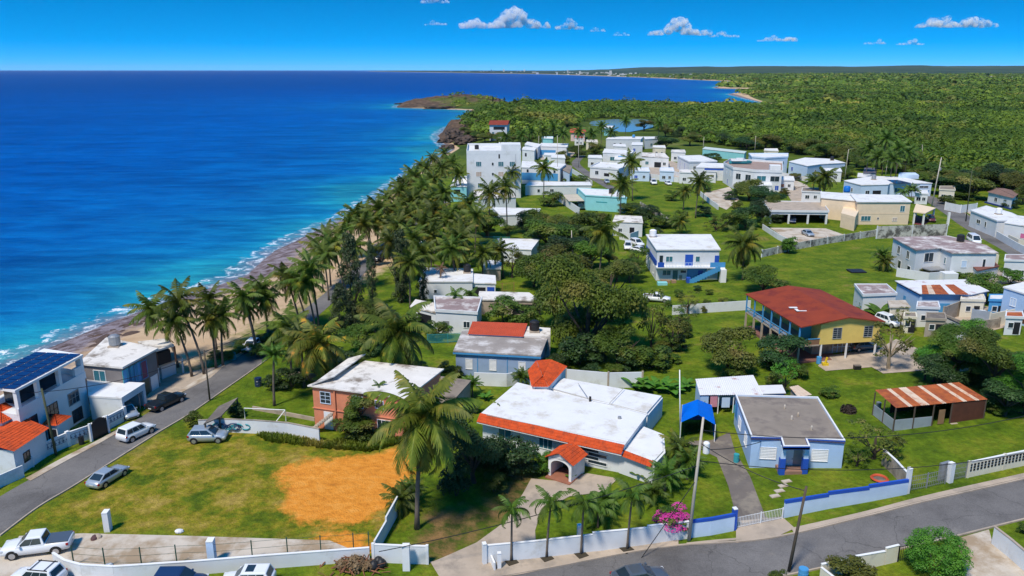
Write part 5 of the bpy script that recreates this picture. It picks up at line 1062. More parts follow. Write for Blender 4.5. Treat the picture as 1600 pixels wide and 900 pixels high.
fence('wire_fence', 'green posts with strands of wire along the curved white front wall', 'fence', [(116, 884), (165, 888), (222, 887), (277, 883), (332, 881), (395, 876), (450, 871), (502, 868), (553, 864), (577, 862)], 1.7, M('green fence metal', (.03, .09, .06), .6), post=4.6, wire=True, base=.3, rails=3, thick=.02)
wall('pillar', 'white square pillar with dark lamp on the lot beside concrete slab', 'pillar', [(165, 829), (174, 828.5)], 2.0, WALLW, .7, cap=WHITE, panel=9); wall('pillar', 'white pillar with pipe at the middle of the concrete slab', 'pillar', [(327, 880), (338, 879.5)], 2.3, PBLUE, .7, cap=WHITE, panel=9)
wall('meter_pillar', 'tall white meter pillar on pavement before the short white wall', 'pillar', [(630, 890), (641, 890)], 2.4, WHITE, .5, cap=WHITE, panel=9)
wall('gate_pillar', 'white pillar at the left end of stepped front wall', 'pillar', [(754, 881), (760, 880)], 2.0, WALLW, .4, cap=WHITE, panel=9); wall('meter_box', 'white box standing on the pavement before the stepped wall', 'meter box', [(777, 888), (783, 887.5)], 1.5, WHITE, .3, cap=WHITE, panel=9); wall('garden_wall', 'tiny white ramp wall on pavement beside the white box', 'wall', [(766, 876), (773, 892)], .8, WHITE, .15, panel=9)
wall('meter_pillar', 'slim white pillar standing behind the stepped front wall', 'pillar', [(902, 850), (908, 849)], 1.9, WALLW, .4, cap=WHITE, panel=9)
r_ = wall('garden_wall', 'white lot wall painted with blue and teal graffiti', 'wall', [(312, 677), (350, 675), (400, 677), (450, 681), (500, 691)], 1.7, WALLW, cap=RUIN, panel=5, land='the graffiti wall')
W = gpts([(335, 676), (400, 677), (470, 685)]); o = gpts([(312, 677)])[0]; z0 = th(*o); rg = random.Random(3)
for ci, cm in enumerate((TEALD, M('navy spray paint', (.02, .05, .13), .7))):
    mb = MB()
    for k in range(5):
        f_ = rg.uniform(0.1, .9); a, b = (W[0], W[1]) if f_ < 1 else (W[1], W[2]); p = a.lerp(b, f_ % 1); d = (b - a).normalized(); nn = Vector((d.y, -d.x)) * (.1 + ci * .006); c0 = p - o + nn; z = th(*p) - z0
        pts = []; r0 = rg.uniform(.2, .5); a0 = rg.uniform(0, 6)
        for q in range(9): an = a0 + q * .5; pts.append(Vector((c0.x + d.x * r0 * math.cos(an) * 1.6, c0.y + d.y * r0 * math.cos(an) * 1.6, z + .85 + r0 * math.sin(an))))
        mb.tube(pts, .075, 4)
    mb.build('graffiti_lettering', cm, r_)
b = at(352, 655); H = House('carport', 'dark low lean-to roof at the street corner of the graffiti wall lot', 'shed', [(318, 664), (345, 652), (372, 622), (342, 636)], 2.2); H.roof(CONCD, 0, .12, z=2.2); [MB().box(p.x - .08, p.x + .08, p.y - .08, p.y + .08, -.3, 2.2).build('post', WOODP, H.root) for p in H.grow(-.2)]
g = thing('goal', 'white tube football goal frame on grass behind the graffiti wall', 'goal', at(415, 660)); o = at(415, 660); mb = MB(); L3 = lambda x, y, z: at(x, y) - o + Vector((0, 0, z)); A_, B_, C_ = L3(383, 655, 0), L3(447, 658, 0), L3(428, 663, 0)
up = Vector((0, 0, 1.5)); mb.tube([A_, A_ + up, B_ + up, B_], .06, 6); mb.build('front_frame', WHITE, g); mb = MB(); mb.tube([B_ + up, C_, ], .06, 6); mb.build('back_bar', WHITE, g)
wall('garden_wall', 'low grey wall along the path beside the salmon house', 'wall', [(395, 640), (440, 648), (492, 658)], .5, CONC, panel=6); wall('garden_wall', 'pale stone wall by the beach road behind the fan palm', 'wall', [(450, 590), (505, 597)], 1.1, RUIN, panel=6)
fence('fence', 'dark green screen fence behind the yard of the blue house', 'fence', [(668, 537), (700, 536), (738, 533)], 1.6, TEALD, .08, 3); wall('garden_wall', 'white wall behind the lawn between the big tree and red-roofed house', 'wall', [(1050, 492), (1110, 488), (1172, 484)], 1.7, WALLW, panel=6)

# ------------------------------------------------------------------ houses of the middle and far distance
def block(label, pts, h, wallm, roofm=None, name='house', cat='house', ov=.15, par=0.0, wins=(), land=None, extra=None, t=.22, zoff=0.0):
    """wins: (edge, fraction, sill, width, height, pane)"""
    H = House(name, label, cat, pts, h, zoff, land); H.walls(wallm, -1.2 - max(0, zoff)); H.roof(roofm or WROOF, ov, t, par, wallm)
    for w in wins:
        if w[-1] == 'door': H.door(w[0], w[1], w[3], w[4], w[5], w[2])
        elif w[-1] == 'hole': H.hole(w[0], w[1], w[3], w[4], w[2], w[5])
        elif w[-1] == 'band': H.band(w[0], w[1], w[2], w[3], w[4], w[5], .04)
        else: H.win(*w[:5], w[5], WHITE, 1 if w[3] > .8 else 0)
    return H
D_ = DARK; Gb = GLASSB
block('long white flat-roofed house behind tall palms with windowless front', [(655, 441), (738, 441), (738, 421), (664, 420)], 3.3, WALLW, wins=[(0, .3, 1.2, .5, .6, GLASS)], land='the long white flat-roofed house')
block('low white wing joined to the long white flat-roofed house', [(738, 443), (774, 444), (773, 432), (739, 429)], 2.8, WALLW, wins=[(0, .3, .2, 2.4, 1.9, DARK, 'hole'), (0, .8, .2, 1.4, 2.0, BLUE, 'hole')])
H = block('white house with mauve grey roof between the palms', [(681, 487), (745, 491), (752, 468), (679, 466)], 3.6, WALLW, STR3, par=.25, wins=[(0, .75, 1.2, 1.0, 1.0, GLASS), (0, .25, 0, 1.0, 2.1, GREYM, 'door')], land='the mauve-roofed white house')
block('white carport wing left of the mauve-roofed house', [(642, 480), (681, 490), (684, 476), (650, 470)], 2.8, WALLW, STR1, wins=[(0, .55, -.2, 3.2, 2.4, DARK, 'hole')], name='garage', cat='garage')
block('long low white store roof behind the mauve-roofed house', [(748, 469), (842, 471), (826, 459), (750, 457)], 2.6, CONC, STR1, wins=[(0, .8, .2, 5, 1.8, DARK, 'hole')], name='shed', cat='shed')
fence('fence', 'brown picket fence right of the long white flat-roofed house', 'fence', [(768, 458), (785, 456), (803, 455)], 1.8, M('brown pickets', (.30, .12, .08), .8), .3, 3)
block('white roof half hidden by trees above the small palm', [(788, 389), (830, 391), (842, 375), (778, 374)], 3.0, WALLW, wins=[(0, .5, 1, 1.5, 1, GLASS)]); block('small white lean-to by the lawn near tall palms', [(757, 421), (782, 421), (783, 408), (754, 408)], 2.4, CONC, WROOF, name='shed', cat='shed')
block('white flat roof among dark trees below the white apartment block', [(782, 337), (840, 335), (844, 327), (770, 325)], 3.0, WALLW); block('grey white windowless garage below the white apartment block', [(741, 312), (806, 309), (800, 300), (741, 299)], 3.4, WALLW, STR1, name='garage', cat='garage')
H = House('apartment_block', 'tall white four-storey apartment block at the shore with roof parapet', 'apartment block', [(729, 241), (814, 241), (813, 229), (731, 229)], 15.0, land='the white apartment block')
H.walls(WALLW, -2); H.roof(WROOF, .0, .2, 1.0, WALLW); a, t, nn, l = H.edge(0); mb = MB(); H.ebox(mb, 0, l * .64, l * .99, -l * .45, -.4, 15.2, 18.2); mb.build('stair_tower', WALLW, H.root)
for z in (11.0, 7.6):
    for f_, w in ((.22, 1.7), (.63, 1.7), (.84, 1.7)): H.win(0, f_, z, w, 1.5, Gb if z > 9 else M('tan shutter', (.5, .4, .33), .8), WHITE, 2)
    H.win(0, .48, z + .3, .6, .9, GLASS, WHITE, 0)
H.hole(0, .6, .5, 1.4, 13.6, DARK, 'drain_opening'); H.band(0, .5, 15, GREYM, .9, .905, .08, 'downpipe'); H.win(0, .25, 3.8, 1.7, 1.5, Gb, WHITE, 2)
block('teal and white balcony annex on the sea side of apartment block', [(704, 292), (729, 292), (729, 276), (712, 275)], 5.0, TEAL, WHITE, wins=[(0, .4, 2.6, 2.2, 1.5, DARK, 'hole')])
H = block('white house with wavy blue painted wall beside apartment block', [(815, 262), (875, 264), (884, 257), (816, 252)], 6.0, WALLW, wins=[(0, 1.4, 4.2, SKYB, .0, .95, 'band'), (0, .16, 4.3, .8, 1.2, GLASS), (0, .86, 4.4, .8, 1.0, GLASS)], land='the wavy blue wall house')
block('blue grey gabled garage right of wavy blue wall house', [(876, 264), (890, 272), (894, 260), (880, 257)], 5.0, PBLUE, STR4); block('long low white house with blue end below the wavy blue wall house', [(821, 291), (924, 290), (921, 285), (828, 285)], 3.0, WALLW, wins=[(0, .2, .9, .8, 1.0, GLASS), (0, .4, .9, 1.2, 1.0, GLASS), (0, .85, .2, 3.5, 1.8, SKYB, 'hole')])
H = block('turquoise house with flat white roof in the middle of village', [(903, 295), (915, 306), (979, 310), (962, 298)], 4.4, TEAL, wins=[(1, .4, 2.6, 3.5, .3, TEALD, 'hole'), (0, .5, 1.0, 1.2, 1.2, GLASS)], land='the turquoise house', par=.1)
H.slab(0, .1, 5.0, 2.5, 2.6, M('tan awning', (.55, .48, .38), .8), .0, .9, 'awning')
H = block('small white house with dark door between trees and tall palm', [(958, 347), (1004, 349), (1002, 339), (962, 337)], 3.6, WALLW, STR1, wins=[(0, .65, .1, 1.2, 2.3, DARK, 'door'), (0, .25, 1.0, .9, 1.0, GLASS)], land='the small white house by the tall palm'); wall('garden_wall', 'white terrace wall below the small white house by tall palm', 'wall', [(968, 374), (984, 377), (997, 372)], 2.0, WALLW, panel=6)
# beige house with carport
H = House('house', 'beige two-storey house with white roof and blue rooftop tank', 'house', [(1340, 316), (1423, 316), (1408, 306), (1330, 304)], 6.3, land='the beige house'); H.walls(PEACH); H.roof(WROOF, .3, .22); wp = [H.local(x, y, 6.0) for x, y in ((1284, 309), (1338, 314), (1332, 303), (1283, 300))]
MB().prism(wp, -1, 5.9).build('side_wing', PEACH, H.root); MB().prism(H.grow(.25, wp), 5.9, 6.1).build('roof', WROOF, H.root); lw = [H.local(x, y, 3.0) for x, y in ((1314, 338), (1336, 344), (1342, 332), (1318, 326))]; MB().prism(lw, -1, 3.0).build('bay', PEACH, H.root)
H.win(0, .19, 1.1, 2.6, 1.3, Gb, WHITE, 2); H.win(0, .86, 3.7, 1.2, 1.6, Gb, WHITE, 1); H.win(0, .74, 1.0, 1.2, .9, M('tan shutter', (.5, .4, .33)), WHITE, 1); H.win(0, .42, 1.5, .4, .5, DARK, WHITE, 0); H.win(3, .3, .8, 1.6, 2.0, Gb, WHITE, 2, 1); H.win(3, .75, .8, 1.6, 2.0, Gb, WHITE, 2, 1); H.band(0, 3.05, 3.15, PEACH, 0, 1, .06, 'ledge')
MB().prism(lw, 3.0, 3.12).build('balcony_floor', CONC, H.root); MB().prism(H.grow(.04, lw), 3.0, 3.0 + .9).build('balcony', PEACH, H.root)
c = H.local(1323, 300, 6.1); tk = MB().lathe([(.0, 0), (.9, 0), (.95, .3), (.95, 1.5), (.7, 1.8), (.0, 1.9)], (0, 0, 0), 16).build('water_tank', M('blue plastic', (.01, .16, .55), .4), None, True); tk.location = (H.c.x + c.x, H.c.y + c.y, H.z0 + 6.1); tag(tk, 'round bright blue water tank on the beige house roof', 'water tank')
H = House('carport', 'three-bay white carport with grey roof left of beige house', 'carport', [(1203, 331), (1294, 332), (1284, 318), (1193, 316)], 3.3, land='the three-bay carport'); H.roof(CONC, .25, .3, .25, WALLW); l = H.edge(0)[3]
mb = MB(); H.ebox(mb, 2, 0, H.edge(2)[3], -.2, 0, -1, 3.3); H.ebox(mb, 3, 0, H.edge(3)[3], -.2, 0, -1, 3.3); H.ebox(mb, 1, 0, H.edge(1)[3], -.2, 0, -1, 3.3); H.ebox(mb, 0, 0, l, -.3, 0, 2.6, 3.3); mb.build('wall', WALLW, H.root)
for f_ in (.02, .335, .665, .98): H.post(0, f_, -.15, -.6, 2.6, .5, WALLW)
for f_ in (.25, .5, .75): H.win(3, f_, 1.2, 1.0, 1.3, Gb, WHITE, 0)
wall('garden_wall', 'long mould-streaked white wall below the beige house patio', 'wall', [(1190, 402), (1238, 391), (1292, 381), (1368, 369)], 1.7, MOULD, panel=7, postmat=WALLW, land='the mould-streaked wall'); wall('garden_wall', 'tall black-streaked wall right of the beige house', 'wall', [(1369, 373), (1424, 371), (1478, 369)], 3.2, MOULD, panel=8, postmat=WALLW, land='the tall black-streaked wall'); wall('garden_wall', 'low white curving wall along the three-bay carport patio', 'wall', [(1191, 358), (1215, 374), (1240, 386)], 1.4, WALLW, panel=7)
H = House('gazebo', 'small white arched shelter with red floor right of beige house', 'gazebo', [(1428, 332), (1445, 334), (1461, 326), (1432, 320)], 3.3); H.roof(PEACH, .2, .25); [MB().box(p.x - .2, p.x + .2, p.y - .2, p.y + .2, -.6, 3.3).build('post', WHITE, H.root) for p in H.grow(-.2)]; MB().prism(H.P, -.6, .1).build('floor', M('maroon tile', (.16, .03, .03), .8), H.root)
# white house with mauve roof at right
H = House('house', 'white two-storey house with mauve-stained flat roof and dark windows', 'house', [(1432, 391), (1470, 388), (1488, 396), (1557, 396), (1538, 384), (1481, 370), (1396, 372)], 5.8, land='the mauve-roofed two-storey house'); H.walls(WALLW); H.roof(STR3, .3, .2)
H.win(0, .55, 3.2, 2.2, 1.8, GLASS, WHITE, 1); H.win(6, .7, 3.2, 1.3, 1.6, GLASS, WHITE, 1); H.win(6, .3, 3.2, 1.3, 1.6, GLASS, WHITE, 1); H.win(6, .8, .3, 1.5, 1.6, GLASS, WHITE, 0); H.win(6, .4, .3, 1.5, 1.6, GLASS, WHITE, 0); H.win(1, .5, 3.2, .6, 1.2, GLASSB, WHITE, 0); H.win(2, .3, 3.0, 1.0, 1.3, PBLUE, WHITE, 0); H.win(2, .75, 3.0, .5, 1.6, GLASS, WHITE, 0)
H.slab(0, .2, 2.6, 1.9, 2.1, GREYM, .3, 1.3, 'porch_roof'); H.slab(2, .3, 2.5, -.6, 2.3, WALLW, -.25, .05, 'stair_block'); H.hole(2, .1, 1.0, 2.0, 0, DARK, 'doorway'); H.band(0, -.2, 1.9, RUIN, .3, .95, .1, 'low_wall')
block('small brown-roofed porch house below the mauve-roofed two-storey house', [(1527, 424), (1560, 417), (1546, 404), (1515, 412)], 2.6, WALLW, M('brown flat roof', (.20, .08, .06), .85, .2), wins=[(0, .5, .2, 1.6, 1.6, DARK, 'hole'), (3, .3, .3, 1.0, 1.6, DARK, 'hole')])
H = House('house', 'light blue house with rusty orange and white sheet roof', 'house', [(1438, 459), (1516, 460), (1542, 455), (1508, 438), (1402, 440)], 3.6, land='the rusty-roofed light blue house'); H.walls(LBLUE); H.roof(SHEETW, .3, .12)
op = [H.local(x, y, 3.8) for x, y in ((1441, 459), (1514, 460), (1490, 444), (1440, 445))]; A4 = [Vector((*p, 3.74)) for p in op]
for i in range(7): mb = MB(); tiles(mb, A4[0].lerp(A4[1], i / 7), A4[0].lerp(A4[1], (i + 1) / 7), A4[3].lerp(A4[2], (i + 1) / 7), A4[3].lerp(A4[2], i / 7), .3, .04, 0); mb.build('roof_sheet', (RUST, RUSTP, RUST, RUST, SHEETW, RUST, RUST)[i], H.root, fix=False)
H.hole(0, .3, 1.4, 2.0, .1, DARK, 'doorway'); H.hole(0, .5, 2.0, 1.8, .2, SKYB, 'shutter'); H.hole(4, .4, .8, 1.9, 0, SKYB, 'door'); H.band(4, 3.3, 3.62, M('navy paint', (.02, .05, .2)), 0, 1, .1, 'fascia'); H.hole(0, .75, 2.4, 1.6, .2, CREAM, 'panel')
block('little white flat-roofed house behind the red-roofed yellow house', [(1349, 463), (1400, 461), (1384, 447), (1336, 447)], 3.4, WALLW, STR3, par=.2); block('tan lean-to between little white house and rusty-roofed house', [(1391, 481), (1421, 481), (1413, 471), (1388, 472)], 2.6, CREAM, CONCL, name='shed', cat='shed')
block('light blue house cut by the right edge of the picture', [(1569, 450), (1640, 472), (1680, 455), (1612, 440)], 5.0, LBLUE, wins=[(0, .25, 2.6, 1.0, 1.2, PBLUE), (0, .6, .4, 1.6, 2.2, M('brown door', (.10, .045, .025)), 'hole')], land='the light blue house at the edge')
for lab, pl, h, mt in (('weathered concrete wall of the roofless ruin beside blue house', [(1472, 504), (1500, 493), (1534, 490)], 2.6, RUIN), ('long bare concrete wall stretching below the light blue edge house', [(1472, 505), (1508, 520), (1560, 512)], 1.6, RUIN), ('grey sheet metal panel standing inside the concrete ruin', [(1517, 506), (1545, 510)], 2.4, SHEETG), ('cream block wall with gaps at the concrete ruin', [(1545, 511), (1570, 506), (1600, 500)], 2.2, CREAM), ('rough concrete wall below the light blue house at edge', [(1556, 487), (1600, 503), (1640, 518)], 1.6, RUIN), ('tan parapet wall along the rusty-roofed house terrace', [(1478, 488), (1500, 480), (1532, 476)], 1.4, CREAM)):
    wall('ruin_wall', lab, 'wall', pl, h, mt, panel=5, postmat=mt)
wall('garden_wall', 'grey wall with black sloping cap behind the bare tree', 'wall', [(1432, 502), (1470, 516), (1510, 536)], 2.3, WALLW, cap=BLACK, panel=20, land='the black-capped wall'); H_ = MB()
# right roadside and far houses
block('white single-storey house with small windows across the right road', [(1517, 330), (1558, 346), (1604, 346), (1580, 334), (1541, 323)], 4.2, WALLW, WROOF, wins=[(0, .35, 1.8, 2.0, 1.0, GLASS), (0, .62, 1.6, .8, 1.4, GLASS), (1, .4, 2, .8, .8, PBLUE)], par=.1, land='the white roadside house'); block('white house with pink banner at the right edge of the picture', [(1570, 349), (1640, 360), (1660, 345), (1590, 338)], 4.2, WALLW, wins=[(0, .5, 1.2, 2.2, 1.2, M('pink banner', (.6, .15, .3)))])
wall('garden_wall', 'tan garden wall by the driveway across the right road', 'wall', [(1574, 380), (1590, 388), (1630, 388)], 2.2, CREAM, panel=6); wall('garden_wall', 'white wall panels with dark gate at the far end of right road', 'wall', [(1476, 328), (1500, 333), (1525, 330)], 2.4, WALLW, panel=6, postmat=WHITE); wall('gate_pillar', 'white lamp pillar on the kerb beside the tall black-streaked wall', 'pillar', [(1479, 352), (1482, 352)], 3.6, WHITE, .5, panel=9)
for x, y, w in ((1553, 416, 1), (1590, 425, 2)): wall('gate_pillar', 'tan gate pillar by the right road, %s white two-storey house' % ('beside the' if w == 1 else 'beyond the drive of the'), 'pillar', [(x, y), (x + 4, y)], 2.6, CREAM, .6, panel=9)
H = House('house', 'old white house with brown hip roof among trees beyond right road', 'house', [(1545, 300), (1582, 309), (1592, 300), (1557, 294)], 3.6); H.walls(WALLW); P = [Vector((*p, 3.6)) for p in H.grow(.5)]; ap = sum(P, Vector()) / 4 + Vector((0, 0, 1.3)); mb = MB()
for i in range(4): mb.quad(P[i], P[(i + 1) % 4], ap)
mb.build('hip_roof', M('brown shingle', (.22, .13, .10), .9, .2), H.root); H.win(0, .35, 1.2, 1.4, 1.2, GLASS); H.band(0, -.5, .4, M('navy paint', (.02, .05, .2)), 0, 1, .6, 'low_wall')
W5 = [(0, .2, 1.2, 1.2, 1.2, Gb), (0, .5, 1.2, 1.2, 1.2, GLASS), (0, .8, 1.2, 1.2, 1.2, GLASS)]
H = block('long white flat-roofed house with dark solar strip behind the beige house', [(1319, 283), (1346, 290), (1388, 289), (1390, 287), (1456, 287), (1406, 277), (1365, 276)], 4.3, PBLUE, WROOF, wins=[(0, .5, 1.4, 1.0, 1.3, GLASS), (1, .25, 1.2, 1.4, 1.3, GLASS), (1, .6, .3, 3.0, 2.2, DARK, 'hole'), (3, .2, 1.4, 2.0, 1.4, Gb), (3, .82, 1.2, 4.0, .9, SKYB), (3, .82, 2.9, 3.0, .6, GLASS)], land='the long white house with solar strip'); sp_ = [H.local(x, y, 4.6) for x, y in ((1398, 287), (1424, 286), (1403, 281), (1386, 281))]; MB().prism(sp_, 4.53, 4.62).build('solar_strip', SOLAR, H.root); c4 = [H.local(x, y, 5.6) for x, y in ((1404, 273), (1436, 274), (1430, 270), (1405, 270))]; MB().prism(c4, 4.3, 5.7).build('roof_room', PBLUE, H.root)
block('white and pale blue house beyond the bushy palm', [(1233, 253), (1262, 260), (1283, 257), (1321, 255), (1300, 249), (1258, 247)], 4.8, PBLUE, WROOF, wins=[(0, .2, 1.5, 1.6, 1.6, BLUE), (1, .6, 1.6, 1.2, 1.2, GLASS), (2, .7, .3, 6, 2.0, DARK, 'hole')], land='the pale blue house beyond the bushy palm')
block('white two-storey house with flat roof left of pale blue house', [(1196, 248), (1231, 246), (1231, 241), (1170, 241), (1175, 246)], 6.5, PBLUE, WROOF, wins=[(0, .5, 3.6, 2.0, 1.6, Gb), (0, .8, 3.8, .8, 1.2, Gb), (0, .2, 1.0, 1.4, 1.4, GLASS)], par=.3)
H = block('white two-storey house with long curved glass front', [(1131, 257), (1146, 265), (1180, 269), (1222, 270), (1222, 256), (1142, 251)], 6.8, WALLW, M('terrace floor', (.35, .25, .2), .8), par=.7, wins=[(0, .3, 3.8, 1.2, 1.8, Gb), (0, .7, 3.8, 1.2, 1.8, Gb), (0, .5, .6, 1.5, 1.7, BLUE), (1, .25, 3.6, 2.0, 2.0, GLASS), (1, .7, 3.6, 2.2, 2.0, GLASS), (2, .25, 3.7, 3.0, 1.8, Gb), (2, .75, 3.7, 3.0, 1.8, GLASS), (1, .5, .3, 2.4, 2.2, DARK, 'hole'), (2, .85, .6, 1.2, 1.6, BLUE)], land='the curved glass-front house')
H.slab(2, -4, -.6, 6.9, 9.2, WHITE, .55, .95, 'roof_room')
b = House('boat', 'white boat with teal hull stored on terrace of curved glass-front house', 'boat', [(1142, 256), (1168, 258), (1170, 250), (1146, 249)], 7.8); mb = MB(); L2 = 4.2
for k in range(9): x = -L2 + 2 * L2 * k / 8; w = 1.4 * math.sin(math.pi * min(.98, .25 + .75 * (1 - k / 8) ** .6)); mb.v += [(x, -w, 8.3), (x, -w * .75, 7.4), (x, 0, 7.1 + .3 * (k / 8) ** 3), (x, w * .75, 7.4), (x, w, 8.3)]
for k in range(8):
    for j in range(4): i0 = k * 5 + j; mb.f.append((i0, i0 + 1, i0 + 6, i0 + 5))
hull = mb.build('hull', TEALD, b.root); MB().box(-3.5, 2.2, -1.15, 1.15, 8.25, 8.55).build('deck', WHITE, b.root); MB().prism([(-1.5, -.8), (.8, -.8), (1.6, 0), (.8, .8), (-1.5, .8)], 8.55, 9.3).build('cabin', WHITE, b.root)
block('white house with blue striped corner windows beside curved wall', [(1059, 245), (1077, 254), (1120, 253), (1094, 244)], 5.2, WALLW, WROOF, wins=[(0, .25, .5, .8, 3.8, BLUE), (0, .65, .5, .8, 3.8, BLUE), (1, .2, 2.6, 1.0, 1.0, GLASS), (1, .5, .2, 2.0, 2.4, DARK, 'hole')], par=.3, land='the blue striped corner house')
block('white block house with blue top edge behind the tall middle palm', [(1088, 262), (1131, 263), (1134, 256), (1096, 255)], 4.8, WALLW, WROOF, wins=[(0, 4.0, 4.7, BLUE, .3, 1.0, 'band')]); wall('garden_wall', 'curving white wall round the drive with the parked white SUV', 'wall', [(1014, 279), (1040, 283), (1060, 285), (1080, 284), (1092, 280)], 2.0, WALLW, panel=7, land='the curving white wall'); wall('garden_wall', 'white wall dropping from curved glass-front house drive to the green plot', 'wall', [(1094, 306), (1108, 318), (1122, 328)], 1.6, WALLW, panel=8); wall('garden_wall', 'long slanting grey wall across the green middle plot', 'wall', [(1000, 322), (1028, 338), (1056, 354)], 1.4, MOULD, panel=8)
block('white house with pillared porch in the village centre', [(1003, 245), (1045, 247), (1038, 240), (1004, 239)], 4.5, WALLW, STR1, wins=[(0, .2, 1.3, 1.4, 1.3, Gb), (0, .6, .2, 3, 2.3, DARK, 'hole'), (0, .85, 1.3, 1.2, 1.2, GLASS)]); block('white house with curved blue stripe behind the middle palm pair', [(942, 239), (986, 241), (990, 236), (945, 233)], 5.0, WALLW, wins=[(0, .35, 1.8, 2.2, 1.6, Gb), (0, .7, 3.6, 4.0, .5, SKYB)], land='the curved blue stripe house')
block('low white terrace house below the curved blue stripe house', [(922, 262), (966, 266), (986, 259), (937, 255)], 4.0, WALLW, WROOF, wins=[(0, .6, 1.2, 2.4, 1.2, DARK, 'hole'), (0, .25, 1.6, 1.5, 1.4, GLASS)], par=.4); block('plain white upper house with two small windows near the pond', [(947, 218), (1001, 218), (1005, 214), (952, 214)], 6.0, WALLW, wins=[(0, .25, 2.6, 1.0, 1.6, GLASS), (0, .42, 2.6, 1.0, 1.6, GLASS)], land='the plain white upper house'); block('small white house right of plain upper house near pond', [(1008, 218), (1028, 217), (1028, 214), (1006, 214)], 5.0, WALLW, wins=[(0, .5, 1.4, 1.4, 1.4, Gb)]); block('narrow white tower house in the village centre', [(987, 227), (1004, 227), (1004, 223), (988, 223)], 6.5, WALLW, wins=[(0, .25, 3.6, 1.0, 1.4, BLUE)])
block('long pale green roof in front of the forest edge', [(1098, 233), (1163, 240), (1166, 237), (1102, 230)], 3.5, TEAL, M('pale green roof', (.55, .62, .58), .7)); block('dark grey shed roof behind the long solar strip house', [(1349, 271), (1368, 271), (1366, 263), (1351, 263)], 4.0, WALLW, M('dark slate roof', (.12, .11, .13), .8)); block('tiny white block beside the dark grey shed roof', [(1340, 277), (1362, 278), (1358, 272), (1341, 271)], 3.2, WALLW, wins=[(0, .4, .8, 2.4, 1.4, DARK, 'hole')])
block('white house with vaulted front behind the apartment block', [(820, 226), (840, 231), (846, 226), (824, 222)], 5.5, WALLW, WROOF, wins=[(0, .4, 1.0, 1.6, 1.6, RUST)]); block('long white house with blue front behind the wavy blue wall house', [(842, 229), (886, 230), (888, 225), (846, 224)], 5.0, WALLW, WROOF, wins=[(0, 1.0, 3.4, SKYB, .05, .6, 'band'), (0, .75, 1.2, 1.5, 1.5, Gb)]); block('white block with roof tank right behind apartment block', [(816, 234), (835, 236), (838, 231), (818, 230)], 5.0, WALLW, WROOF, wins=[(0, .3, 2, 1.2, 1.6, DARK, 'hole')]); block('small white dome-topped house left behind apartment block', [(779, 226), (799, 227), (800, 223), (780, 223)], 5.0, WALLW, WROOF)
H = House('house', 'lone two-storey white house with red roof on the wooded headland', 'house', [(765, 195), (792, 195), (796, 191), (769, 191)], 7.0, land='the red-roofed headland house'); H.walls(WALLW, -3); P = [Vector((*p, 7)) for p in H.grow(.7)]; m0, m1 = (P[0] + P[3]) / 2 + Vector((0, 0, 2)), (P[1] + P[2]) / 2 + Vector((0, 0, 2)); mb = MB(); mb.quad(P[0], P[1], m1, m0); mb.quad(P[2], P[3], m0, m1); mb.quad(P[1], P[2], m1); mb.quad(P[3], P[0], m0); mb.build('roof', REDR, H.root); H.hole(0, .55, 7, 1.8, 4.0, DARK, 'balcony_opening'); [H.win(0, f_, .8, 1.4, 1.8, Gb, WHITE, 1) for f_ in (.2, .5, .8)]
H = House('house', 'pinkish house with bright red tile roof among palms', 'house', [(892, 207), (914, 208), (913, 203), (893, 202)], 5.0); H.walls(M('pale pink wall', (.66, .5, .46)), -2); P = [Vector((*p, 5)) for p in H.grow(.8)]; ap = sum(P, Vector()) / 4 + Vector((0, 0, 2)); mb = MB(); [mb.quad(P[i], P[(i + 1) % 4], ap) for i in range(4)]; mb.build('roof', ORED, H.root); H.win(0, .3, 1.6, 1.6, 1.6, GLASS); H.win(0, .7, 1.6, 1.6, 1.6, GLASS)
block('small white house with teal side beside the pond', [(944, 200), (957, 201), (958, 197), (946, 197)], 4.5, TEAL, WROOF)
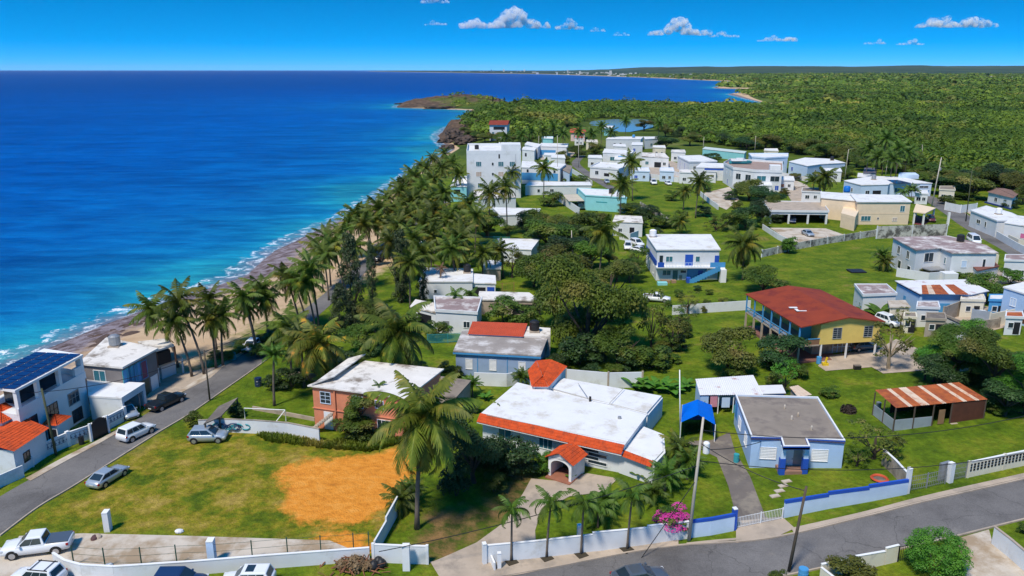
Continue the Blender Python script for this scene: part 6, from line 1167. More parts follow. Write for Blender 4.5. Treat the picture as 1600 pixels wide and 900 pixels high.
for lab, x, y, w, d, h, mt, rf, wn in [
    ('square white house with teal door left of the village street', 872, 247, 22, 4, 4.5, WALLW, WROOF, TEALD), ('cream house with grey roof right of the pinkish house', 925, 222, 18, 3, 4.0, CREAM, STR1, GLASS), ('low white garage with dark bay beside the narrow tower house', 972, 250, 24, 4, 3.2, WALLW, WROOF, DARK), ('white house with blue window below the plain white upper house', 968, 229, 20, 3, 4.5, WALLW, WROOF, BLUE),
    ('pale blue small house by the curving white wall', 1042, 268, 22, 5, 3.8, PBLUE, WROOF, GLASS), ('white block with stained roof right of pillared porch house', 1060, 238, 22, 3, 4.2, WALLW, STR1, GLASS), ('tan house with flat white roof near the forest edge', 1030, 231, 20, 3, 4.0, CREAM, WROOF, GLASS), ('white garage with brown door before the pale blue house', 1228, 282, 26, 5, 3.4, WALLW, WROOF, RUST),
    ('grey-roofed white house between bushy palm and beige house', 1268, 300, 30, 5, 3.2, WALLW, STR4, GLASS), ('small cream house beyond the tall leaning white pole', 1480, 297, 24, 5, 3.6, CREAM, STR4, GLASS), ('white annex with brown stained roof at the ruin', 1450, 482, 34, 8, 3.0, WALLW, STR3, DARK), ('tan flat-roofed annex beside the rusty-roofed light blue house', 1520, 470, 36, 7, 2.8, CREAM, STR1, SKYB), ('white house with stained roof beyond the right road bend', 1590, 408, 40, 8, 4.0, WALLW, STR3, GLASS),
    ('pale green little house behind the apartment block', 856, 217, 18, 3, 4.5, TEAL, WROOF, GLASS), ('white hut with red roof edge left of the pond', 905, 216, 14, 2.5, 4.0, WALLW, ORED, GLASS), ('flat white roofed kiosk behind the three-bay carport', 1195, 290, 22, 5, 3.0, WALLW, WROOF, DARK),
    ('white house with dark bay left of the curved blue stripe house', 930, 247, 22, 3.5, 4.0, WALLW, WROOF, DARK), ('white house with stained roof above the curving white wall', 1075, 270, 26, 4, 4.0, WALLW, STR1, GLASS), ('low pale blue house in front of the narrow tower house', 1000, 268, 30, 5, 3.6, PBLUE, WROOF, BLUE), ('white house with teal window beside the lamp pole', 860, 243, 20, 3, 4.0, WALLW, WROOF, TEALD), ('cream cottage at the forest edge beyond the pale green roof', 1205, 236, 22, 3, 4.0, CREAM, WROOF, GLASS), ('white cottage with grey roof right of white block house', 1110, 268, 18, 4, 3.4, WALLW, STR4, GLASS),
    ('white flat house beyond the dark grey shed roof', 1300, 268, 30, 4, 3.8, WALLW, WROOF, GLASS), ('little white house by the small cream house near right road', 1440, 303, 20, 4, 3.2, WALLW, WROOF, DARK), ('grey concrete outhouse below the rusty-roofed light blue house', 1462, 500, 30, 8, 2.6, RUIN, CONCD, DARK), ('blue lean-to against the light blue edge house', 1560, 470, 28, 7, 2.8, SKYB, SHEETW, DARK), ('white shed with rust roof among the ruin walls', 1585, 497, 26, 7, 2.6, WALLW, RUST, DARK), ('tan outhouse beside the black-capped wall', 1422, 497, 18, 6, 2.4, CREAM, STR4, DARK)]:
    block(lab, [(x - w / 2, y), (x + w / 2, y + 1), (x + w * .42, y - d), (x - w * .46, y - d)], h, mt, rf, wins=([(0, .35, 1.1, .7, .8, GLASS), (0, .72, .1, .9, 1.9, DARK, 'hole')] if y > 460 else [(0, .3, 1.1, 1.2, 1.1, wn), (0, .72, 1.2, .9, 1.0, GLASS)]), par=.15)
for lab, pl in (('white yard wall along the village street', [(880, 262), (900, 274), (925, 290)]), ('white yard wall in front of the pillared porch house', [(1000, 258), (1030, 262), (1046, 262)]), ('low white wall below the blue striped corner house', [(1052, 274), (1075, 280), (1118, 286)]), ('white yard wall before the pale blue house beyond the bushy palm', [(1208, 274), (1240, 280), (1262, 284)]), ('white boundary wall beside the right road bend', [(1556, 372), (1590, 392), (1640, 415)]), ('white yard wall behind the rusty-roofed light blue house', [(1400, 432), (1450, 440), (1500, 436)])):
    wall('garden_wall', lab, 'wall', pl, 1.8, WALLW, panel=6)
wall('garden_wall', 'white and teal low wall beside the lawn among tall palms', 'wall', [(642, 400), (652, 391), (662, 384)], 1.4, TEAL, cap=WHITE, panel=8); fence('fence', 'teal screen fence at the top of the palm lawn', 'fence', [(750, 381), (772, 380), (796, 381)], 1.8, TEALD, .12, 5); wall('garden_wall', 'long white wall along the back road above palm lawn', 'wall', [(870, 312), (890, 326), (905, 336)], 2.2, WALLW, panel=8)

# ------------------------------------------------------------------ vehicles
PW = paint('white', (.80, .81, .82)); PS = paint('silver', (.50, .54, .56), .5); PG = paint('grey', (.13, .145, .16), .4); PK = paint('black', (.012, .015, .018)); PN = paint('navy', (.015, .03, .09)); PDG = paint('dark green', (.02, .06, .05)); PM = paint('maroon', (.12, .02, .02))
car('pickup_truck', 'white four-door pickup with dark bed cover parked at the street corner', 'pickup truck', 'pickup', 60, 862, ((92, 862), (14, 872)), PW, 1.08, cover=PG)
car('parked_car', 'white SUV with black roof bars cut by the bottom edge', 'car', 'suv', 60, 912, ((100, 914), (20, 908)), PW, rack=True)
car('parked_car', 'dark blue SUV mostly hidden behind the curved white wall', 'car', 'suv', 282, 921, ((240, 922), (330, 920)), PN); car('parked_car', 'white SUV with dark sunroof at the bottom edge by the wall', 'car', 'suv', 388, 917, ((430, 916), (345, 918)), PW, sunroof=True)
car('parked_car', 'silver blue sedan parked on grass beside the beach road kerb', 'car', 'sedan', 170, 751, ((158, 760), (190, 740)), PS); car('parked_car', 'white SUV driving away on beach road beside the street wall', 'car', 'suv', 214, 682, ((198, 690), (236, 672)), PW)
car('pickup_truck', 'black pickup on the beach road in front of white garage', 'pickup truck', 'pickup', 261, 634, ((240, 645), (283, 625)), PK, cover=PK); car('parked_car', 'silver hatchback on the lot before the graffiti wall', 'car', 'hatch', 326, 688, ((305, 689), (350, 687)), PS, 1.12)
car('parked_car', 'white compact car coming down the beach road past palms', 'car', 'hatch', 393, 546, ((404, 537), (382, 555)), PW); car('parked_car', 'dark grey sedan at bottom edge on the near road', 'car', 'sedan', 1000, 912, ((960, 922), (1044, 905)), PG, 1.06)
car('pickup_truck', 'old white pickup on the lawn below the blue stair house', 'pickup truck', 'pickup', 1026, 471, ((1006, 470), (1046, 472)), PW, .95); car('parked_car', 'white car left of two others beside the blue stair house', 'car', 'suv', 981, 389, ((981, 384), (981, 394)), PW); car('parked_car', 'white SUV behind others beside the blue stair house', 'car', 'suv', 995, 384, ((990, 382), (1001, 386)), PW); car('parked_car', 'white sedan at the wall of the blue stair house', 'car', 'sedan', 999, 394, ((992, 393), (1008, 396)), PW)
car('van', 'white van parked on the right road by black-streaked wall', 'van', 'van', 1521, 380, ((1508, 372), (1534, 388)), PW, 1.1); car('parked_car', 'white SUV with dark front beside the curving white wall', 'car', 'suv', 1021, 288, ((1016, 284), (1025, 292)), PW, 1.1); car('parked_car', 'small white car next to the white SUV at curving wall', 'car', 'hatch', 1044, 289, ((1040, 287), (1049, 291)), PW)
car('parked_car', 'dark car half hidden by casuarina trees on the beach road', 'car', 'suv', 592, 407, ((588, 411), (597, 402)), PK); car('parked_car', 'white car parked behind the bare tree near black-capped wall', 'car', 'suv', 1388, 508, ((1378, 505), (1398, 511)), PW); car('parked_car', 'navy car inside the middle bay of the carport', 'car', 'suv', 1238, 348, ((1239, 340), (1237, 352)), PN); car('parked_car', 'maroon car by the small arched shelter', 'car', 'suv', 1454, 346, ((1450, 342), (1460, 350)), PM)
car('parked_car', 'dark green car under the awning of the turquoise house', 'car', 'suv', 907, 327, ((902, 324), (912, 330)), PDG); car('parked_car', 'white car on the beach road near tall palms', 'car', 'hatch', 661, 345, ((658, 347), (666, 342)), PW); car('parked_car', 'white car on the village street near blue stripe house', 'car', 'hatch', 925, 252, ((922, 250), (928, 253)), PW)
for lb, ty, x, y, dx, dy, pc in (('grey car on the concrete yard beside the blue striped corner house', 'suv', 1045, 277, 8, 3, PG), ('white hatchback in the yard of the curved glass-front house', 'hatch', 1160, 287, 8, 2, PW), ('black car on the drive left of the pale blue house', 'suv', 1185, 291, 7, 4, PK), ('red car on the drive beside the pale blue house', 'hatch', 1210, 288, 7, 3, PM), ('silver car on the patio of the three-bay carport', 'sedan', 1262, 368, 9, 4, PS), ('blue car in the yard of the brown-roofed porch house', 'hatch', 1535, 432, 8, 4, PN), ('white sedan on the paved yard beside the ruin', 'sedan', 1535, 500, 8, 4, PW), ('white car on the yard behind the wavy blue wall house', 'suv', 868, 240, 7, 1, PW), ('silver car lower on the village street', 'hatch', 948, 286, 6, 5, PS), ('black car in the drive of the white two-storey house', 'suv', 1580, 434, 8, 4, PK)):
    car('parked_car', lb, 'car', ty, x, y, ((x - dx, y - dy), (x + dx, y + dy)), pc)
car('parked_car', 'dark car with silver cover under the yellow house', 'car', 'sedan', 1348, 546, ((1338, 547), (1358, 544)), PG); car('parked_car', 'grey car standing inside the white garage', 'car', 'hatch', 200, 650, ((192, 640), (208, 652)), PS)

barrel_args = []
# ------------------------------------------------------------------ poles, wires, small things
b3, t3 = pole('utility_pole', 'leaning concrete utility pole beside bougainvillea with white transformer', (1076, 845), (1099, 652), PCONC, .165, land='the leaning concrete pole', rt=.10)
MB().lathe([(.1, 0), (.27, .03), (.29, .1), (.29, 1.0), (.2, 1.1), (.05, 1.15)], (t3.x * .8 + .55, -.05, t3.z * .72), 14).build('transformer', WHITE, bpy.data.objects['utility_pole'])
b4, t4 = pole('utility_pole', 'dark wooden utility pole on the near road verge', (1232, 893), (1260, 760), WOODP, .15, land='the dark wooden pole'); b1, t1 = pole('utility_pole', 'greenish wooden pole in front of the solar panel house', (88, 711), (65, 607), WOODG, .16)
b2, t2 = pole('utility_pole', 'thin brown utility pole on the beach road pavement', (328, 626), (319, 547), WOODP, .12); b5, t5 = pole('utility_pole', 'tall leaning white pole with transformer beside right road', (1455, 326), (1471, 246), PCONC, .2, tr=.75, land='the tall leaning white pole'); b6, t6 = pole('utility_pole', 'dark green pole by the white roadside house', (1509, 346), (1519, 265), WOODG, .15)
b7, t7 = pole('street_lamp', 'pale street lamp beside long solar strip house', (1319, 284), (1326, 233), PCONC, .13, 'street lamp', lamp=True)
for x0, y0, x1, y1, lb in ((1383, 277, 1388, 246, 'pale pole behind the long solar strip house'), (1179, 240, 1181, 212, 'pale pole behind the curved glass-front house'), (894, 400, 893, 360, 'white pole standing among trees above the mauve roof'), (1098, 240, 1100, 214, 'pale pole at the long pale green roof'), (1024, 262, 1024, 232, 'white pole in the village centre'), (904, 262, 904, 224, 'pale pole on the village street'), (871, 286, 871, 212, 'tall pale pole beside wavy blue wall house'), (841, 240, 842, 212, 'thin lamp pole behind the apartment block'), (1442, 250, 1441, 226, 'thin pole in the forest edge at right')):
    pole('utility_pole', lb, (x0, y0), (x1, y1), PCONC, .13)
top = lambda b, t, f_=1.0: b + t * f_
wire('power line from leaning concrete pole down to the meter pillar', top(b3, t3, .62), at(592, 862, 2.2), .6); wire('power line from leaning concrete pole to the dark wooden pole', top(b3, t3, .8), top(b4, t4, .95), .5); wire('power line from leaning concrete pole over the openwork wall', top(b3, t3, .66), at(1640, 700, 3.6), 1.6); wire('upper power line from leaning concrete pole over the right lawn', top(b3, t3, .9), at(1640, 640, 5.2), 1.8)
wire('power line between greenish pole and thin brown pole', top(b1, t1, .95), top(b2, t2, .95), .9); wire('power line from greenish pole to the solar panel house', top(b1, t1, .97), at(35, 610, 5.5), .3); wire('guy wire from leaning concrete pole to the pavement', top(b3, t3, .5), at(1002, 872, 0), 0.0); wire('power line from thin brown pole along the beach road', top(b2, t2, .97), at(470, 470, 6.5), .8)
wire('power line from tall leaning white pole to dark green pole', top(b5, t5, .95), top(b6, t6, .95), .8, .03); wire('power line from dark green pole off past the right road', top(b6, t6, .93), at(1660, 330, 8), 1.2, .03); wire('power line from tall leaning white pole to street lamp', top(b5, t5, .85), top(b7, t7, .85), 1.0, .03); wire('lower power line from leaning concrete pole to the blue stripe house', top(b3, t3, .75), at(1190, 690, 3.0), .3)
def tank(label, px, py, z, m_, r=.75, h=1.5, leg=.25):
    p = plane_at(px, py, th(*flat(px, py, z)) + z); tk = thing('water_tank', label, 'water tank', (p.x, p.y, th(p.x, p.y) + z)); MB().lathe([(r * .9, leg), (r, leg + .15), (r, leg + h * .5), (r * 1.03, leg + h * .53), (r, leg + h * .56), (r, leg + h - .2), (r * .6, leg + h), (.1, leg + h + .06)], (0, 0, 0), 14).build('tank', m_, tk); MB().box(-r, r, -r, r, -.1, leg).build('base', CONC, tk)
TB = M('black plastic', (.02, .02, .022), .5)
for lb, px, py, z, m_ in (('black water tank on the apartment block roof', 745, 234, 15.2, TB), ('black water tank on the turquoise house roof', 955, 303, 4.6, TB), ('white water tank on the white and blue stair house', 1020, 371, 6.65, WHITE), ('black water tank on the mauve-roofed two-storey house', 1500, 380, 6.0, TB), ('grey water tank on the long white house with solar strip', 1365, 281, 4.5, GREYM), ('black water tank on the pale blue house beyond the bushy palm', 1300, 251, 5.0, TB), ('white water tank on the white roadside house', 1560, 335, 4.4, WHITE), ('black water tank on the blue house with grey roof', 835, 518, 3.95, TB), ('blue water tank on the plain white upper house', 990, 215.5, 6.2, SKYB), ('black water tank on the long white flat-roofed house', 730, 426, 3.5, TB), ('small grey water tank on the grey beach house', 180, 540, 5.9, GREYM)): tank(lb, px, py, z, m_)
for lb, px, py in (('green bin beside the light blue house driveway', 1150, 722), ('grey bin against the rusty shed', 1372, 640), ('black bin on the pavement before street wall', 128, 694), ('white bin beside the salmon house stair', 512, 662)): barrel_args.append((lb, px, py))
rg = random.Random(9)
for i, (x, y) in enumerate([(148, 842), (153, 840), (280, 832), (170, 886)]):
    b = at(x, y); V = MB().lathe([(.02, 0), (.28, .02), (.33, .18), (.25, .34), (.05, .4)], (0, 0, -.03), 9).build('rubble_stone', (M('dark brick', (.10, .05, .05)), CONC, WHITE, WHITE)[i], None); V.location = b; V.rotation_euler = (.2, .1, i); V.scale = (1, 1.3, .9); tag(V, ('dark brick block on the concrete slab behind the pickup', 'brown stone lump beside the dark brick block', 'upright pale stone at the grass edge of slab', 'white lump at the foot of a green fence post')[i], 'stone')
# heap of garden waste
b = at(556, 888); hp = thing('rubbish_heap', 'heap of dry brown branches and black bags on verge before wall', 'heap', b); mb = MB()
for i in range(70): a = rg.uniform(0, 6.28); p = Vector((rg.gauss(0, 1.3), rg.gauss(0, .7), 0)); hgt = max(.1, 1.1 - p.length * .35); q = Vector((math.cos(a) * rg.uniform(.4, 1.0), math.sin(a) * .5, rg.uniform(-.2, .3))); p.z = hgt * rg.random(); mb.tube([p - q, p + q], rg.uniform(.02, .07), 4)
mb.build('dry_branches', M('dry brown wood', (.24, .10, .05), .9, .3), hp); V, Q = leaf_cloud(77, [((0, 0, .35), .9), ((-1.2, .1, .2), .6), ((1.1, -.1, .3), .6)], 90, .16); link(bpy.data.objects.new('dry_leaves', np_mesh('dry_leaves', V, Q, G_DRY)), hp)
for i, x in enumerate((1.6, 2.2, 1.9)): MB().lathe([(.1, 0), (.45, .1), (.5, .4), (.3, .7), (.08, .85)], (x, -.1 + .3 * i, 0), 9).build('rubbish_bag', BLACK, hp, True)
tr_ = thing('trampoline', 'dark square pad lying on the lawn below the palm clump', 'pad', at(1338, 425)); MB().box(-1.6, 1.6, -1.4, 1.4, .1, .35).build('mat', BLACK, tr_); [MB().box(x - .06, x + .06, y - .06, y + .06, -.1, .12).build('leg', GREYM, tr_) for x in (-1.4, 1.4) for y in (-1.2, 1.2)]
def barrel(label, px, py, m_, r=.3, h=.9):
    b = thing('barrel', label, 'barrel', at(px, py)); MB().lathe([(r * .9, 0), (r, .04), (r, h * .33), (r * 1.05, h * .35), (r, h * .38), (r, h * .66), (r * 1.05, h * .68), (r, h * .7), (r, h), (r * .9, h)], (0, 0, 0), 14).build('drum', m_, b); MB().lathe([(r * .85, h), (r * .85, h + .03)], (0, 0, 0), 14).build('lid', m_, b)
barrel('blue barrel at the corner of yellow house patio', 1279, 568, SKYB, .35, 1.0); barrel('teal bin on the beach road pavement by palms', 364, 562, TEALD, .5, 1.1); barrel('dark blue bin beside the fan palm', 404, 603, PN, .5, 1.2); barrel('blue water barrel at the bottom edge by wooden pole', 1254, 906, SKYB, .4, 1.1)
for q_, (lb, px, py) in enumerate(barrel_args): barrel(lb, px, py, (TEALD, GREYM, BLACK, WHITE)[q_], .3, .95)
b = thing('traffic_cone', 'red traffic cone under the yellow house', 'cone', at(1317, 549)); MB().box(-.25, .25, -.25, .25, 0, .05).build('base', ORED, b); MB().lathe([(.2, .05), (.03, .9)], (0, 0, 0), 12).build('cone', M('red plastic', (.6, .05, .03), .5), b)
b = thing('toy_slide', 'yellow plastic garden toy on the patio corner', 'toy', at(1289, 571)); MB().box(-.4, .4, -.3, .3, 0, .4).build('base', M('yellow plastic', (.7, .5, .02), .5), b); MB().tube([(0, 0, .4), (.2, 0, 1.2)], .16, 8).build('handle', M('yellow plastic', (.7, .5, .02), .5), b)
b = thing('crate', 'black crate at the lawn edge of the patio', 'crate', at(1339, 577)); MB().box(-.45, .45, -.3, .3, 0, .55).build('box', BLACK, b); MB().box(-.47, .47, -.32, .32, .55, .6).build('lid', CONCD, b)
b = thing('paddling_pool', 'orange rimmed round tub beside the grey side wall', 'tub', at(1374, 749)); MB().lathe([(.75, 0), (.9, .12), (.75, .26), (.6, .12), (.6, .03)], (0, 0, 0), 18).build('rim', ORED, b); MB().lathe([(.0, .02), (.62, .04)], (0, 0, 0), 18).build('base', CONCD, b)
for i, (x, y) in enumerate([(1229, 752), (1224, 759), (1218, 767), (1211, 775)]): o = MB().box(-.5, .5, -.28, .28, -.05, .04).build('stepping_stone', CONCL, None); o.location = at(x, y, .03); o.rotation_euler = (0, 0, .3); tag(o, 'flat stepping stone on lawn leading to the blue porch', 'stepping stone', 'stepping stones to the blue porch')
b = thing('soil_heap', 'small dark heap of earth on right lawn', 'heap', at(1326, 643)); V, Q = leaf_cloud(5, [((0, 0, .1), .9)], 90, .2); link(bpy.data.objects.new('earth', np_mesh('earth', V, Q, M('dark soil', (.035, .025, .018), .95))), b)

# ------------------------------------------------------------------ palms
BP = 'coconut palm leaning over the beach'; RP = 'coconut palm on the strip between beach and road'; PAVP = 'young palm in the pavement before the stepped white wall'
for x, y, h, f_, lx in [(236, 483, 9, 3.9, -3.5), (278, 470, 11, 4.1, -3), (271, 500, 8.5, 4.0, -2), (326, 468, 8.5, 3.6, -.5), (346, 492, 8, 3.8, .6), (330, 500, 7.5, 3.4, 0), (379, 464, 9, 3.6, -1.5), (409, 452, 9, 3.9, -.6), (414, 468, 7.5, 3.4, 0), (446, 432, 9, 3.6, -2), (458, 440, 8.5, 3.6, -2), (386, 480, 7, 3.0, -1)]:
    palm(x, y, h, f_, (lx, -lx * .3), phrase=BP)
for x, y, h, f_ in [(486, 418, 11, 3.9), (478, 440, 9, 3.8), (513, 372, 10, 3.9), (523, 385, 9, 3.6), (508, 398, 9, 3.6), (562, 336, 10, 4.0), (571, 350, 9, 3.4), (556, 384, 9, 3.8), (598, 326, 11, 4.2), (588, 345, 9, 3.8), (632, 300, 11, 4.0), (640, 338, 10, 4.4), (624, 352, 9, 4.0), (652, 312, 10, 4.0), (667, 292, 10, 4.0), (655, 276, 11, 4.2), (682, 282, 10, 4.2), (696, 262, 11, 4.2), (712, 255, 11, 4.2), (700, 300, 10, 4.2), (684, 330, 10, 4.2), (706, 340, 9, 4.0), (666, 350, 9, 4.0), (722, 272, 9, 3.8), (672, 262, 9, 3.8), (648, 372, 9, 4.2), (612, 378, 9, 3.8), (676, 368, 8, 3.8), (640, 290, 9, 3.8), (690, 312, 8, 3.8), (548, 348, 9, 3.4), (578, 334, 9, 3.6), (612, 308, 9, 3.6), (630, 290, 9, 3.6), (648, 268, 9, 3.6), (664, 258, 9, 3.6), (682, 247, 9, 3.6), (700, 240, 9, 3.6), (536, 364, 8, 3.4), (500, 388, 9, 3.8), (618, 330, 9, 4.0), (645, 318, 9, 4.0), (606, 352, 8, 3.8), (632, 362, 8, 3.8), (672, 318, 9, 4.0), (660, 332, 8, 3.8), (676, 345, 8, 3.8)]:
    palm(x - (6 if y < 340 else 2), y, h, f_ * (1.15 if y < 345 else 1.08), (random.uniform(-1.6, .6), 0), phrase=RP)
for x, y, h, f_ in [(733, 318, 11, 4.4), (766, 300, 12, 4.6), (790, 292, 13, 4.6), (718, 372, 9, 4.6), (705, 388, 8, 4.4), (722, 352, 9, 4.0), (745, 336, 10, 4.2), (781, 390, 6, 3.4), (850, 262, 12, 4.6), (986, 252, 13, 4.8), (972, 288, 12, 4.8), (1093, 282, 11, 4.2), (1070, 298, 6, 3.4), (944, 362, 11, 5.0), (800, 268, 9, 4), (660, 395, 8, 4.0), (755, 395, 6, 3.6), (640, 410, 9, 4)]:
    palm(x, y, h, f_, (random.uniform(-1, 1), 0))
palm(1163, 382, 10, 5.2, (.3, 0), 'big', base=(1160, 438), phrase='big drooping coconut palm'); palm(1290, 276, 8, 5.0, (0, 0), 'big', phrase='broad bushy palm'); palm(1272, 284, 6, 4.2, (0, 0), 'areca', phrase='broad bushy palm')
palm(660, 652, 9, 6.0, (0, 0), 'big', G_PALML, base=(652, 826), phrase='tallest near coconut palm with sagging yellow-green fronds', r=.21, sep=True)
palm(622, 520, 8.5, 6.2, (0, 0), 'big', G_PALM, phrase='large palm with long arching fronds', sep=True, r=.2); palm(497, 538, 7.5, 5.2, (.5, 0), 'big', G_PALMY, phrase='yellowing coconut palm', sep=True)
palm(450, 512, 7, 4.2, (0, 0), 'coco', phrase='green palm by the road'); palm(470, 530, 7, 4.0, (0, 0), 'coco', phrase='green palm by the road'); palm(428, 556, 7, 2.2, (0, 0), 'areca', G_PALMD, base=(429, 634), phrase='slim fan palm beside the football goal', dry=False)
palm(592, 603, 6, 1.2, (0, 0), 'xmas', G_PALMD, base=(591, 668), phrase='very thin small-headed palm before the salmon house', dry=False, r=.07)
for bx, by, x, y, f_ in [(799, 877, 800, 797, 2.15), (854, 871, 861, 786, 2.3), (908, 866, 912, 787, 2.3), (980, 858, 988, 775, 2.5)]: palm(x, y, 4, f_, (0, 0), 'xmas', G_PALMD, base=(bx, by), phrase=PAVP, dry=False, r=.10, sep=True)
for bx, by in [(799, 877), (854, 871), (908, 866), (980, 858)]:
    i = (799, 854, 908, 980).index(bx); o = MB().box(-.5, .5, -.5, .5, -.05, .02).build('tree_pit', M('damp soil', (.05, .04, .025), .95), None); o.location = at(bx, by, .085); o.rotation_euler = (0, 0, .5); tag(o, 'square soil pit in the pavement round the %s young palm' % ('first', 'second', 'third', 'fourth')[i], 'tree pit')
for x, y, h, f_, k, ph in [(1063, 700, 2.6, 2.6, 'coco', 'garden palm'), (1040, 745, 1.6, 2.4, 'areca', 'clump palm'), (1075, 722, 2.0, 2.2, 'areca', 'clump palm'), (1022, 770, 1.3, 2.0, 'areca', 'clump palm'), (935, 795, 2.0, 2.3, 'xmas', 'short green palm'), (945, 782, 1.6, 2.0, 'areca', 'clump palm'), (785, 645, 2.6, 1.9, 'coco', 'garden palm'), (808, 658, 2.2, 1.8, 'coco', 'garden palm'), (625, 780, 1.4, 2.4, 'coco', 'short dark palm'), (640, 770, 1.0, 2.0, 'areca', 'short dark palm'), (1377, 400, 3.0, 2.9, 'areca', 'low bushy palm'), (1382, 408, 2.2, 2.6, 'coco', 'low bushy palm'), (738, 602, 1.6, 1.8, 'areca', 'clump palm'), (815, 590, 1.2, 2.0, 'areca', 'clump palm'),
        (712, 462, 4.0, 2.3, 'xmas', 'twin slim garden palm'), (735, 460, 4.0, 2.3, 'xmas', 'twin slim garden palm'), (1093, 640, 1.2, 1.2, 'areca', 'tiny palm'), (690, 405, 3.0, 2.2, 'areca', 'pale young palm'), (1425, 298, 4.2, 3.4, 'areca', 'feathery palm'), (1413, 300, 4.0, 3.0, 'xmas', 'feathery palm'), (1063, 345, 3.5, 3.5, 'coco', 'brownish palm'), (1100, 290, 6, 3.4, 'areca', 'dense palm')]:
    palm(x, y, h, f_, (0, 0), k, G_PALMD if k != 'coco' else G_PALM, phrase=ph, dry=(k == 'coco' and h > 3), r=.1)
palm(689, 408 + 12, 5.5, 1.6, (.9, 0), 'thin', G_DRY, base=(686, 462), phrase='withered palm with brown hanging head', r=.10)
for x, y, h in [(1358, 232, 13), (1385, 216, 15), (1405, 232, 14), (1372, 245, 11), (1395, 248, 11), (1418, 238, 10)]: palm(x, y, h, 5.0, (0, 0), phrase='tall dark palm at the forest edge', mat=G_PALMD)
for x, y, h in [(940, 197, 12), (978, 188, 13), (905, 205, 11), (880, 208, 11), (925, 208, 10), (830, 205, 10), (815, 210, 9), (848, 204, 10), (790, 213, 9), (865, 200, 11), (1030, 192, 12), (955, 206, 9)]: palm(x, y, h, 4.6, (0, 0), phrase='distant palm around the headland houses', mat=G_PALMD)

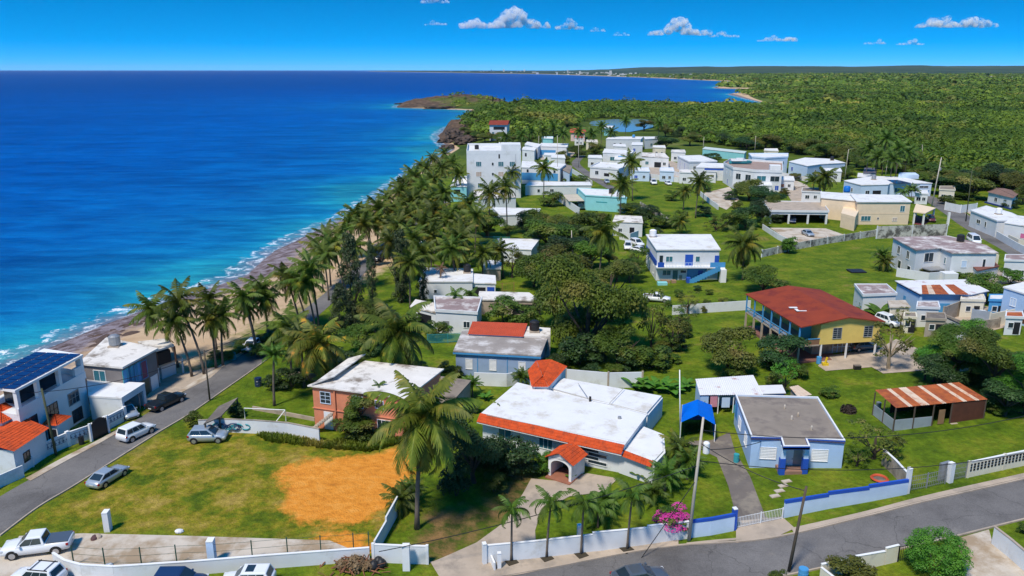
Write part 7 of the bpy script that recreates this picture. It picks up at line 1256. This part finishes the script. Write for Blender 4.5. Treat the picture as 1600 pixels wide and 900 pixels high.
# ------------------------------------------------------------------ broadleaf trees and shrubs
for x, y, rx, ry, m_, k, hc, ph in [
    (740, 692, 58, 74, G_DARK, 'great', 4.6, 'dense dark round tree'), (712, 745, 34, 38, G_DARK, 'bush', None, 'dark shrub under the dense tree'), (800, 716, 44, 36, G_DARK, 'bush', None, 'glossy dark shrub'), (845, 722, 22, 22, G_BRIGHT, 'bush', None, 'bright leafy shrub'), (772, 752, 26, 20, G_MID, 'bush', None, 'dark shrub under the dense tree'),
    (562, 634, 28, 26, G_MID, 'broad', 3.8, 'small round tree'), (553, 668, 34, 22, G_MID, 'bush', None, 'wide low shrub'), (600, 668, 20, 18, G_DARK, 'bush', None, 'wide low shrub'),
    (922, 478, 84, 94, G_BIG, 'great', 7.0, 'biggest spreading tree'), (870, 470, 40, 52, G_MID, 'broad', 4.6, 'tree beside the biggest one'), (955, 440, 50, 44, G_OLIVE, 'great', 7.0, 'olive-tinted tree'), (905, 545, 44, 30, G_DARK, 'bush', None, 'dark undergrowth shrub'), (968, 540, 40, 36, G_MID, 'broad', 3.0, 'lower leafy tree'), (885, 412, 42, 34, G_OLIVE, 'broad', 4.5, 'olive-tinted tree'), (835, 418, 32, 34, G_MID, 'broad', 4.0, 'dark leafy tree'), (800, 405, 24, 24, G_OLIVE, 'sparse', 4.0, 'thin olive tree'),
    (788, 486, 36, 26, G_MID, 'bush', None, 'rounded shrub'), (830, 498, 26, 26, G_MID, 'bush', None, 'rounded shrub'), (858, 365, 44, 30, G_MID, 'broad', 4.0, 'leafy tree'), (905, 352, 40, 28, G_MID, 'broad', 4.0, 'leafy tree'), (880, 385, 40, 26, G_DARK, 'broad', 3.5, 'dark leafy tree'), (835, 345, 28, 20, G_MID, 'broad', 3.0, 'leafy tree'), (760, 350, 30, 24, G_MID, 'broad', 3.5, 'leafy tree'), (740, 348, 22, 24, G_DARK, 'broad', 3.5, 'dark leafy tree'), (925, 395, 30, 24, G_BRIGHT, 'broad', 3.5, 'bright leafy tree'),
    (1020, 500, 30, 50, G_OLIVE, 'sparse', 4.5, 'half-bare twiggy tree'), (1050, 520, 34, 34, G_OLIVE, 'sparse', 3.0, 'half-bare twiggy tree'), (1020, 556, 36, 22, G_MID, 'bush', None, 'tangled shrub'), (1060, 500, 26, 24, G_MID, 'sparse', 2.8, 'tangled shrub'), (1075, 470, 22, 14, G_OLIVE, 'sparse', 2.5, 'half-bare twiggy tree'),
    (1140, 545, 44, 42, G_OLIVE, 'broad', 3.4, 'olive tree'), (1152, 575, 26, 18, G_MID, 'bush', None, 'low shrub'), (1222, 548, 40, 30, G_DARK, 'broad', 2.6, 'dark compact tree'), (1205, 560, 26, 18, G_DARK, 'bush', None, 'dark shrub'), (1228, 588, 24, 26, G_BRIGHT, 'sparse', 2.6, 'yellow-green shrub'), (1210, 590, 18, 16, G_MID, 'bush', None, 'low shrub'), (1250, 580, 18, 14, G_MID, 'bush', None, 'low shrub'), (1296, 612, 20, 9, G_MID, 'bush', None, 'low patch of weeds'),
    (1500, 545, 48, 38, G_MID, 'great', 4.5, 'large leafy tree'), (1560, 560, 58, 48, G_MID, 'great', 5.0, 'large leafy tree'), (1610, 590, 50, 50, G_BRIGHT, 'great', 4.6, 'large leafy tree'), (1470, 582, 36, 30, G_DARK, 'broad', 2.6, 'dark tree under the large ones'), (1575, 618, 40, 30, G_DARK, 'broad', 2.6, 'dark tree under the large ones'), (1530, 520, 30, 22, G_BRIGHT, 'broad', 4.2, 'large leafy tree'),
    (1368, 690, 46, 34, G_OLIVE, 'sparse', 2.0, 'feathery twiggy shrub'), (1340, 712, 26, 20, G_MID, 'sparse', 1.2, 'feathery twiggy shrub'), (1395, 700, 24, 22, G_OLIVE, 'sparse', 1.4, 'feathery twiggy shrub'),
    (1465, 864, 46, 37, G_BRIGHT, 'ball', None, 'clipped round bush'), (1330, 893, 42, 24, G_OLIVE, 'bush', None, 'loose garden bush'), (1212, 902, 18, 16, G_MID, 'bush', None, 'bottom edge shrub'), (1600, 826, 12, 8, G_MID, 'bush', None, 'roadside shrub'),
    (548, 446, 36, 72, G_CASU, 'casu', 7.0, 'tall dark casuarina'), (626, 420, 32, 54, G_CASU, 'casu', 6.5, 'tall dark casuarina'), (580, 430, 18, 46, G_CASU, 'casu', 6.0, 'tall dark casuarina'), (660, 440, 16, 36, G_CASU, 'casu', 4.5, 'tall dark casuarina'), (530, 490, 34, 40, G_CASU, 'casu', 3.8, 'tall dark casuarina'),
    (560, 528, 30, 26, G_MID, 'broad', 2.6, 'leafy tree'), (585, 492, 30, 28, G_MID, 'broad', 3.0, 'leafy tree'), (520, 565, 40, 22, G_DARK, 'bush', None, 'dark shrub'), (680, 515, 22, 18, G_MID, 'bush', None, 'shrub'), (455, 590, 30, 18, G_DARK, 'bush', None, 'dark shrub'), (560, 560, 22, 16, G_MID, 'bush', None, 'shrub'), (425, 598, 16, 16, G_DARK, 'bush', None, 'dark shrub'), (705, 505, 20, 14, G_BRIGHT, 'bush', None, 'leafy shrub'),
    (300, 655, 16, 14, G_MID, 'bush', None, 'corner shrub'), (368, 640, 18, 14, G_DARK, 'bush', None, 'corner shrub'), (405, 548, 22, 12, G_MID, 'bush', None, 'beach hedge shrub'), (432, 530, 22, 12, G_MID, 'bush', None, 'beach hedge shrub'), (375, 545, 16, 8, G_MID, 'bush', None, 'beach hedge shrub'), (462, 500, 18, 10, G_MID, 'bush', None, 'beach hedge shrub'), (170, 648, 6, 5, G_OLIVE, 'bush', None, 'yellowish potted shrub'), (340, 553, 16, 5, G_MID, 'bush', None, 'beach hedge shrub'),
    (1195, 436, 36, 22, G_MID, 'broad', 2.4, 'leafy tree'), (1232, 382, 17, 16, G_BRIGHT, 'bush', None, 'bright round shrub'), (1165, 338, 24, 24, G_DARK, 'broad', 3.2, 'dark tree'), (1190, 330, 20, 22, G_DARK, 'broad', 3.2, 'dark tree'), (1200, 306, 30, 18, G_DARK, 'broad', 3.0, 'dark tree'), (1172, 297, 26, 20, G_OLIVE, 'broad', 3.4, 'olive tree'), (1145, 345, 20, 18, G_MID, 'bush', None, 'shrub'), (1120, 350, 22, 14, G_OLIVE, 'sparse', 1.8, 'brownish shrub'), (1212, 320, 16, 20, G_MID, 'broad', 2.6, 'dark tree'),
    (1010, 330, 26, 12, G_DARK, 'bush', None, 'dark shrub'), (985, 325, 22, 10, G_MID, 'bush', None, 'shrub'), (1035, 345, 24, 12, G_MID, 'bush', None, 'shrub'), (955, 270, 14, 10, G_BRIGHT, 'bush', None, 'bright shrub'), (906, 281, 20, 9, G_MID, 'bush', None, 'clipped hedge shrub'), (890, 283, 12, 7, G_MID, 'bush', None, 'clipped hedge shrub'), (1050, 305, 14, 10, G_MID, 'bush', None, 'shrub'), (1100, 330, 16, 10, G_DARK, 'bush', None, 'dark shrub'), (970, 350, 12, 10, G_OLIVE, 'sparse', 1.6, 'brownish shrub'),
    (1040, 222, 20, 13, G_DARK, 'broad', 3.5, 'dark round tree'), (930, 232, 14, 12, G_OLIVE, 'broad', 3.0, 'brownish tree'), (902, 236, 16, 12, G_MID, 'broad', 3.0, 'leafy tree'), (880, 245, 12, 11, G_OLIVE, 'broad', 3.0, 'brownish tree'), (985, 222, 10, 8, G_MID, 'broad', 2.5, 'leafy tree'), (860, 310, 22, 14, G_MID, 'bush', None, 'shrub'), (1110, 245, 12, 8, G_DARK, 'broad', 2.5, 'dark round tree'), (1325, 268, 14, 12, G_MID, 'broad', 2.8, 'leafy tree'),
    (1440, 425, 6, 8, G_MID, 'bush', None, 'small shrub'), (1545, 450, 34, 26, G_MID, 'broad', 2.8, 'leafy tree'), (1580, 432, 24, 14, G_BRIGHT, 'bush', None, 'roadside shrub'), (1500, 430, 18, 8, G_MID, 'bush', None, 'small shrub'), (1460, 470, 12, 8, G_DARK, 'bush', None, 'terrace shrub'), (1500, 465, 12, 9, G_DARK, 'bush', None, 'terrace shrub'), (1350, 470, 14, 14, G_DARK, 'bush', None, 'dark shrub'), (1410, 492, 16, 12, G_OLIVE, 'sparse', 2.5, 'yellow flowering shrub'), (1090, 450, 8, 5, G_DARK, 'bush', None, 'small shrub'), (1062, 458, 10, 7, G_MID, 'bush', None, 'small shrub'), (1108, 456, 8, 5, G_MID, 'bush', None, 'small shrub'),
    (1520, 290, 34, 22, G_OLIVE, 'broad', 4.5, 'olive-brown tree'), (1570, 275, 36, 22, G_DARK, 'broad', 5.0, 'dark tree'), (1470, 285, 24, 18, G_OLIVE, 'broad', 4.0, 'olive-brown tree'), (1600, 300, 20, 18, G_MID, 'broad', 4.0, 'leafy tree'), (1480, 312, 18, 8, G_MID, 'bush', None, 'roadside shrub'), (1510, 306, 18, 8, G_MID, 'bush', None, 'roadside shrub'), (1580, 318, 16, 8, G_DARK, 'bush', None, 'roadside shrub')]:
    tree(x, y, rx, ry, m_, k, hc, ph, name={'bush': 'shrub', 'ball': 'shrub'}.get(k, 'tree'), cat={'bush': 'shrub', 'ball': 'bush'}.get(k, 'tree'))
tree(1388, 532, 40, 36, G_OLIVE, 'sparse', None, 'bare forked tree with thin crown', base_y=576, bark=BARKP, limbs=10, v=2)
bg_ = tree(1048, 810, 34, 18, G_MID, 'bush', None, 'bougainvillea bush with magenta flowers', base_y=834, name='bougainvillea', cat='flowering bush')
cr = [c for c in bg_.children if c.name.startswith('foliage')][0]; V, Q = leaf_cloud(31, clumps_for('bush', 52), 210, .05, .95); fl = link(bpy.data.objects.new('flowers', np_mesh('flowers', V * 1.05, Q, PINK)), bg_); fl.location = cr.location; fl.scale = cr.scale
for x, y, f_, n, m_, ph in [(990, 606, 2.4, 9, G_BRIGHT, 'banana plant'), (1010, 610, 2.6, 10, G_BRIGHT, 'banana plant'), (1032, 612, 2.6, 10, G_BRIGHT, 'banana plant'), (1050, 614, 2.4, 9, G_BRIGHT, 'banana plant'), (1072, 606, 2.2, 8, G_BRIGHT, 'banana plant'), (1378, 500, 3.4, 12, G_PALMD, 'broad-leaved traveller palm'), (1355, 492, 2.6, 10, G_PALMD, 'broad-leaved traveller palm'), (815, 728, 1.6, 9, G_BRIGHT, 'broad-leaved garden plant'), (838, 738, 1.4, 9, G_BRIGHT, 'broad-leaved garden plant'), (892, 750, .9, 7, G_BRIGHT, 'broad-leaved garden plant'), (1115, 350, 2.4, 9, G_BRIGHT, 'banana plant'), (1000, 748, 1.2, 8, G_MID, 'broad-leaved garden plant'), (760, 625, 1.4, 8, G_BRIGHT, 'broad-leaved garden plant')]:
    leaves_plant(x, y, f_, n, m_, ph)
rg = random.Random(77)
def fill(n, x0, x1, y0, y1, r0, r1, ph, mats, kind='bush', slope=0.0):
    for i in range(n):
        x = rg.uniform(x0, x1); y = rg.uniform(y0, y1) + slope * (x - x0); r_ = rg.uniform(r0, r1); k = kind if kind == 'bush' else rg.choice(['broad', 'broad', 'sparse'])
        tree(x, y, r_, r_ * rg.uniform(.6, .85), rg.choice(mats), k, rg.uniform(2.0, 3.4), ph, name='shrub' if k == 'bush' else 'tree', cat='shrub' if k == 'bush' else 'tree')
fill(9, 540, 660, 500, 575, 14, 24, 'undergrowth shrub', [G_MID, G_DARK, G_OLIVE]); fill(8, 800, 1000, 400, 425, 16, 26, 'grove tree', [G_MID, G_OLIVE, G_DARK], 'broad'); fill(8, 820, 950, 345, 390, 16, 26, 'grove tree', [G_MID, G_OLIVE, G_DARK], 'broad')
fill(8, 985, 1090, 500, 565, 12, 20, 'undergrowth shrub', [G_MID, G_DARK, G_OLIVE]); fill(7, 840, 990, 545, 580, 14, 22, 'undergrowth shrub', [G_DARK, G_MID]); fill(7, 700, 860, 325, 360, 10, 18, 'grove tree', [G_MID, G_OLIVE], 'broad'); fill(9, 575, 740, 320, 420, 9, 16, 'undergrowth shrub', [G_MID, G_DARK])
fill(9, 560, 720, 345, 430, 12, 20, 'tree among the shore palms', [G_MID, G_OLIVE, G_CASU], 'broad'); fill(10, 1440, 1610, 575, 640, 16, 28, 'tree group shrub', [G_MID, G_DARK, G_BRIGHT]); fill(6, 1440, 1600, 540, 580, 22, 34, 'tree group tree', [G_MID, G_BRIGHT], 'broad'); fill(5, 700, 800, 660, 730, 14, 24, 'shrub under the dense tree', [G_DARK, G_MID]); fill(8, 985, 1075, 320, 365, 8, 14, 'plot shrub', [G_MID, G_DARK, G_BRIGHT]); fill(8, 1140, 1225, 300, 350, 9, 16, 'plot shrub', [G_DARK, G_MID, G_OLIVE]); fill(10, 870, 1010, 228, 300, 6, 10, 'village shrub', [G_MID, G_OLIVE, G_DARK]); fill(7, 1035, 1150, 245, 300, 6, 10, 'village shrub', [G_MID, G_DARK])
fill(6, 1225, 1330, 262, 300, 8, 13, 'village shrub', [G_MID, G_OLIVE]); fill(12, 345, 450, 552, 560, 9, 14, 'beach hedge shrub', [G_MID, G_OLIVE], slope=-.42); fill(6, 1040, 1185, 470, 485, 8, 13, 'undergrowth shrub', [G_MID, G_OLIVE]); fill(6, 690, 800, 560, 640, 10, 16, 'garden shrub', [G_MID, G_BRIGHT, G_DARK])
# trees along the edge of the forest, then the forest itself as one mass
FB = [(600, 178), (715, 200), (735, 216), (800, 219), (850, 220), (890, 200), (925, 196), (1000, 205), (1040, 212), (1100, 226), (1165, 232), (1230, 238), (1300, 244), (1330, 255), (1370, 262), (1440, 272), (1470, 290), (1500, 300), (1545, 292), (1600, 298), (1750, 320)]
fbx, fby = zip(*FB)
rg = random.Random(21)
for i in range(46):
    x = 1010 + i * 13.3 + rg.uniform(-4, 4); s_ = 1 + (x - 1000) / 700; yb = float(np.interp(x, fbx, fby)) - 5 * s_ - rg.uniform(-2, 12)
    tree(x, yb, rg.uniform(11, 17) * s_, rg.uniform(7, 11) * s_, rg.choice([G_MID, G_OLIVE, G_DARK, G_MID]), 'broad', rg.uniform(3.0, 5.0), 'tree at the near edge of the forest')
for i in range(16):
    x = 722 + i * 11 + rg.uniform(-3, 3); tree(x, float(np.interp(x, fbx, fby)) - rg.uniform(2, 9), rg.uniform(8, 13), rg.uniform(6, 9), rg.choice([G_MID, G_OLIVE, G_MID]), 'broad', 3.2, 'tree on the wooded headland slope')
for x, y in [(770, 155), (788, 156.5), (803, 159), (827, 158.5), (838, 159.5), (871, 157), (781, 158), (845, 160)]: tree(x, y, 3.2, 3.6, G_DARK, 'casu', 6, 'tiny dark pine on the skyline of headland')
def forest():
    rng = np.random.default_rng(3); Vs = []
    def band(y0, y1, sp, nq, size, rr, hh):
        xs, ys = [], []
        Y = y0
        while Y < y1:
            k = int((0.80 * Y + 120 + 90) / sp); xx = -90 + (np.arange(k) + rng.random(k)) * sp; xs.append(xx); ys.append(Y + rng.random(k) * sp); Y += sp
        x, y = np.concatenate(xs), np.concatenate(ys); d = sd_poly(x, y, CA); z = terrain(x, y, d)
        yc = y * CP - (z - CH) * SP; px = 800 + F * x / yc; py = 450 - F * (y * SP + (z - CH) * CP) / yc
        keep = (d > 13 + 8 * rng.random(len(x))) & (py < np.interp(px, fbx, fby) - 1) & (px < 1900)
        pd = sd_poly(x, y, np.array(POND)); keep &= pd < -4; keep &= ~((px > 905) & (px < 1030) & (y < 650) & (y > 470))
        pen = (y > 930) & (y < 1420) & (x < 0); keep &= ~(pen & (rng.random(len(x)) < .25)); keep &= (.65 * vnoise(x / 55, y / 40, 4) + .35 * vnoise(x / 14, y / 14, 11)) > .24
        x, y, z = x[keep], y[keep], z[keep]; n = len(x); low = np.where((y > 930) & (y < 1420) & (x < 0), .40, 1.0)
        r = rr * rng.choice([.55, .75, 1.0, 1.3, 1.8], n) * rng.uniform(.85, 1.15, n) * low; tall = np.where((vnoise(x / 25, y / 25, 14) > .66) & (rng.random(n) < .4), 1.6, 1.0); h = hh * tall * rng.uniform(.55, 1.25, n) * low * (.75 + .5 * vnoise(x / 60, y / 60, 8))
        D = rng.normal(size=(n, nq, 3)); D[..., 2] = np.abs(D[..., 2]) + .1; D /= np.linalg.norm(D, axis=2)[..., None]
        lump = 1 + .25 * np.sin(D[..., 0] * 5 + rng.random((n, 1)) * 6) * np.cos(D[..., 1] * 5 + rng.random((n, 1)) * 6)
        P = np.stack([x, y, z], 1)[:, None, :] + D * np.stack([r, r, h * .62], 1)[:, None, :] * lump[..., None] + np.stack([0 * h, 0 * h, h * .38], 1)[:, None, :]
        nr = D + rng.normal(0, .22, D.shape) + np.array([0, 0, .3]); nr /= np.linalg.norm(nr, axis=2)[..., None]; u = np.cross(nr, rng.normal(size=D.shape)); u /= np.linalg.norm(u, axis=2)[..., None]; v = np.cross(nr, u)
        s_ = size * (rng.uniform(.6, 1.4, (n, nq)) * (r / rr)[:, None])[..., None]
        Vs.append(np.stack([P - u * s_, P - v * s_ * .7, P + u * s_, P + v * s_ * .7], 2).reshape(-1, 3))
    band(230, 520, 4.4, 100, .42, 2.6, 5.0); band(520, 900, 5.6, 64, .70, 3.3, 4.8); band(900, 1900, 9.5, 36, 1.5, 5.2, 5.5); band(1900, 5000, 22, 18, 4.2, 12, 7.0)
    V = np.concatenate(Vs); return np_mesh('forest', V, np.arange(len(V)).reshape(-1, 4), G_FOREST)
fo = link(bpy.data.objects.new('forest', forest())); tag(fo, kind='stuff')
# far town along the bay
mb = MB(); rg = random.Random(5)
for i in range(190):
    px = rg.choice([rg.uniform(880, 1150), rg.uniform(700, 1150), rg.uniform(1150, 1600)]); py = float(np.interp(px, [700, 850, 1000, 1140, 1600], [112.6, 115.2, 119.0, 124, 124])) - rg.uniform(.1, 2.4 if px < 1150 else 5); py = max(py, 112.2); x, y = flat(px, py, 2.0)
    w = rg.uniform(9, 22) * min(1, (y / 5000)) ** .8; h = rg.uniform(4, 10) if (rg.random() < .93 or px > 1000) else rg.uniform(20, 34); z = th(x, y); mb.box(x, x + w, y, y + w * .6, z - 2, z + h)
tag(mb.build('far_town', M('far town walls', (.62, .60, .57), .8, .2, .01)), kind='stuff')
# tufts of long grass on the empty lot and by the walls
def tufts():
    rng = np.random.default_rng(8); Vs = []; lot = np.array(P_LOT); dirt = np.array(P_DIRT)
    x0, y0 = lot.min(0); x1, y1 = lot.max(0); n = 5200; x = rng.uniform(x0, x1, n); y = rng.uniform(y0, y1, n); g1 = gpts([(420, 690), (500, 700), (580, 706), (640, 690), (620, 670), (505, 694), (440, 680), (400, 680)]); lush = np.array([tuple(p) for p in g1])
    d = sd_poly(x, y, lot); dd = sd_poly(x, y, dirt); lu = sd_poly(x, y, lush); keep = (d > .3) & (dd < .2) & (lu > 0); x, y = x[keep], y[keep]
    k = 2600; p = rng.random((k, 3)); p = p / p.sum(1)[:, None]; bx, by = lush[:, 0], lush[:, 1]; lx = rng.uniform(bx.min(), bx.max(), k); ly = rng.uniform(by.min(), by.max(), k); s_ = sd_poly(lx, ly, lush) > 0; x = np.concatenate([x, lx[s_]]); y = np.concatenate([y, ly[s_]]); big = np.concatenate([np.full(keep.sum(), .11), np.full(s_.sum(), .42)])
    z = terrain(x, y); m_ = 7; n = len(x); a = rng.uniform(0, 6.28, (n, m_)); h = big[:, None] * rng.uniform(.5, 1.4, (n, m_)); rad = big[:, None] * rng.uniform(.2, 1.0, (n, m_)); w = .05 + big[:, None] * .1
    bx = x[:, None] + .3 * rad * np.cos(a); by = y[:, None] + .3 * rad * np.sin(a); tx = x[:, None] + rad * np.cos(a) * 1.2; ty = y[:, None] + rad * np.sin(a) * 1.2; sx, sy = -np.sin(a) * w, np.cos(a) * w; zz = z[:, None] + 0 * a
    V = np.stack([np.stack([bx - sx, by - sy, zz], -1), np.stack([bx + sx, by + sy, zz], -1), np.stack([tx + sx * .3, ty + sy * .3, zz + h], -1), np.stack([tx - sx * .3, ty - sy * .3, zz + h], -1)], 2).reshape(-1, 3)
    return np_mesh('grass', V, np.arange(len(V)).reshape(-1, 4), leafmat('grass blade', (.075, .13, .008), (.17, .20, .018), (.26, .22, .04), .35, .35))
tag(link(bpy.data.objects.new('grass', tufts())), kind='stuff')
# rocks at the water's edge
rg = random.Random(12); RK = M('shore rock', (.10, .065, .05), .9, .3, 1.2); n = 0
rocks = [(160 + rg.uniform(-20, 120), 0) for _ in range(22)]
for x, _ in rocks:
    y = 528 - (x - 150) * .30 + rg.uniform(-8, 14); mb = MB(); mb.lathe([(.2, -.3), (rg.uniform(.7, 1.1), -.1), (rg.uniform(.5, .9), .2), (.15, .4)], (0, 0, 0), 8); o = mb.build('shore_rock', RK, None); p = at(x, y); p.z = max(p.z, -5.05); o.location = p; o.rotation_euler = (rg.uniform(-.3, .3), rg.uniform(-.3, .3), rg.uniform(0, 6)); sc = rg.uniform(.5, 1.3); o.scale = (sc * rg.uniform(1, 2), sc, sc * .7); tag(o, 'low brown rock in the wash beyond the grey beach house', 'rock', 'rocks in the wash by the grey beach house')
for px, py, sx, sy, sz in [(700, 232, 5, 8, 2), (692, 222, 4, 6, 2), (728, 222, 6, 10, 3.5), (712, 215, 7, 11, 5), (633, 167, 13, 6, 2.2), (655, 165.5, 16, 7, 3), (690, 165, 20, 6, 3.2)]:
    b = at(px, py); b.z = max(b.z, -5); import bmesh; bm = bmesh.new(); bmesh.ops.create_icosphere(bm, subdivisions=4, radius=1)
    for v in bm.verts: c_ = v.co; f_ = .9 + .22 * float(vnoise(np.array([c_.x * 11 + px]), np.array([c_.y * 11 + c_.z * 14]), 5)[0]) + .45 * float(vnoise(np.array([c_.x * 2.2 + px]), np.array([c_.y * 2.2 + c_.z * 3]), 1)[0]) + .18 * float(vnoise(np.array([c_.x * 6 + px]), np.array([c_.y * 6 + c_.z * 8]), 2)[0]) - .25; v.co = c_ * f_
    me = bpy.data.meshes.new('headland_rock'); bm.to_mesh(me); bm.free(); me.materials.append(M('cliff rock', (.105, .07, .05), .95, .4, 2.2, stain=(.03, .025, .022), stain_amt=.5, stain_scale=1.6)); o = link(bpy.data.objects.new('headland_rock', me)); o.location = b; o.scale = (sx, sy, sz); tag(o, 'dark rock of the %s %s' % ('far point' if py < 170 else 'near headland', {700: 'in the surf', 692: 'at its outer corner', 728: 'under the trees', 712: 'forming its cliff face', 633: 'at its tip', 655: 'behind the tip', 690: 'on its ridge'}[px]), 'rock')
# ------------------------------------------------------------------ the air
hz = MB().box(-38000, 38000, -600, 25000, -22, 125).build('haze', MATS.setdefault('air', bpy.data.materials.new('air')), None); am = MATS['air']; am.use_nodes = True; am.node_tree.nodes.remove(am.node_tree.nodes['Principled BSDF'])
pv = am.node_tree.nodes.new('ShaderNodeVolumePrincipled'); pv.inputs['Color'].default_value = (.80, .90, 1, 1); pv.inputs['Density'].default_value = 1.4e-5; am.node_tree.links.new(pv.outputs[0], am.node_tree.nodes['Material Output'].inputs['Volume']); tag(hz, kind='stuff')
# ------------------------------------------------------------------ clouds: real bodies of mist far out over the land
def cloudmat():
    m = bpy.data.materials.new('cloud mist'); m.use_nodes = True; N, L = m.node_tree.nodes, m.node_tree.links; N.remove(N['Principled BSDF']); v = N.new('ShaderNodeVolumePrincipled'); v.inputs['Color'].default_value = (1, 1, 1, 1); v.inputs['Anisotropy'].default_value = -0.35
    n = noise(N, L, .018, 6, rough=.68); mr = N.new('ShaderNodeMapRange'); mr.inputs[1].default_value = .42; mr.inputs[2].default_value = .66; mr.inputs[4].default_value = .045; L.new(n.outputs[0], mr.inputs[0]); L.new(mr.outputs[0], v.inputs['Density']); L.new(v.outputs[0], N['Material Output'].inputs['Volume']); return m
CLV = cloudmat()
CLW = newmat('cloud white'); CLW[3].inputs['Base Color'].default_value = (.95, .95, .96, 1); CLW[3].inputs['Roughness'].default_value = 1; CLW[3].inputs['Specular IOR Level'].default_value = 0; CLW[3].inputs['Subsurface Weight'].default_value = 0.0
def cloud(px0, px1, py0, py1, label, D=9000, seed=0):
    import bmesh
    rg = np.random.default_rng(seed); cx, cy = (px0 + px1) / 2, py1; X = (cx - 800) / F * D; Z0 = CH + (LV - py1) / F * D; W = (px1 - px0) / F * D; Hh = (py1 - py0) / F * D
    bm = bmesh.new(); n = int(12 + (px1 - px0) * .45)
    for i in range(n):
        u = rg.uniform(-1, 1); env = (1 - abs(u) ** 1.8) * (0.6 + .4 * math.sin(u * 5 + seed)); r = Hh * .9 * rg.uniform(.16, .34) * (0.45 + .55 * env); z = r * .5 + max(0, Hh * env * .9 - r) * rg.random(); M_ = Matrix.Translation((u * W * .46, rg.uniform(-.25, .25) * W * .5, z)) @ Matrix.Diagonal((1.5, 1.3, 1, 1)) @ Matrix.Scale(r, 4)
        bmesh.ops.create_icosphere(bm, subdivisions=3, radius=1, matrix=M_)
    for v in bm.verts:
        p = v.co; k = 7.0 / Hh; d = (vnoise(np.array([p.x * k + p.z * k * .7]), np.array([p.y * k + p.z * k]), seed)[0] - .5) * .22 + (vnoise(np.array([p.x * k * 2.7 + p.z * k]), np.array([p.y * k * 2.7 - p.z * k * 2]), seed + 3)[0] - .5) * .10
        v.co = p + v.normal * Hh * d; v.co.z = max(v.co.z, -.02 * Hh * rg.random())
    me = bpy.data.meshes.new('cloud'); bm.to_mesh(me); bm.free(); me.materials.append(CLV); me.polygons.foreach_set('use_smooth', [True] * len(me.polygons)); o = link(bpy.data.objects.new('cloud', me)); o.location = (X, D, Z0); tag(o, label, 'cloud', kind='thing')
for i, (a, b_, c, d, lb) in enumerate([(720, 858, 18, 49, 'largest white cumulus cloud in the middle of the sky'), (864, 904, 31, 51, 'small white cloud just right of the largest cloud'), (1003, 1098, 32, 59, 'second largest white cloud with flat base in mid sky'), (1092, 1142, 52, 62, 'thin flat cloud just right of the second largest'), (1166, 1228, 55, 68, 'small flat cloud right of the thin flat one'), (1406, 1520, 22, 48, 'broad domed white cloud at the right of sky'), (1328, 1358, 62, 72, 'left one of two little low clouds at right'), (1374, 1416, 62, 73, 'right one of two little low clouds at right'), (664, 708, -4, 14, 'cloud cut by the top edge of the sky'), (670, 706, 36, 45, 'little thin cloud left of the largest cloud'), (914, 940, 45, 54, 'little puff between the two largest clouds'), (950, 976, 52, 60, 'faint small puff left of the second largest cloud')]):
    cloud(a, b_, c, d, lb, 9000, i)

# ------------------------------------------------------------------ labels of the plants, from what stands next to them
ORD = 'first second third fourth fifth sixth seventh eighth ninth tenth eleventh twelfth thirteenth fourteenth fifteenth sixteenth seventeenth eighteenth nineteenth twentieth'.split(); TENS = {2: 'twenty', 3: 'thirty', 4: 'forty', 5: 'fifty', 6: 'sixty', 7: 'seventy'}
def ordinal(n):
    if n < 20: return ORD[n]
    t, u = divmod(n + 1, 10); return {2: 'twentieth', 3: 'thirtieth', 4: 'fortieth', 5: 'fiftieth', 6: 'sixtieth'}[t] if u == 0 else TENS[t] + '-' + ORD[u - 1]
FIXED = {BP, RP, PAVP, 'tree at the near edge of the forest', 'tree on the wooded headland slope', 'tiny dark pine on the skyline of headland', 'tall dark palm at the forest edge', 'distant palm around the headland houses'}
lab = {}
for root, ph, i, p in PLANTS:
    pp = project(p); key = ph
    if ph not in FIXED:
        g = root.location; d, nm, lx, ly = min(((lx - g.x) ** 2 + ((ly - g.y) * .8) ** 2, nm, lx, ly) for nm, lx, ly in LAND)
        rel = 'beside' if abs(lx - g.x) > abs(ly - g.y) else ('in front of' if g.y < ly else 'behind'); key = '%s %s %s' % (ph, rel, nm)
    lab.setdefault(key, []).append((pp[0], root))
for key, v in lab.items():
    v.sort(key=lambda q: q[0]); one = len(v) == 1
    for k, (x, root) in enumerate(v):
        root['label'] = key if one else '%s, %s from left' % (key, ordinal(k))
        if not one: root['group'] = key.split(',')[0] + ' group'
bpy.context.view_layer.update()
